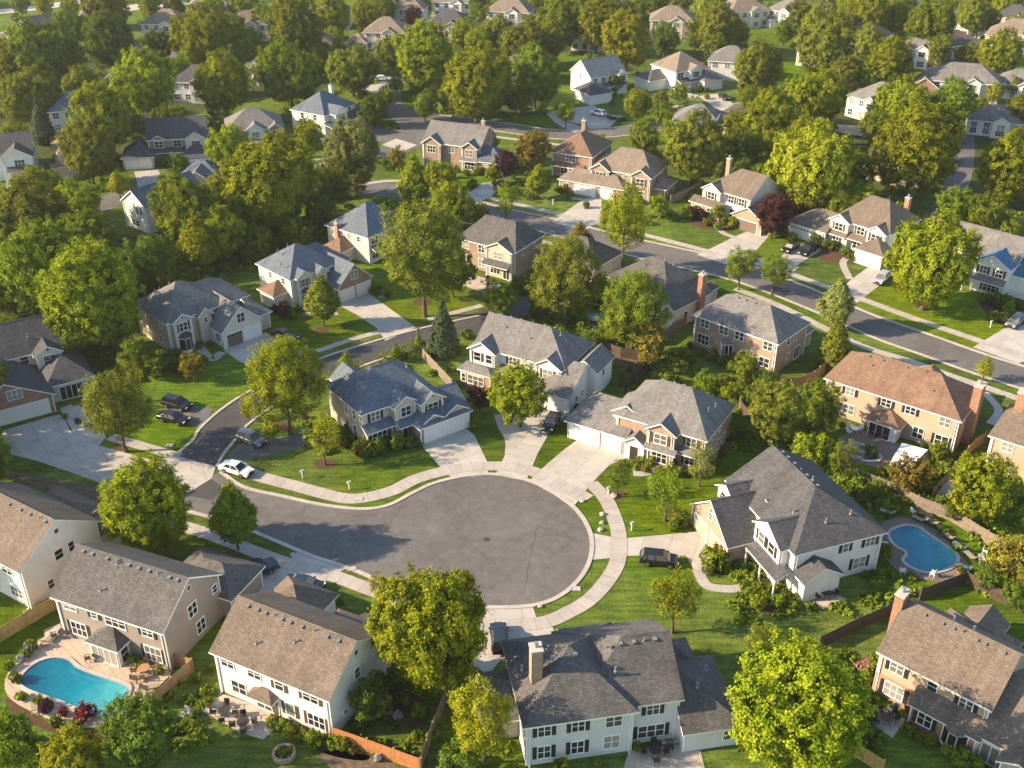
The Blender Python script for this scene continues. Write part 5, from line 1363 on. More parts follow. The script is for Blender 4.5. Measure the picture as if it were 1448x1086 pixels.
def crown_round(R, Rv, zc, nl, leaf, seed, dens=1.0, low=-.75, lobe=(.2, .42), sprig=.2):
    """broad crown: overlapping boughs set unevenly round an ellipsoid, each covered by leaf sprays, with shoots standing out of them"""
    rs = nprs(seed)
    D = []
    k = 0
    while len(D) < nl and k < 6000:
        k += 1
        d = unit(rs, 1)[0]
        if d[2] < low: continue
        if all(np.dot(d, e) < math.cos(1.6 / math.sqrt(nl)) for e in D) or k > 3000: D.append(d)
    D = np.array(D)
    S = np.array([R * rs.uniform(.9, 1.08), R * rs.uniform(.9, 1.08), Rv])
    rr = rs.uniform(*lobe, size=len(D)) * R
    reach = rs.uniform(.72, 1.16, size=(len(D), 1))
    vase = (.8 + .28 * np.clip(D[:, 2:3] + .35, 0, 1)) * np.array([1, 1, 0]) + np.array([0, 0, 1])
    C = D * (S - rr[:, None] * .8) * reach * vase + np.array([rs.normal() * .06 * R, rs.normal() * .06 * R, 0]) * np.clip(D[:, 2:3] + .2, 0, 1)
    C = np.vstack([C, [[0, 0, .05 * Rv]]]); rr = np.append(rr, .5 * R)
    T = []
    for i in range(len(C)):
        area = 4 * PI * rr[i] ** 2
        n = int(area * 1.7 * dens)
        d = unit(rs, n)
        st = np.array([1, 1, rs.uniform(1., 1.35)])
        p = C[i] + d * st * rr[i] * rs.uniform(.78, 1.1, size=(n, 1))
        keep = np.ones(n, bool)
        for j in range(len(C)):
            if j != i: keep &= np.linalg.norm(p - C[j], axis=1) > rr[j] * .84
        keep &= p[:, 2] > -Rv * .92
        p, d = p[keep], d[keep]
        T.append(np.hstack([p, d]))
        # shoots
        out = p / np.maximum(1e-6, np.linalg.norm(p, axis=1, keepdims=True))
        m = (np.sum(out * d, 1) > .35) & (rs.rand(len(p)) < sprig) & (p[:, 2] > -.4 * Rv)
        q, e = p[m], d[m] * .5 + out[m] * .5 + np.array([0, 0, .75])
        e /= np.maximum(1e-6, np.linalg.norm(e, axis=1, keepdims=True))
        ln = rs.uniform(.06, .2, size=(len(q), 1)) * R + .14
        for f in (.4, .75, 1.05):
            T.append(np.hstack([q + e * ln * f + rs.normal(size=q.shape) * .05, e]))
    T = np.vstack(T)
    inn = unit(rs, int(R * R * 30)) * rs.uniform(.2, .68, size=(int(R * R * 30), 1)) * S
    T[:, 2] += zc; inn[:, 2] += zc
    return T, inn, rs

def crown_cone(R, H, z0, leaf, seed, dens=1.0, ragged=.25, power=.85, steps=None, belly=.14):
    """pyramidal crown: whorls of boughs shortening towards the tip"""
    rs = nprs(seed)
    T = []
    nw = steps or int(H / .55)
    for w in range(nw):
        t = (w + .5) / nw
        z = z0 + H * t
        r = R * ((1 - t) / (1 - belly)) ** power if t > belly else R * (.55 + .45 * t / belly)
        nb = max(4, int(2 * PI * r / .75))
        ph = rs.rand() * 6.28
        for b in range(nb):
            a = ph + 2 * PI * b / nb + rs.normal() * .18
            rb = r * (1.06 - ragged * rs.rand() ** 1.2) + .1
            m = max(2, int(rb / .3 * dens * 1.4))
            u = np.sqrt(rs.uniform(.12, 1, m)) * rb
            zz = z + u * .1 + rs.normal(size=m) * .2 - .05 * rb
            aa = a + rs.normal(size=m) * .2
            p = np.stack([u * np.cos(aa), u * np.sin(aa), zz], 1)
            d = np.stack([np.cos(aa), np.sin(aa), np.full(m, .65)], 1); d /= np.linalg.norm(d, axis=1, keepdims=True)
            T.append(np.hstack([p, d]))
    T = np.vstack(T)
    inn = []
    for _ in range(int(R * H * 22)):
        t = rs.rand() ** 1.3; a = rs.rand() * 6.28; r = R * (1 - t) * .6 * math.sqrt(rs.rand())
        inn.append((r * math.cos(a), r * math.sin(a), z0 + H * t * .95))
    return T, np.array(inn), rs

def trunk_mesh(name, R, H, zc, rs, cone=False, r0=None):
    mb = MB(); r0 = r0 or max(.09, R * .055)
    top = H * (.93 if cone else .62)
    pts = [Vector((0, 0, -.15))]; k = 6
    for i in range(1, k + 1):
        pts.append(Vector((rs.normal() * R * .02, rs.normal() * R * .02, top * i / k)))
    mb.lathe([(r0 * 1.7, -.15), (r0 * 1.25, .12), (r0, .45)], 9, 0)
    for i in range(k):
        a = r0 * (1 - i / k) ** .8 + .02; b = r0 * (1 - (i + 1) / k) ** .8 + .02
        mb.tube(pts[i], pts[i + 1], a, b, 8, cap=i == k - 1)
    if not cone:
        for i in range(9):
            a = 2.4 * i + rs.rand(); s = pts[2 + i % 3] + Vector((0, 0, rs.rand() * .3))
            e = Vector((math.cos(a) * R * .62, math.sin(a) * R * .62, zc + R * (.35 * rs.rand() - .05)))
            m = s.lerp(e, .5) + Vector((0, 0, -R * .06))
            mb.tube(s, m, r0 * .45, r0 * .28, 6); mb.tube(m, e, r0 * .28, .02, 6)
            for q in range(2):
                f = e + Vector((rs.normal(), rs.normal(), abs(rs.normal()))) * R * .22
                mb.tube(m.lerp(e, .4 + .3 * q), f, r0 * .16, .012, 5)
    return mb.mesh(name, ['bark'])

PROTO = {}
def make_protos():
    def add(kind, size, R, H, zc, T, inn, rs, per, spread, leaf, cone=False, r0=None):
        cm = leaf_mesh('crown_' + kind, T, per, spread, leaf, rs, inn)
        cm.materials.append(MATS['leaf_mid'])
        tm = trunk_mesh('trunk_' + kind, R, H, zc, rs, cone, r0)
        PROTO.setdefault((kind, size), []).append((cm, tm, R, H, zc))
    for s, (R, nl, leaf, dens, per, spr) in enumerate(((2.1, 15, .17, 2.3, 13, .14), (3.8, 26, .21, 1.4, 18, .19), (6., 40, .25, 1.05, 24, .25))):
        for v in range(3):
            Rv = R * (.9 + .12 * v); zc = Rv * .95 + .2 * R + .5
            T, inn, rs = crown_round(R, Rv, zc, nl + 4 * v, leaf, 100 + s * 10 + v, dens)
            add('round', s, R, zc + Rv, zc, T, inn, rs, per, spr, leaf)
        for v in range(2):
            Rv = R * 1.4; zc = Rv * .95 + .2 * R + .5
            T, inn, rs = crown_round(R, Rv, zc, nl + 10, leaf, 200 + s * 10 + v, dens, -.85, (.24, .38), .16)
            add('oval', s, R, zc + Rv, zc, T, inn, rs, per, spr, leaf)
        for v in range(2):
            Rv = R * 1.12; zc = Rv + .3 * R + .5
            T, inn, rs = crown_round(R, Rv, zc, int(nl * .95), leaf * .8, 300 + s * 7 + v, dens * .8, -.75, (.18, .34), .22)
            add('loose', s, R, zc + Rv, zc, T, inn[: len(inn) // 7], rs, per, spr * 1.25, leaf * .85)
    for s, (R, H, leaf) in enumerate(((1.3, 4.4, .17), (2.3, 7.5, .22), (3.2, 10.5, .27))):
        for v in range(2):
            z0 = .8 + .5 * R
            T, inn, rs = crown_cone(R, H - z0, z0, leaf, 400 + s * 10 + v, 1., .5, .8, belly=.3)
            add('cone', s, R, H, .9 + H * .35, T, inn, rs, 9, .2, leaf, True, .09 + .03 * s)
            T, inn, rs = crown_cone(R, H - .35, .35, leaf, 450 + s * 10 + v, 1.1, .42, .95)
            add('spruce', s, R, H, H * .35, T, inn, rs, 9, .14, leaf * .85, True, .1 + .03 * s)
    for v in range(4):
        T, inn, rs = crown_round(.8, .68, .6, 9 + v, .15, 500 + v, 6.5, -.5, (.34, .5), .05)
        cm = leaf_mesh('shrub_leaves', T, 8, .085, .16, rs, inn); cm.materials.append(MATS['leaf_mid'])
        PROTO.setdefault('shrub', []).append(cm)

SIZES = {'round': (2.1, 3.8, 6.), 'oval': (2.1, 3.8, 6.), 'loose': (2.1, 3.8, 6.), 'cone': (1.3, 2.3, 3.2), 'spruce': (1.3, 2.3, 3.2)}
TREES = []; SHRUBS = []

def tree(cx, cy, rx, kind='round', col='mid', ry=None):
    """a tree whose crown is seen centred at (cx, cy): solve for where it stands"""
    S = SIZES[kind]
    R = 4.; zc = 5.
    if cy < 150: rx *= .88; ry = ry and ry * .88
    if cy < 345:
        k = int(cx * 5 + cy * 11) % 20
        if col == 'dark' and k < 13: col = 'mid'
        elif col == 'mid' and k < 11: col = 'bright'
    for _ in range(12):
        p = at(cx, cy, zc)
        f = p.y * CT - (p.z - CAM_H) * ST
        R = rx * f / FOC
        si = min(range(3), key=lambda i: abs(math.log(R / S[i])))
        pr = PROTO[(kind, si)]
        cm, tm, R0, H0, zc0 = pr[int(cx * 7 + cy * 3) % len(pr)]
        dep = math.atan2(CAM_H - zc, math.hypot(p.x, p.y))
        if kind in ('cone', 'spruce'):
            # silhouette height = H cos(dep) + R sin(dep)
            H = max(1.5 * R, (2 * (ry or rx * 1.4) * f / FOC - .3 * R * math.sin(dep)) / math.cos(dep)); zc = H * .5 - R * .1 * math.sin(dep)
        else:
            b0 = (H0 - zc0) / R0
            sv = ry and max(.55, (ry / rx) / b0) or 1.
            H = H0 * R / R0 * sv; zc = zc0 * R / R0 * sv
    root = empty('tree', (p.x, p.y, 0), ((cx * 13 + cy * 29) % 63) / 10.)
    sc = (R / R0, R / R0, H / H0)
    c = link('crown', cm, root, scale=sc); link('trunk', tm, root, scale=sc)
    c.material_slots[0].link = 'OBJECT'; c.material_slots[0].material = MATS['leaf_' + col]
    TREES.append((root, cx, cy, R, kind, col))

def shrub_at(x, y, r, leaf, name='shrub'):
    me = PROTO['shrub'][int(abs(x * 31 + y * 17)) % 4]
    o = link(name, me, None, (x, y, 0), (x * 3.7) % 6.28, (r / .8, r / .8, r / .8 * (.85 + .3 * ((x * 7.3) % 1))))
    o.material_slots[0].link = 'OBJECT'; o.material_slots[0].material = MATS[leaf]
    SHRUBS.append((o, r, leaf))

TREE_DATA = """
28 7 14 round olive;62 10 15 round yellow;100 9 15 round yellow;152 18 34 round olive;212 8 20 round mid;245 12 17 round olive;100 40 25 round dark;60 76 52 round mid;155 62 38 round dark;222 66 24 round dark
285 55 48 round bright;36 138 44 round olive;118 128 32 round olive;200 128 50 round mid;316 124 46 round bright;268 90 19 round bright;57 172 19 spruce blue 32;140 175 42 round bright;124 218 37 round olive;60 272 38 round olive;167 262 16 cone yellow 20
322 212 30 round mid;375 262 66 round bright;262 306 48 round mid;330 285 40 round mid;40 318 52 round olive;102 300 40 round mid;62 385 58 round mid;122 350 40 round mid;12 400 46 round mid;10 345 40 round olive
128 425 66 round bright;281 350 33 cone bright 42;208 376 38 round dark;240 400 26 round mid;418 44 40 oval olive;470 25 28 round mid;376 28 22 round dark;516 24 22 round mid;544 14 20 round mid;584 26 15 round purple
570 48 13 round purple;472 53 15 round mid;409 110 47 round mid;498 100 38 round olive;548 80 22 round olive;602 84 47 round bright;560 75 24 round bright;672 118 56 round bright;655 50 23 round mid;702 46 25 round olive;500 222 36 oval pale 52
470 262 28 round mid;437 196 20 round mid;528 156 20 round dark;586 262 26 cone bright 42;625 265 26 oval bright;637 292 31 round bright;712 232 18 round purple;562 222 12 round orange;738 62 34 round olive;790 36 34 round dark;845 36 34 round mid
902 12 19 round olive;887 60 38 round yellow;940 56 24 round dark;1015 42 36 round olive;757 110 42 round mid;1072 102 40 round olive;900 148 25 round mid;935 140 12 round pale;938 162 15 round dark;912 196 23 round mid;982 213 43 round olive
752 213 25 round orange;762 258 19 cone bright 25;1085 170 34 round bright;1050 215 28 round dark;962 6 18 round olive;1000 12 20 round yellow;1165 72 42 round olive;1225 24 36 round mid;1228 66 28 round olive;1175 12 22 round pale
1318 42 36 oval mid 46;1375 24 27 round olive;1422 12 26 round mid;1262 92 34 round bright;1146 142 47 round bright;1275 152 38 round mid;1346 152 28 oval dark 38;1414 80 34 round bright;1368 82 20 round mid;1405 132 15 round yellow;1432 122 14 round olive
1292 216 54 round bright;1146 238 58 round yellow;1426 242 44 round bright;1428 320 14 round olive;190 505 22 round mid;216 512 20 round mid;272 518 17 round orange;165 574 50 loose olive;597 364 62 loose olive;640 385 30 round mid
455 427 26 cone olive 38;627 464 25 spruce blue 42;706 424 26 loose mid;592 480 8 spruce mid 18;490 516 12 cone bright 18;800 396 50 loose olive;883 314 35 loose mid 56;896 442 48 loose mid;921 487 24 oval orange 34;932 291 14 round mid
1094 303 26 round purple;1048 376 24 loose mid;1096 384 24 loose mid;1317 372 60 round bright 58;1184 432 28 cone pale 38;1184 480 26 spruce olive 42;1393 523 14 cone yellow 18;206 718 60 round bright;330 732 35 cone mid 51;402 544 56 loose bright
456 616 28 loose yellow 34;736 558 41 round bright;678 561 19 round purple;874 674 19 loose dark 24;944 694 32 loose mid;992 654 24 loose pale 28;955 846 36 loose bright 44;1098 588 38 oval olive 52;1166 575 26 oval mid;1146 635 28 round bright;1196 650 24 loose mid
1290 668 29 round orange;1388 690 46 round bright;1432 796 34 round orange;14 1044 40 oval mid;108 1080 46 round yellow;195 1040 54 round dark;606 890 76 round bright 92;534 828 15 loose orange 22;524 990 28 round dark;684 1018 46 loose yellow 66
648 1076 32 round dark;1076 908 24 loose olive 30;1126 1008 94 round bright;800 1086 9 spruce mid 14;1150 560 20 round dark;1055 520 18 oval mid;1000 541 15 round mid;1032 555 14 round bright;960 517 12 round olive;1085 545 18 round dark
20 470 22 round dark;160 470 24 round dark;420 330 22 round dark;300 330 40 round mid;360 345 24 round mid;820 340 20 cone orange 26;1215 285 26 round mid;1190 300 20 round dark;1260 300 20 round dark
1350 290 24 round dark;1395 300 26 round mid;1040 245 22 round dark;1082 262 22 round dark;1060 140 18 round dark;730 140 20 round dark;690 205 16 round dark;800 160 14 round mid;600 150 18 round dark;640 140 22 round dark
450 80 24 round dark;350 70 26 round mid;330 40 24 round olive;385 90 22 round dark;300 15 22 round mid;345 12 24 round olive;180 90 22 round dark;95 90 30 round dark;20 200 22 round dark;20 95 30 round olive
240 175 26 round dark;160 150 30 round dark;90 205 16 round dark;600 10 16 round mid;575 4 20 round olive;680 4 14 round mid;765 8 20 round olive;790 14 22 round dark;830 12 22 round olive;865 14 20 round mid
930 8 16 round dark;1010 70 20 round dark;1045 50 20 round mid;1110 45 20 round dark;1128 20 20 round olive;1150 40 24 round mid;1190 40 24 round dark;1268 30 24 round mid;1272 8 22 round olive;1350 20 22 round dark
1400 30 18 round dark;1440 40 20 round mid;1290 70 16 round dark;1200 100 20 round mid;1230 110 22 round dark;1240 180 22 round dark;1310 180 20 round mid;1100 210 22 round mid;1390 160 18 round dark;1440 160 24 round olive
1440 200 18 round dark;1330 240 18 round dark;1390 110 16 round mid;960 130 16 round dark;1040 180 20 round mid;870 115 16 round dark;950 185 14 round mid;845 205 12 round mid;700 150 12 round dark;450 300 24 round dark
250 235 16 round mid;540 290 12 round mid;700 245 12 round mid;680 300 12 round mid;735 400 14 round dark;760 430 16 round mid;850 410 18 round dark;560 120 12 round olive;590 120 14 round dark
1040 600 14 round mid;1060 560 12 round dark;1130 600 14 round dark;1240 690 13 round mid;1330 640 14 round mid;1350 720 16 round dark;1440 700 20 round dark;1250 780 12 round mid;1440 840 22 round dark;1400 815 18 round dark
-60 650 62 round mid;-48 585 46 round mid;-70 690 54 round mid;-62 620 40 round mid;-150 600 60 round mid;-70 800 34 round olive;-40 540 44 round mid;
715 285 20 loose mid 26;560 500 8 cone mid 14;840 480 14 round dark;870 470 14 round olive;350 580 10 round yellow;385 608 14 round yellow;545 140 16 round mid;250 15 14 round dark;415 250 22 round mid;1015 300 10 round bright
"""

SHRUB_DATA = """
965 738 15 olive;952 745 9 mid;1012 797 19 mid;1002 806 10 dark;1024 804 10 mid;88 1008 8 red;122 1012 14 red;106 1022 8 purple;52 992 9 dark;66 1000 10 purple;78 1020 10 dark;100 1030 9 mid;150 1030 9 dark;30 985 8 mid;22 960 9 dark
12 942 8 mid;44 915 9 mid;36 925 8 olive;520 974 17 dark;545 1000 12 dark;572 990 13 dark;593 1008 12 mid;560 972 12 dark;540 962 10 dark;585 1045 8 yellow;460 1046 9 mid;472 1052 10 mid;486 1054 11 olive;498 1058 8 olive
1070 858 12 mid;1060 842 9 olive;1052 828 8 mid;1052 814 8 mid;1112 842 8 dark;1126 846 7 mid;1142 838 7 mid;1300 1040 8 mid;1316 1046 9 mid;1342 1062 11 bright;1358 1068 12 mid;1372 1076 8 dark;1288 1030 8 purple
1215 1000 12 purple;1222 985 12 dark;1230 1012 10 dark;1216 1026 10 mid;1205 1010 12 dark;1440 740 12 mid;1232 640 10 mid;1250 668 10 olive;1306 690 11 yellow;1330 670 12 olive;1320 690 10 mid;1340 660 9 dark;1180 640 10 mid
1006 505 8 mid;1022 512 9 dark;1038 522 10 mid;1055 530 11 mid;1072 538 10 dark;1092 540 11 bright;965 500 8 olive;975 512 9 dark;1020 540 10 mid;945 540 9 mid;985 555 8 mid;1100 560 9 yellow;1110 575 9 dark
515 612 10 dark;528 640 9 mid;508 640 9 red;498 622 8 olive;490 610 9 mid;484 628 8 orange;552 622 9 mid;560 634 8 dark;578 628 8 mid;535 612 9 dark;520 628 10 mid;672 600 9 mid
905 650 8 mid;920 655 8 olive;935 652 9 mid;948 655 8 mid;962 648 9 olive;975 640 9 mid;890 640 7 dark;978 668 8 mid;1000 650 9 bright;1025 640 8 mid;1035 622 7 dark;1045 605 8 mid;1005 668 9 olive
205 520 10 dark;230 522 10 mid;248 518 10 dark;262 525 10 olive;285 512 8 mid;240 505 9 dark;180 525 9 mid;390 440 8 purple;402 446 9 purple;412 448 8 dark;400 432 7 mid;530 412 7 mid;546 416 7 olive;536 410 6 dark
740 455 8 mid;728 462 8 mid;850 475 10 olive;864 485 10 mid;878 478 9 dark;838 488 9 mid;890 495 8 dark;776 440 9 mid;755 445 8 dark;815 455 8 dark;570 505 7 dark;545 518 7 mid;600 500 8 dark;615 492 8 mid;660 475 9 dark;640 490 8 dark
985 303 10 mid;972 308 9 bright;1000 316 7 olive;1037 320 9 bright;1016 322 7 mid;1180 350 8 mid;1196 358 7 mid;1216 352 8 mid;1206 366 7 dark;1395 425 9 mid;1412 432 9 dark;1425 440 10 mid;1405 450 9 mid;1420 452 8 olive;1440 436 9 dark
695 248 7 dark;668 262 7 mid;700 262 5 mid;798 270 6 yellow;806 278 6 olive;830 292 6 mid;880 285 5 mid;1130 300 8 dark;1100 330 8 dark;1120 338 7 yellow;470 225 6 mid;545 235 7 dark;535 228 6 mid;250 240 5 mid;215 265 6 yellow;190 280 7 mid
8 470 8 dark;100 480 10 dark;125 500 9 mid;150 515 9 dark;110 595 5 dark;92 588 5 mid;850 140 5 dark;865 148 5 mid;990 128 5 dark;1000 138 4 mid;420 150 6 dark;640 250 6 yellow;660 246 5 mid;730 270 5 mid
15 800 8 mid;35 835 8 mid;28 828 7 olive;48 838 6 dark;190 690 7 dark;150 700 7 mid;135 720 7 olive;445 870 8 mid;455 842 6 dark;480 850 6 mid;645 700 0 mid;300 945 6 mid;250 965 7 bright;262 950 6 mid;280 960 7 mid
"""

def trees():
    for tok in TREE_DATA.replace('\n', ';').split(';'):
        q = tok.split()
        if q: tree(float(q[0]), float(q[1]), float(q[2]), q[3], q[4], float(q[5]) if len(q) > 5 else None)
    for tok in SHRUB_DATA.replace('\n', ';').split(';'):
        q = tok.split()
        if q and float(q[2]) > 0:
            px, py, r = float(q[0]), float(q[1]), float(q[2])
            p = at(px, py, .4)
            f = p.y * CT - (p.z - CAM_H) * ST
            shrub_at(p.x, p.y, max(.45, r * f / FOC), 'leaf_' + q[3])
    for x, y, r, leaf, key in SHRUB_SPOTS:
        shrub_at(x, y, r, leaf)

def filler():
    """further trees of the wooded gardens: the largest as trees of their own, the rest as one mass of woodland"""
    r = random.Random(5)
    zones = [((-40, 60, 500, 330), 12), ((500, 20, 1000, 130), 14), ((1000, 20, 1490, 330), 22), ((-40, 330, 200, 480), 4), ((-60, -14, 1500, 36), 40)]
    found = []
    for (x0, y0, x1, y1), n in zones:
        k = 0; tries = 0
        while k < n and tries < 900:
            tries += 1
            px, py = r.uniform(x0, x1), y0 + (y1 - y0) * r.random() ** 1.25
            p = at(px, py)
            R = r.uniform(2.4, 5.2)
            if not free_at(p.x, p.y, R * .62): continue
            if any((t[0].location - p).length < (t[3] + R) * .66 for t in TREES): continue
            if any((t[0] - p).length < (t[1] + R) * .66 for t in found): continue
            # keep the houses in view: nothing tall straight in front of a front wall
            bad = False
            for h in HOUSES.values():
                c = h.P(h.W / 2, -R * 1.4)
                cx, cy = px_of(c); tx, ty = px_of(p)
                if abs(cx - tx) < 34 and -6 < ty - cy < 46: bad = True
            if bad: continue
            found.append((p, R, r.choice(('round', 'round', 'oval', 'loose')), r.choice(('mid', 'mid', 'mid', 'dark', 'olive', 'bright'))))
            k += 1
    found.sort(key=lambda t: -t[1] / t[0].length)
    for p, R, kind, col in found[:22]:
        f = p.y * CT + CAM_H * ST
        q = px_of((p.x, p.y, R * 1.25))
        tree(q[0], q[1], R * FOC / f, kind, col)
    V = {}; WV = []; WF = []; nb_ = 0
    for i, (p, R, kind, col) in enumerate(found[22:]):
        pr = PROTO[(kind, 1)]
        for j, me in enumerate(pr[i % len(pr)][:2]):
            n = len(me.vertices); v = np.empty(n * 3, np.float32); me.vertices.foreach_get('co', v); v = v.reshape(-1, 3)
            s = R / 3.8; a = i * 1.7; c, sn = math.cos(a), math.sin(a)
            v = np.stack([(v[:, 0] * c - v[:, 1] * sn) * s + p.x, (v[:, 0] * sn + v[:, 1] * c) * s + p.y, v[:, 2] * s], 1)
            if j == 1:
                F = [tuple(nb_ + q for q in pl.vertices) for pl in me.polygons]
                WV.append(v); WF.extend(F); nb_ += n
            if j == 0:
                t = np.empty(n, np.float32); me.attributes['tuft'].data.foreach_get('value', t)
                V.setdefault(col, []).append((v, t))
    if WV:
        me = bpy.data.meshes.new('woodland_trunks'); me.from_pydata(np.vstack(WV).tolist(), [], WF); me.update(); me.materials.append(MATS['bark'])
        tag(link('woodland', me), kind='stuff')
    for col, parts in V.items():
        v = np.vstack([q[0] for q in parts]); t = np.concatenate([q[1] for q in parts]); n = len(v)
        me = bpy.data.meshes.new('woodland')
        me.vertices.add(n); me.vertices.foreach_set('co', v.reshape(-1))
        me.loops.add(n); me.loops.foreach_set('vertex_index', np.arange(n, dtype=np.int32))
        me.polygons.add(n // 4); me.polygons.foreach_set('loop_start', np.arange(0, n, 4, dtype=np.int32))
        me.attributes.new('tuft', 'FLOAT', 'POINT').data.foreach_set('value', t)
        me.update(); me.materials.append(MATS['leaf_' + col])
        tag(link('woodland', me), kind='stuff')

def undergrowth():
    rs = nprs(77); r = random.Random(8)
    for mat, seed, n in (('leaf_dark', 1, 480), ('leaf_mid', 2, 520)):
        T = []
        k = 0; tries = 0
        while k < n and tries < 9000:
            tries += 1
            if r.random() < .8: px, py = r.uniform(-40, 1490), 340 * r.random() ** 1.1
            else: px, py = r.choice(((r.uniform(880, 1160), r.uniform(470, 640)), (r.uniform(-40, 240), r.uniform(330, 500)), (r.uniform(740, 930), r.uniform(400, 520)), (r.uniform(1160, 1448), r.uniform(640, 720)), (r.uniform(200, 420), r.uniform(320, 400))))
            p = at(px, py)
            if not free_at(p.x, p.y, .8): continue
            near = min((math.hypot(t[0].location.x - p.x, t[0].location.y - p.y) - t[3] for t in TREES))
            if near > 1.8: continue
            R = r.uniform(.6, 1.7); m = int(16 * R * R) + 8
            d = unit(rs, m); d[:, 2] = np.abs(d[:, 2])
            q = d * np.array([R, R, R * r.uniform(.6, 1.0)]) * rs.uniform(.75, 1.1, size=(m, 1)) + np.array([p.x, p.y, .1])
            T.append(np.hstack([q, d])); k += 1
        for x0, y0, x1, y1, k in ((-10, 1036, 130, 1086, 16), (230, 970, 300, 1060, 14), (500, 950, 620, 1075, 26), (1190, 925, 1245, 1060, 24), (1030, 800, 1110, 880, 16), (1230, 815, 1440, 850, 18), (1090, 840, 1260, 870, 12), (1240, 700, 1440, 790, 26), (640, 960, 720, 1086, 12), (860, 500, 960, 560, 22), (990, 530, 1110, 640, 30), (430, 590, 520, 650, 8), (20, 830, 70, 860, 8), (560, 480, 660, 560, 14)):
            for _ in range(k):
                p = at(r.uniform(x0, x1), r.uniform(y0, y1))
                if not free_at(p.x, p.y, .3): continue
                R = r.uniform(.25, .7); m = int(26 * R * R) + 6
                d = unit(rs, m); d[:, 2] = np.abs(d[:, 2])
                T.append(np.hstack([d * np.array([R, R, R * .8]) + np.array([p.x, p.y, .05]), d]))
        me = leaf_mesh('undergrowth', np.vstack(T), 6, .2, .34, rs); me.materials.append(MATS[mat])
        tag(link('undergrowth', me), kind='stuff')

# ------------------------------------------------------------------ labels that single out every tree and shrub
TONE = {'bright': 'bright yellow-green', 'mid': 'green', 'dark': 'dark green', 'olive': 'olive green', 'yellow': 'golden yellow-green', 'orange': 'orange-tinted', 'purple': 'dark purple', 'red': 'red-leaved', 'blue': 'blue-green', 'pale': 'pale green'}
FORM = {'round': '', 'oval': 'tall oval', 'loose': 'airy', 'cone': 'pointed', 'spruce': 'conifer'}
ORD = ['', 'second', 'third', 'fourth', 'fifth', 'sixth', 'seventh', 'eighth', 'ninth', 'tenth', 'eleventh', 'twelfth', 'thirteenth', 'fourteenth', 'fifteenth', 'sixteenth', 'seventeenth', 'eighteenth', 'nineteenth', 'twentieth']

def landmark(x, y):
    best = None
    for k, h in HOUSES.items():
        xs = [f[0] for f in h.foot] + [f[1] for f in h.foot]; ys = [f[2] for f in h.foot] + [f[3] for f in h.foot]
        c = h.P((min(xs) + max(xs)) / 2, (min(ys) + max(ys)) / 2)
        # nearest by the wall, roughly
        d = math.hypot(c.x - x, c.y - y)
        if best is None or d < best[0]: best = (d, h, c)
    d, h, c = best
    a = (math.degrees(math.atan2(y - c.y, x - c.x)) + 360) % 360
    rel = ('right of', 'behind', 'left of', 'in front of')[int(((a + 45) % 360) // 90)]
    return h, rel

def label_plants():
    for items, word, cat in ((TREES, 'tree', 'tree'), (SHRUBS, 'shrub', 'shrub')):
        groups = {}
        for it in items:
            o = it[0]
            h, rel = landmark(o.location.x, o.location.y)
            if cat == 'tree':
                _, cx, cy, R, kind, col = it
                size = 'small' if R < 2.3 else ('large' if R > 4.6 else '')
                base = ' '.join(w for w in (size, TONE[col], FORM[kind] if kind != 'spruce' else '', 'conifer' if kind == 'spruce' else 'tree') if w)
            else:
                size = 'low' if it[1] < .62 else ('large' if it[1] > 1. else '')
                base = ' '.join(w for w in (size, TONE[it[2][5:]], 'shrub') if w)
            groups.setdefault((base, rel, h.short), []).append(o)
            tag(o, None, cat, 'trees of the neighbourhood' if cat == 'tree' else 'garden shrubs')
        for (base, rel, short), os_ in groups.items():
            os_.sort(key=lambda o: px_of(o.location)[0])
            n = len(os_)
            for i, o in enumerate(os_):
                s = f'{base} {rel} the {short}'
                if n == 2: s = ('left ' if i == 0 else 'right ') + s
                elif n > 2:
                    s = ('leftmost ' if i == 0 else 'rightmost ' if i == n - 1 else ORD[i] + ' from left ' if i < 20 else str(i + 1) + 'th from left ') + s
                o['label'] = s
# ------------------------------------------------------------------ cars
CARK = {
    # length, half width, lower-body profile (x, z), greenhouse: base rear, base front, roof rear, roof front, belt z, roof z
    'sedan': (4.7, .9, [(-2.35, .32), (-2.35, .78), (-2.2, .93), (-1.5, .97), (1.0, .93), (1.9, .8), (2.28, .66), (2.35, .5), (2.35, .3)], (-1.75, 1.15, -1.0, .35, .93, 1.44)),
    'suv': (4.5, .92, [(-2.25, .38), (-2.25, .92), (-2.16, 1.02), (1.0, 1.0), (1.9, .92), (2.18, .78), (2.25, .56), (2.25, .36)], (-2.15, 1.25, -1.75, .4, .99, 1.64)),
    'pickup': (5.5, .96, [(-2.75, .45), (-2.75, 1.05), (-.7, 1.06), (1.3, 1.06), (2.5, .98), (2.7, .85), (2.75, .6), (2.75, .42)], (-.75, 1.5, -.6, .75, 1.05, 1.78)),
}
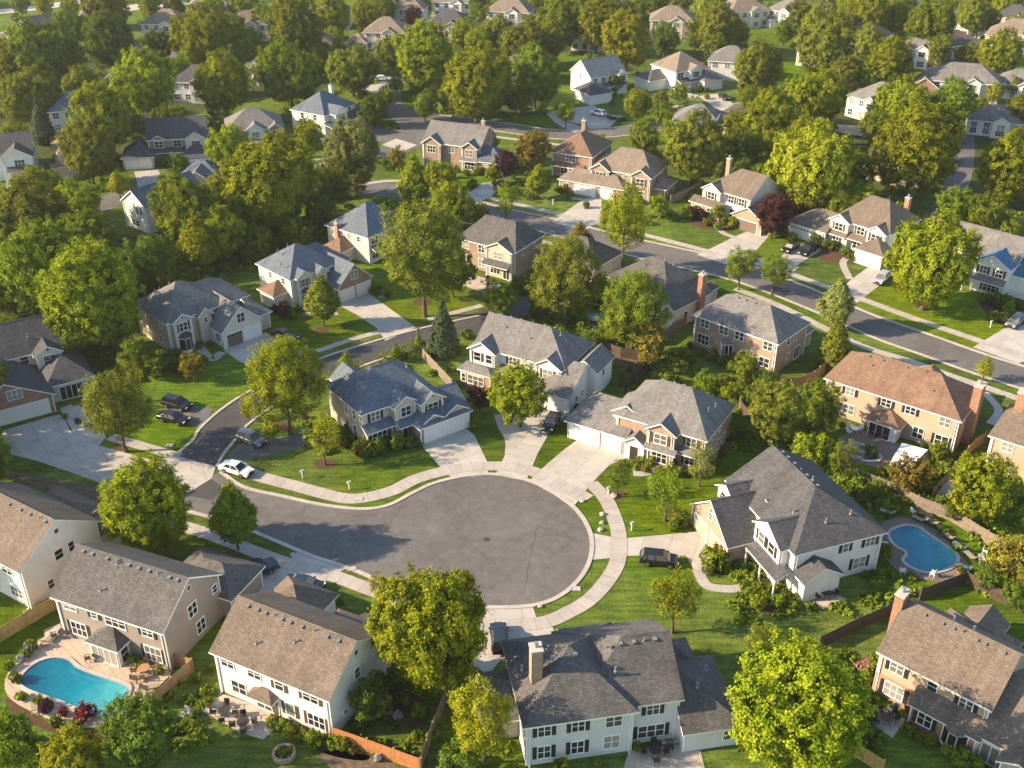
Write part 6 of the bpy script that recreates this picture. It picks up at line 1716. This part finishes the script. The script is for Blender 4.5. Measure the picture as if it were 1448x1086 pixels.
def car_proto(kind, paint):
    L, hw, prof, (b0, b1, t0, t1, zb, zt) = CARK[kind]
    body = MB()
    n = len(prof)
    rows = []
    for k, (f, ins) in enumerate(((-1, 0), (-.94, 1), (.94, 1), (1, 0))):
        rows.append([(x * (1 if ins else .965), f * hw * (1 - .06 * max(0, abs(x) / (L / 2) - .6) / .4) , z if ins else z - (.05 if z > .6 else -.02)) for x, z in prof])
    for a in range(3):
        for i in range(n - 1):
            body.poly([rows[a][i], rows[a][i + 1], rows[a + 1][i + 1], rows[a + 1][i]])
    body.poly(rows[0]); body.poly(list(reversed(rows[3])))
    # roof panel and pillars
    wt, wb = hw * .7, hw * .9
    body.box(t0 - .05, t1 + .04, -wt, wt, zt - .05, zt)
    body.box(t0 + .12, t1 - .12, -wt * .82, wt * .82, zt, zt + .018)
    for x0, x1 in ((b0, t0), (b1, t1)) + (((b0 * .45 + b1 * .55 - .1, t0 * .45 + t1 * .55 - .1),) if kind != 'pickup' else ()) + (((b0 * .8 + b1 * .2, t0 * .86 + t1 * .14),) if kind == 'suv' else ()):
        for s in (-1, 1): body.tube((x0, s * wb * 1.0, zb - .02), (x1, s * wt * 1.0, zt - .03), .055, .05, 6)
    for s in (-1, 1):
        body.box(b1 - .35, b1 - .15, min(s * hw, s * (hw + .17)), max(s * hw, s * (hw + .17)), zb, zb + .14)
    if kind == 'pickup':
        body.box(-2.7, -2.62, -hw * .9, hw * .9, .9, 1.16)
        for s in (-1, 1): body.box(-2.7, -.75, min(s * hw * .88, s * hw * .97), max(s * hw * .88, s * hw * .97), 1.0, 1.16)
    bumper = MB()
    bumper.box(L / 2 - .1, L / 2 + .05, -hw * .85, hw * .85, .3, .5); bumper.box(-L / 2 - .05, -L / 2 + .1, -hw * .85, hw * .85, .34, .54)
    bumper.box(L / 2 - .06, L / 2 + .03, -hw * .45, hw * .45, .54, .74)
    gl = MB()
    A = [(b0, -wb, zb), (b1, -wb, zb), (t1, -wt, zt - .04), (t0, -wt, zt - .04)]
    Bq = [(x, -y, z) for x, y, z in A]
    gl.poly(A); gl.poly(list(reversed(Bq))); gl.poly([A[1], Bq[1], Bq[2], A[2]]); gl.poly([Bq[0], A[0], A[3], Bq[3]])
    ty = MB(); ty.tube((0, -.12, 0), (0, .12, 0), .34, .34, 18); rm = MB(); rm.tube((0, -.13, 0), (0, .13, 0), .21, .21, 12)
    hl = MB(); hl.box(L / 2 - .12, L / 2 + .02, -.18, .18, .62, .76); tl = MB(); tl.box(-L / 2 - .02, -L / 2 + .1, -.12, .12, .68, .9)
    wb_ = L * .29
    return dict(body=body.mesh('car_body', ['paint_' + paint]), bumper=bumper.mesh('bumper', ['rubber']), glass=gl.mesh('car_windows', ['window_glass']),
                tyre=ty.mesh('tyre', ['rubber'], smooth=False), rim=rm.mesh('rim', ['rim_metal']), hl=hl.mesh('headlight', ['lamp_glass']), tl=tl.mesh('tail_light', ['tail_red']), wb=wb_, hw=hw)

def car(label, kind, paint, pos, toward, z=.06, cat='car'):
    m = cached(('car', kind, paint), lambda: car_proto(kind, paint))
    a, b = at(*pos, .6), at(*toward, .6)
    name = {'sedan': 'parked_car', 'suv': 'parked_suv', 'pickup': 'pickup_truck'}[kind]
    r = empty(name, (a.x, a.y, z), math.atan2(b.y - a.y, b.x - a.x), label=label, cat=cat, group='cars parked in the drives')
    link('body', m['body'], r); link('bumper', m['bumper'], r); link('window', m['glass'], r)
    for x in (-m['wb'], m['wb']):
        for s in (-1, 1):
            w = link('wheel', m['tyre'], r, (x, s * (m['hw'] - .1), .34)); link('rim', m['rim'], w)
    for s in (-1, 1):
        link('headlight', m['hl'], r, (0, s * m['hw'] * .68, 0)); link('tail_light', m['tl'], r, (0, s * m['hw'] * .8, 0))

def cars():
    car('white sedan parked on the grass verge by the cul-de-sac entrance', 'sedan', 'white', (334, 663), (358, 670))
    car('grey sport utility car on the asphalt side drive behind the white sedan', 'suv', 'grey', (355, 621), (378, 630))
    car('black sedan beside the lawn of the beige house with brown garage', 'sedan', 'black', (403, 474), (425, 482))
    car('upper of the two dark cars on the asphalt drive off the side street', 'suv', 'black', (250, 571), (274, 577))
    car('lower of the two dark cars on the asphalt drive off the side street', 'sedan', 'black', (245, 591), (270, 597))
    car('dark pickup truck behind the taupe house by the big pool', 'pickup', 'navy', (360, 808), (380, 800))
    car('dark car half hidden behind the white house with long brown gable', 'sedan', 'navy', (430, 826), (450, 830))
    car('black sedan on the drive beside the round golden-green tree', 'sedan', 'black', (780, 596), (772, 612))
    car('black sport utility car beside the drive of the large charcoal-roofed house', 'suv', 'black', (932, 791), (960, 794))
    car('navy blue sport utility car seen from above near the bottom tree', 'suv', 'navy', (706, 902), (704, 880))
    car('black hatchback at the outer end of the two-garage drive', 'sedan', 'black', (1118, 350), (1108, 356))
    car('black pickup truck parked in front of the left white garage', 'pickup', 'black', (1143, 353), (1132, 361))
    car('white and grey car in front of the second white garage', 'suv', 'silver', (1247, 394), (1238, 402))
    car('dark grey car on the drive at the right picture edge', 'suv', 'grey', (1436, 455), (1424, 464))
    car('maroon car under the tall tree by the low brown house', 'sedan', 'maroon', (1343, 79), (1352, 79))
    car('small white car by the upper cul-de-sac, far off', 'sedan', 'white', (541, 111), (552, 111))
    car('dark car in the upper left car park', 'suv', 'black', (27, 27), (38, 27))
    car('black car in the drive of the brick house with slate gables', 'sedan', 'black', (708, 262), (700, 268))
    car('white van in front of the blue-gabled upper street house', 'suv', 'white', (846, 160), (838, 158))
    car('black car beside the white van on the upper street drive', 'sedan', 'black', (870, 166), (860, 164))
    car('black car by the double garage on the upper street', 'sedan', 'black', (1024, 137), (1030, 141))

# ------------------------------------------------------------------ fences
def fence(label, pix, h=1.8, mat='fence_wood', name='wooden_fence'):
    P = [G(p) for p in pix]
    root = empty(name, (P[0].x, P[0].y, 0), 0, label=label, cat='fence')
    r = random.Random(len(label) * 7 + int(pix[0][0]))
    post = cached(('fpost', mat, h), lambda: _fpost(mat, h))
    for i in range(len(P) - 1):
        a, b = P[i], P[i + 1]
        d = b - a; L = d.length; ang = math.atan2(d.y, d.x)
        n = max(1, round(L / 2.5))
        for k in range(n):
            m = MB(); w = L / n
            nb = max(3, int(w / .17))
            for j in range(nb):
                x = w * j / nb
                dz = r.uniform(-.025, .025); dy = r.uniform(-.008, .008)
                m.box(x + .006, x + w / nb - .006, -.015 + dy, .015 + dy, .02, h + dz)
            for z in (.35, h * .55, h - .25): m.box(0, w, .02, .07, z, z + .09)
            q = a + d * (k / n) - P[0]
            o = m.build('fence_panel', mat, root); o.location = (q.x, q.y, 0); o.rotation_euler = (0, 0, ang)
            link('fence_post', post, root, (q.x, q.y, 0), ang)
    q = P[-1] - P[0]
    link('fence_post', post, root, (q.x, q.y, 0), ang)

def _fpost(mat, h):
    m = MB(); m.box(-.07, .07, -.03, .13, -.1, h + .08); m.box(-.09, .09, -.05, .15, h + .08, h + .12)
    return m.mesh('fence_post', [mat])

def fences():
    fence('yellowish board fence running along the left picture edge', [(-30, 927), (40, 884), (79, 862)], mat='fence_yellow')
    fence('brown board fence beside the big pool deck, ending near the white house', [(216, 1004), (274, 950), (240, 938)], mat='fence_wood')
    fence('orange-brown board fence from the white house to the bottom edge', [(472, 1047), (520, 1064), (596, 1092)], mat='fence_red')
    fence('dark board fence running down from the big tree at the bottom', [(634, 985), (612, 1040), (594, 1092)], mat='fence_weathered')
    fence('board fence behind the blue-grey roofed house', [(598, 507), (640, 552)], mat='fence_weathered')
    fence('dark garden fence behind the white house with twin gables', [(842, 492), (878, 506), (926, 512)], mat='fence_dark')
    fence('dark fence between the twin-gabled house and the cul-de-sac head house', [(926, 512), (884, 552)], mat='fence_dark')
    fence('weathered fence below the tall orange chimney', [(924, 490), (950, 472), (970, 462)], mat='fence_weathered')
    fence('reddish board fence between tan brick and rust-roofed houses', [(1046, 578), (1100, 560), (1150, 540), (1166, 526)], mat='fence_wood')
    fence('weathered fence behind the small pool and the dark patio', [(1120, 630), (1196, 674), (1262, 700), (1296, 718), (1342, 736), (1420, 784)], mat='fence_weathered')
    fence('brown fence between the rust-roofed house and the right edge house', [(1318, 706), (1376, 636), (1392, 626)], mat='fence_wood')
    fence('dark fence behind the lower right house', [(1158, 918), (1210, 892), (1272, 866)], mat='fence_dark')
    fence('dark fence corner behind the lower right house roof', [(1300, 850), (1364, 826), (1400, 846), (1460, 872)], mat='fence_dark')
    fence('short tan fence under the large tree at the bottom right', [(1200, 1064), (1246, 1094)], mat='fence_yellow')
    fence('pale brown fence beside the bright blue roof', [(1306, 312), (1340, 326)], mat='fence_weathered')
    fence('brown fence behind the white house with dark red shrubs', [(948, 288), (975, 276), (992, 266)], mat='fence_weathered')
    fence('weathered fence at the side of the dark-watered garden pool', [(1106, 616), (1122, 624)], mat='fence_weathered')
    fence('dark fence right of the cul-de-sac head house', [(1046, 582), (1062, 602), (1100, 640)], mat='fence_dark')
    # clipped hedges
    for label, pix, w, h in (('clipped green hedge behind the blue-grey roofed house', [(538, 516), (580, 500), (598, 492)], 1.5, 1.5), ('clipped hedge below the round garden patio', [(842, 478), (862, 486), (880, 490)], 1.2, 1.4), ('long low hedge left of the blue-grey roof', [(446, 548), (480, 534), (512, 522)], 1.2, 1.3)):
        hedge(label, pix, w, h)

def hedge(label, pix, w, h):
    P = smooth_line([G(p) for p in pix], 5); rs = nprs(len(label))
    T = []
    for i in range(len(P) - 1):
        a, b = P[i], P[i + 1]; L = (b - a).length; d = (b - a).normalized(); nn = Vector((-d.y, d.x))
        n = int(L * (w + 2 * h) * 22)
        for _ in range(n):
            q = a + d * rs.rand() * L; s = rs.rand() * (w + 2 * h)
            if s < w: u, z, nv = s - w / 2, h, (0, 0, 1)
            elif s < w + h: u, z, nv = -w / 2, s - w, (-nn.x, -nn.y, .2)
            else: u, z, nv = w / 2, s - w - h, (nn.x, nn.y, .2)
            q = q + nn * u
            T.append((q.x - P[0].x, q.y - P[0].y, z, *nv))
    me = leaf_mesh('hedge', np.array(T), 3, .08, .17, rs); me.materials.append(MATS['leaf_mid'])
    o = link('hedge', me, None, (P[0].x, P[0].y, 0)); tag(o, label, 'hedge')

# ------------------------------------------------------------------ garden furniture and small things
def furn_meshes(col='furniture_dark', cush='furniture_dark'):
    d = {}
    m = MB(); m.box(-.25, .25, -.25, .25, .41, .47); d['seat'] = m.mesh('seat', [cush])
    m = MB(); m.box(-.25, .25, .21, .26, .47, .95); d['back'] = m.mesh('backrest', [cush])
    m = MB(); m.box(-.02, .02, -.02, .02, 0, .42); d['leg'] = m.mesh('leg', [col])
    m = MB(); m.box(-.03, .03, -.25, .25, .62, .66); m.box(-.02, .02, -.24, -.2, .42, .62); d['arm'] = m.mesh('armrest', [col])
    return d

def chair(label, pos, rz, z=.06, col='furniture_dark', cush='furniture_dark', group=None, s=1.05):
    d = cached(('chair', col, cush), lambda: furn_meshes(col, cush))
    p = at(*pos, 0)
    r = empty('patio_chair', (p.x, p.y, z), rz, label=label, cat='chair', group=group or 'patio chairs'); r.scale = (s, s, s)
    link('seat', d['seat'], r); link('backrest', d['back'], r)
    for x in (-.22, .22):
        for y in (-.22, .22): link('leg', d['leg'], r, (x, y, 0))
        link('armrest', d['arm'], r, (x * 1.2, 0, 0))

def table(label, pos, z=.06, r=.6, col='furniture_dark', top=None, umbrella=None):
    p = at(*pos, 0)
    root = empty('patio_table', (p.x, p.y, z), 0, label=label, cat='table', group='patio tables')
    m = MB(); m.lathe([(r, .7), (r + .02, .72), (r, .75), (.01, .752)], 18); m.build('table_top', top or col, root)
    for k in range(4):
        a = PI / 4 + k * PI / 2
        q = MB(); q.tube((math.cos(a) * r * .75, math.sin(a) * r * .75, 0), (math.cos(a) * r * .55, math.sin(a) * r * .55, .71), .03, .03, 6); q.build('leg', col, root)
    if umbrella:
        ur = empty('garden_umbrella', (p.x, p.y, z), .3, label=umbrella[0], cat='umbrella')
        q = MB(); q.tube((0, 0, 0), (0, 0, 2.5), .03, .03, 8); q.build('pole', 'furniture_wood', ur)
        q = MB(); n = 8
        for i in range(n):
            a, b = 2 * PI * i / n, 2 * PI * (i + 1) / n
            A = (.9 * math.cos(a), .9 * math.sin(a), 2.0); Bp = (.9 * math.cos(b), .9 * math.sin(b), 2.0)
            q.poly([A, Bp, (0, 0, 2.55)]); q.poly([(A[0], A[1], 1.86), (Bp[0], Bp[1], 1.86), Bp, A])
        q.build('canopy', umbrella[1], ur)

def lounger(label, pos, rz, z=.1, col='furniture_dark', cush='cushion_tan'):
    p = at(*pos, 0)
    d = cached(('lounge', col, cush), lambda: _lounge(col, cush))
    r = empty('sun_lounger', (p.x, p.y, z), rz, label=label, cat='sun lounger', group='poolside loungers')
    link('frame', d[0], r); link('mattress', d[1], r); link('backrest', d[2], r)
    for x in (-.8, .8):
        for y in (-.28, .28): link('leg', d[3], r, (x, y, 0))
def _lounge(col, cush):
    f = MB(); f.box(-.95, .95, -.34, -.28, .26, .32); f.box(-.95, .95, .28, .34, .26, .32); f.box(-.95, -.88, -.28, .28, .26, .32); f.box(.88, .95, -.28, .28, .26, .32)
    m = MB(); m.box(-.35, .93, -.31, .31, .32, .42)
    b = MB(); b.poly([(-.35, -.31, .42), (-.35, .31, .42), (-.95, .31, .85), (-.95, -.31, .85)]); b.poly([(-.35, -.31, .32), (-.35, .31, .32), (-1.0, .31, .78), (-1.0, -.31, .78)]); b.poly([(-.35, -.31, .32), (-.35, -.31, .42), (-.95, -.31, .85), (-1., -.31, .78)]); b.poly([(-.35, .31, .32), (-.35, .31, .42), (-.95, .31, .85), (-1., .31, .78)]); b.poly([(-.95, -.31, .85), (-.95, .31, .85), (-1., .31, .78), (-1., -.31, .78)])
    l = MB(); l.box(-.03, .03, -.03, .03, 0, .27)
    return f.mesh('frame', [col]), m.mesh('mattress', [cush]), b.mesh('backrest', [cush]), l.mesh('leg', [col])

def grill(label, pos, rz=0, z=.06):
    p = at(*pos, 0)
    r = empty('barbecue_grill', (p.x, p.y, z), rz, label=label, cat='barbecue')
    m = MB(); m.box(-.35, .35, -.25, .25, .25, .85); m.build('cabinet', 'furniture_dark', r)
    m = MB(); m.box(-.75, -.36, -.24, .24, .82, .86); m.box(.36, .75, -.24, .24, .82, .86); m.build('side_shelf', 'vent_metal', r)
    m = MB(); k = []
    for i in range(7):
        a = PI * i / 6; k.append((math.cos(a) * .26, .86 + math.sin(a) * .24))
    for i in range(6):
        m.poly([(-.35, *k[i]), (.35, *k[i]), (.35, *k[i + 1]), (-.35, *k[i + 1])])
    m.poly([(-.35, *q) for q in k]); m.poly([(.35, *q) for q in reversed(k)])
    m.build('lid', 'iron', r)
    for x in (-.3, .3):
        q = MB(); q.tube((x, -.26, .1), (x, .26, .1), .1, .1, 10); q.build('wheel', 'rubber', r)

def pot(label, pos, r=.35, leaf='leaf_mid', z=.06, flower=None):
    p = at(*pos, 0)
    root = empty('flower_pot', (p.x, p.y, z), 0, label=label, cat='flower pot')
    m = MB(); m.lathe([(r * .6, 0), (r * .9, r * 1.1), (r, r * 1.1), (r, r * 1.3), (r * .8, r * 1.3)], 12); m.build('pot', 'brick_orange', root)
    o = link('plant', PROTO['shrub'][int(pos[0]) % 4], root, (0, 0, r * 1.1), 0, (r * 1.4 / .8,) * 3)
    o.material_slots[0].link = 'OBJECT'; o.material_slots[0].material = MATS[flower or leaf]

def small_things():
    # round fire pit on the front lawn
    p = at(402, 1068); r = empty('fire_pit', (p.x, p.y, 0), 0, label='round stone fire pit filled with plants on the bottom lawn', cat='fire pit')
    for k in range(14):
        a = 2 * PI * k / 14; m = MB(); c, s = math.cos(a), math.sin(a)
        P = [(c * rr - s * t, s * rr + c * t) for rr, t in ((.82, -.17), (1.1, -.23), (1.1, .23), (.82, .17))]
        m.slab(P, -.05, .42 + .03 * (k % 3)); m.build('stone', 'brick_brown' if k % 3 else 'brick_tan', r)
    o = link('plant', PROTO['shrub'][1], r, (0, 0, .05), 0, (1., 1., .5)); o.material_slots[0].link = 'OBJECT'; o.material_slots[0].material = MATS['leaf_dark']
    # patio sets
    sets = [
        ('long-gabled white house', (318, 1012), 4, 'furniture_dark', 'furniture_dark', None, .0),
        ('long-gabled white house, nearer one', (345, 1028), 4, 'furniture_dark', 'furniture_dark', None, .4),
        ('taupe pool house', (205, 952), 4, 'furniture_wood', 'furniture_wood', None, .2),
        ('pale grey house with the tan chimney', (926, 1068), 4, 'furniture_dark', 'furniture_dark', None, .0),
        ('lower right house', (1252, 1022), 3, 'furniture_dark', 'furniture_dark', None, .3),
        ('large charcoal-roofed house', (1168, 846), 3, 'furniture_dark', 'furniture_dark', None, .5),
        ('long tan house', (1240, 616), 4, 'furniture_dark', 'cushion_red', None, .3),
        ('long tan house, left one', (1208, 612), 3, 'furniture_white', 'furniture_white', None, .9),
        ('brown brick house with the back patio', (690, 402), 4, 'furniture_dark', 'furniture_dark', None, .1),
        ('taupe pool house, by the porch', (140, 932), 2, 'furniture_dark', 'cushion_tan', None, .7),
        ('taupe pool house, left terrace', (92, 900), 3, 'furniture_dark', 'cushion_tan', None, .7),
    ]
    sides = ('left', 'right', 'far', 'near')
    for who, pos, n, col, cush, um, ph in sets:
        table(f'round patio table behind the {who}', pos, col=col, umbrella=um)
        c = at(*pos)
        for k in range(n):
            a = (PI, 0, PI / 2, -PI / 2)[k] + ph * .5
            q = Vector((c.x + math.cos(a) * 1.05, c.y + math.sin(a) * 1.05, 0))
            chair(f'{sides[k]} side chair of the table behind the {who}', px_of(q), a - PI / 2 + .2 * (k % 2), col=col, cush=cush)
    # poolside, small pool
    for i, (pos, rz, cush, w) in enumerate((((1300, 738), 2.4, 'cushion_tan', 'tan lounger, first from left along the small pool fence'), ((1316, 742), 2.2, 'cushion_tan', 'tan lounger, second from left of those along the small pool fence'), ((1340, 762), 2.0, 'cushion_tan', 'tan lounger in the middle of the small pool fence side'), ((1356, 776), 2.1, 'cushion_blue', 'blue-grey lounger right of the middle tan one by the small pool'), ((1372, 790), 1.9, 'cushion_tan', 'tan cushioned lounger at the right end of the small pool'), ((1362, 806), 2.3, 'cushion_blue', 'blue mattress lounger near the small pool corner'), ((1254, 728), 2.5, 'cushion_tan', 'tan lounger on the lawn left of the small pool'))):
        lounger(w, pos, rz, cush=cush)
    table('small round table between the small pool loungers', (1328, 752), .1, .4, 'furniture_dark')
    table('right one of two dark round tables at the small pool fence', (1312, 736), .1, .5, 'furniture_dark')
    table('left one of two dark round tables at the small pool fence', (1302, 731), .1, .5, 'furniture_dark')
    for i, (pos, w) in enumerate((((1386, 796), 'white chair right of the small pool'), ((1392, 784), 'white chair against the fence at the right of the small pool'), ((1290, 728), 'white chair at the left end of the pool fence'), ((1275, 812), 'white chair below the small pool'), ((1318, 816), 'white chair at the lower rim of the small pool'))):
        chair(w, pos, 1. * i, .1, 'furniture_white', 'furniture_white')
    for i, (pos, rz, w) in enumerate((((198, 962), .4, 'tan lounger on the right of the big pool deck'), ((212, 976), .3, 'tan lounger at the lower right of the big pool deck'), ((70, 908), 1.2, 'tan lounger above the big pool'), ((50, 1004), 2., 'tan lounger below the big pool'))):
        lounger(w, pos, rz, cush='cushion_tan', col='furniture_wood')
    for i, (pos, rz, w) in enumerate((((1240, 618), .2, 'black grill under the long tan house porch'), ((946, 1058), .1, 'black grill against the pale grey house'), ((386, 1000), .4, 'black grill by the white house slider'), ((1262, 1008), .5, 'black grill at the lower right house wall'), ((1256, 622), .1, 'second black grill, right of the tan house porch'))):
        grill(w, pos, rz)
    # white sloping cover over a spa
    a, b, c, d = (at(1254, 663, .5), at(1280, 672, .5), at(1312, 636, 1.7), at(1276, 626, 1.7))
    ctr = (a + b + c + d) / 4
    r = empty('spa_canopy', (ctr.x, ctr.y, 0), 0, label='white sloping spa cover on the dark patio behind the long tan house', cat='spa cover')
    m = MB(); L = [Vector((q.x - ctr.x, q.y - ctr.y, q.z)) for q in (a, b, c, d)]
    mid0 = (L[0] + L[3]) / 2 + Vector((0, 0, .3)); mid1 = (L[1] + L[2]) / 2 + Vector((0, 0, .3))
    t = Vector((0, 0, .08))
    for q in ([L[0], L[1], mid1, mid0], [mid0, mid1, L[2], L[3]]):
        m.poly(q); m.poly([x - t for x in reversed(q)])
        for i in range(4): m.poly([q[i] - t, q[(i + 1) % 4] - t, q[(i + 1) % 4], q[i]])
    m.build('cover', 'cover_white', r)
    for q in L:
        m = MB(); m.box(q.x - .06, q.x + .06, q.y - .06, q.y + .06, 0, q.z - .05); m.build('post', 'white_trim', r)
    m = MB(); cc = sum(L, Vector()) / 4; m.lathe([(1.3, 0), (1.35, .7), (1.2, .75)], 8, 0, (cc.x, cc.y, 0)); m.build('tub', 'furniture_wood', r)
    # letter boxes and lamp posts on the verges
    for pos, w in (((494, 692), 'white letter box on the lawn of the blue-grey roofed house'), ((860, 700), 'letter box on the sunlit verge right of the bulb'), ((893, 750), 'low white box on the front lawn above the tan drive'), ((428, 676), 'letter box on the verge near the white sedan'), ((1400, 463), 'white letter box near the silver car'), ((782, 290), 'letter box on the lawn beside the wide front drive')):
        p = at(*pos); r = empty('letter_box', (p.x, p.y, 0), .6, label=w, cat='letter box')
        m = MB(); m.box(-.05, .05, -.05, .05, 0, 1.05); m.build('post', 'white_trim', r)
        m = MB(); m.box(-.24, .24, -.1, .1, 1.05, 1.2); 
        for i in range(6):
            a0, a1 = PI * i / 6, PI * (i + 1) / 6
            m.poly([(-.24, .1 * math.cos(a0), 1.2 + .1 * math.sin(a0)), (.24, .1 * math.cos(a0), 1.2 + .1 * math.sin(a0)), (.24, .1 * math.cos(a1), 1.2 + .1 * math.sin(a1)), (-.24, .1 * math.cos(a1), 1.2 + .1 * math.sin(a1))])
        m.build('box', 'furniture_white', r)
    for pos, w, s in (((823, 709), 'pale boulder on the verge right of the bulb', .35), ((852, 728), 'upper pale boulder in the row on the verge', .4), ((851, 740), 'middle pale boulder in the row on the verge', .35), ((849, 750), 'lower pale boulder in the row on the verge', .4), ((868, 702), 'pale boulder by the dark thin tree', .5), ((955, 742), 'boulder at the shrub near the tan drive', .5), ((764, 858), 'pale boulder on the lower verge', .3), ((414, 785), 'pale boulder on the lower left verge', .35)):
        p = at(*pos); bm = bmesh.new(); bmesh.ops.create_icosphere(bm, subdivisions=2, radius=s)
        rr = random.Random(int(pos[0]))
        for v in bm.verts: v.co *= rr.uniform(.8, 1.15); v.co.z *= .65
        me = bpy.data.meshes.new('boulder'); bm.to_mesh(me); bm.free(); me.materials.append(MATS['rock'])
        o = link('boulder', me, None, (p.x, p.y, s * .3)); tag(o, w, 'boulder')
    for pos, w in (((508, 706), 'flat grey utility cover on the north verge'), ((498, 805), 'pale utility cover on the lower left verge'), ((815, 833), 'pale utility cover on the lower right verge'), ((240, 630), 'green utility box on the lawn by the side street')):
        p = at(*pos); m = MB(); m.box(-.5, .5, -.35, .35, 0, .1); m.box(-.42, .42, -.28, .28, .1, .13); m.box(-.1, .1, -.04, .04, .13, .16)
        o = m.build('utility_cover', 'porch_stone'); o.location = (p.x, p.y, 0); tag(o, w, 'utility cover')
    for pos, w, lf in (((296, 1000), 'flower pot at the left of the white house patio', 'leaf_mid'), ((390, 1024), 'flower pot at the white house slider', 'leaf_orange'), ((150, 924), 'flower pot by the pyramid porch', 'leaf_red'), ((190, 940), 'flower pot on the big pool deck', 'leaf_mid'), ((900, 1064), 'flower pot beside the pale grey house window', 'leaf_mid'), ((1284, 1012), 'flower pot by the lower right brick wall', 'leaf_red'), ((1190, 608), 'flower pot at the long tan house', 'leaf_mid'), ((1356, 812), 'flower pot at the small pool', 'leaf_mid'), ((915, 648), 'flower pot by the porch of the cul-de-sac head house', 'leaf_red')):
        pot(w, pos, leaf=lf)
    # flower patches
    for pos, r, mt, w in (((42, 920), .6, 'flower_white', 'white flowering shrub above the big pool'), ((30, 935), .45, 'flower_white', 'small white flowering shrub left of the big pool'), ((575, 985), .5, 'flower_white', 'white flowering shrub in the shaded corner garden'), ((548, 1012), .6, 'flower_pink', 'pink flowering shrub in the shaded corner garden'), ((562, 1016), .5, 'flower_white', 'small white flowering shrub at the orange fence'), ((535, 1076), .45, 'flower_white', 'white flowering shrub in front of the orange fence'), ((265, 1012), .6, 'flower_white', 'white blossoming bush between pool and white house'), ((430, 592), .6, 'flower_pink', 'pink flowering shrub left of the blue-grey roofed house'), ((1222, 950), .9, 'flower_pink', 'pink flowering bush left of the lower right house')):
        p = at(*pos); o = link('flowering_shrub', PROTO['shrub'][int(pos[0]) % 4], None, (p.x, p.y, 0), pos[0], (r / .8,) * 3)
        o.material_slots[0].link = 'OBJECT'; o.material_slots[0].material = MATS[mt]; tag(o, w, 'shrub')
    # trampoline in a shaded garden
    p = at(842, 455); r = empty('trampoline', (p.x, p.y, 0), 0, label='round trampoline in the shaded garden under the airy trees', cat='trampoline')
    m = MB(); m.lathe([(1.5, .85), (1.52, .9), (1.4, .92), (1.25, .9)], 20); m.build('rim', 'cushion_blue', r)
    m = MB(); m.lathe([(1.27, .87), (.01, .85)], 20); m.build('mat', 'rubber', r)
    for k in range(6):
        a = k * PI / 3; m = MB(); m.tube((1.4 * math.cos(a), 1.4 * math.sin(a), 0), (1.42 * math.cos(a), 1.42 * math.sin(a), .88), .03, .03, 6); m.build('leg', 'vent_metal', r)

# ------------------------------------------------------------------ light, sky, camera
def lights():
    el, az = math.radians(SUN_EL), math.radians(SUN_AZ)      # az: direction the light travels, from +x towards +y
    d = Vector((math.cos(az) * math.cos(el), math.sin(az) * math.cos(el), -math.sin(el)))
    L = bpy.data.lights.new('sun', 'SUN'); L.energy = SUN_E; L.angle = math.radians(.53); L.color = SUN_C
    o = link('sun', L, None, (0, 0, 200)); o.rotation_mode = 'QUATERNION'; o.rotation_quaternion = d.to_track_quat('-Z', 'Y')
    w = bpy.data.worlds.new('World'); scene.world = w; w.use_nodes = True
    nt = w.node_tree; nt.nodes.clear()
    out = nt.nodes.new('ShaderNodeOutputWorld'); bg = nt.nodes.new('ShaderNodeBackground'); sk = nt.nodes.new('ShaderNodeTexSky')
    sk.sky_type = 'NISHITA'; sk.sun_disc = False; sk.sun_elevation = el; sk.sun_rotation = math.atan2(-d.x, -d.y)
    sk.air_density = 1.2; sk.dust_density = .5; sk.ozone_density = 1.
    bg.inputs['Strength'].default_value = SKY_S
    nt.links.new(sk.outputs[0], bg.inputs[0]); nt.links.new(bg.outputs[0], out.inputs[0])
    scene.view_settings.view_transform = 'Standard'; scene.view_settings.look = 'None'
    scene.view_settings.exposure = EXPO; scene.view_settings.gamma = 1.
    cam = bpy.data.cameras.new('camera'); cam.sensor_width = 36; cam.lens = FOC / 1448 * 36; cam.clip_end = 3000; cam.clip_start = 1
    c = link('camera', cam, None, (0, 0, CAM_H), None); c.rotation_euler = (PI / 2 - TILT, 0, 0)
    scene.camera = c
    scene.cycles.max_bounces = 5; scene.cycles.diffuse_bounces = 3; scene.cycles.transmission_bounces = 3; scene.cycles.glossy_bounces = 2
    scene.cycles.use_denoising = True

SUN_EL, SUN_AZ, SUN_E, SUN_C, SKY_S, EXPO = 26., 5., 5., (1., .77, .5), .11, 1.38
HAZE = .0001

def haze():
    mb = MB(); mb.box(-620, 620, -40, 900, -1.2, CAM_H + 8)
    m, t = newmat('haze')
    v = t.n('ShaderNodeVolumePrincipled')
    v.inputs['Color'].default_value = (.92, .93, .95, 1); v.inputs['Density'].default_value = HAZE; v.inputs['Anisotropy'].default_value = .25
    t.l(v.outputs[0], t.out.inputs['Volume'])
    o = mb.build('haze', 'haze'); tag(o, kind='stuff')

haze()
ground()
near_houses()
far_houses()
make_protos()
trees()
filler()
undergrowth()
cars()
fences()
small_things()
label_plants()
lights()
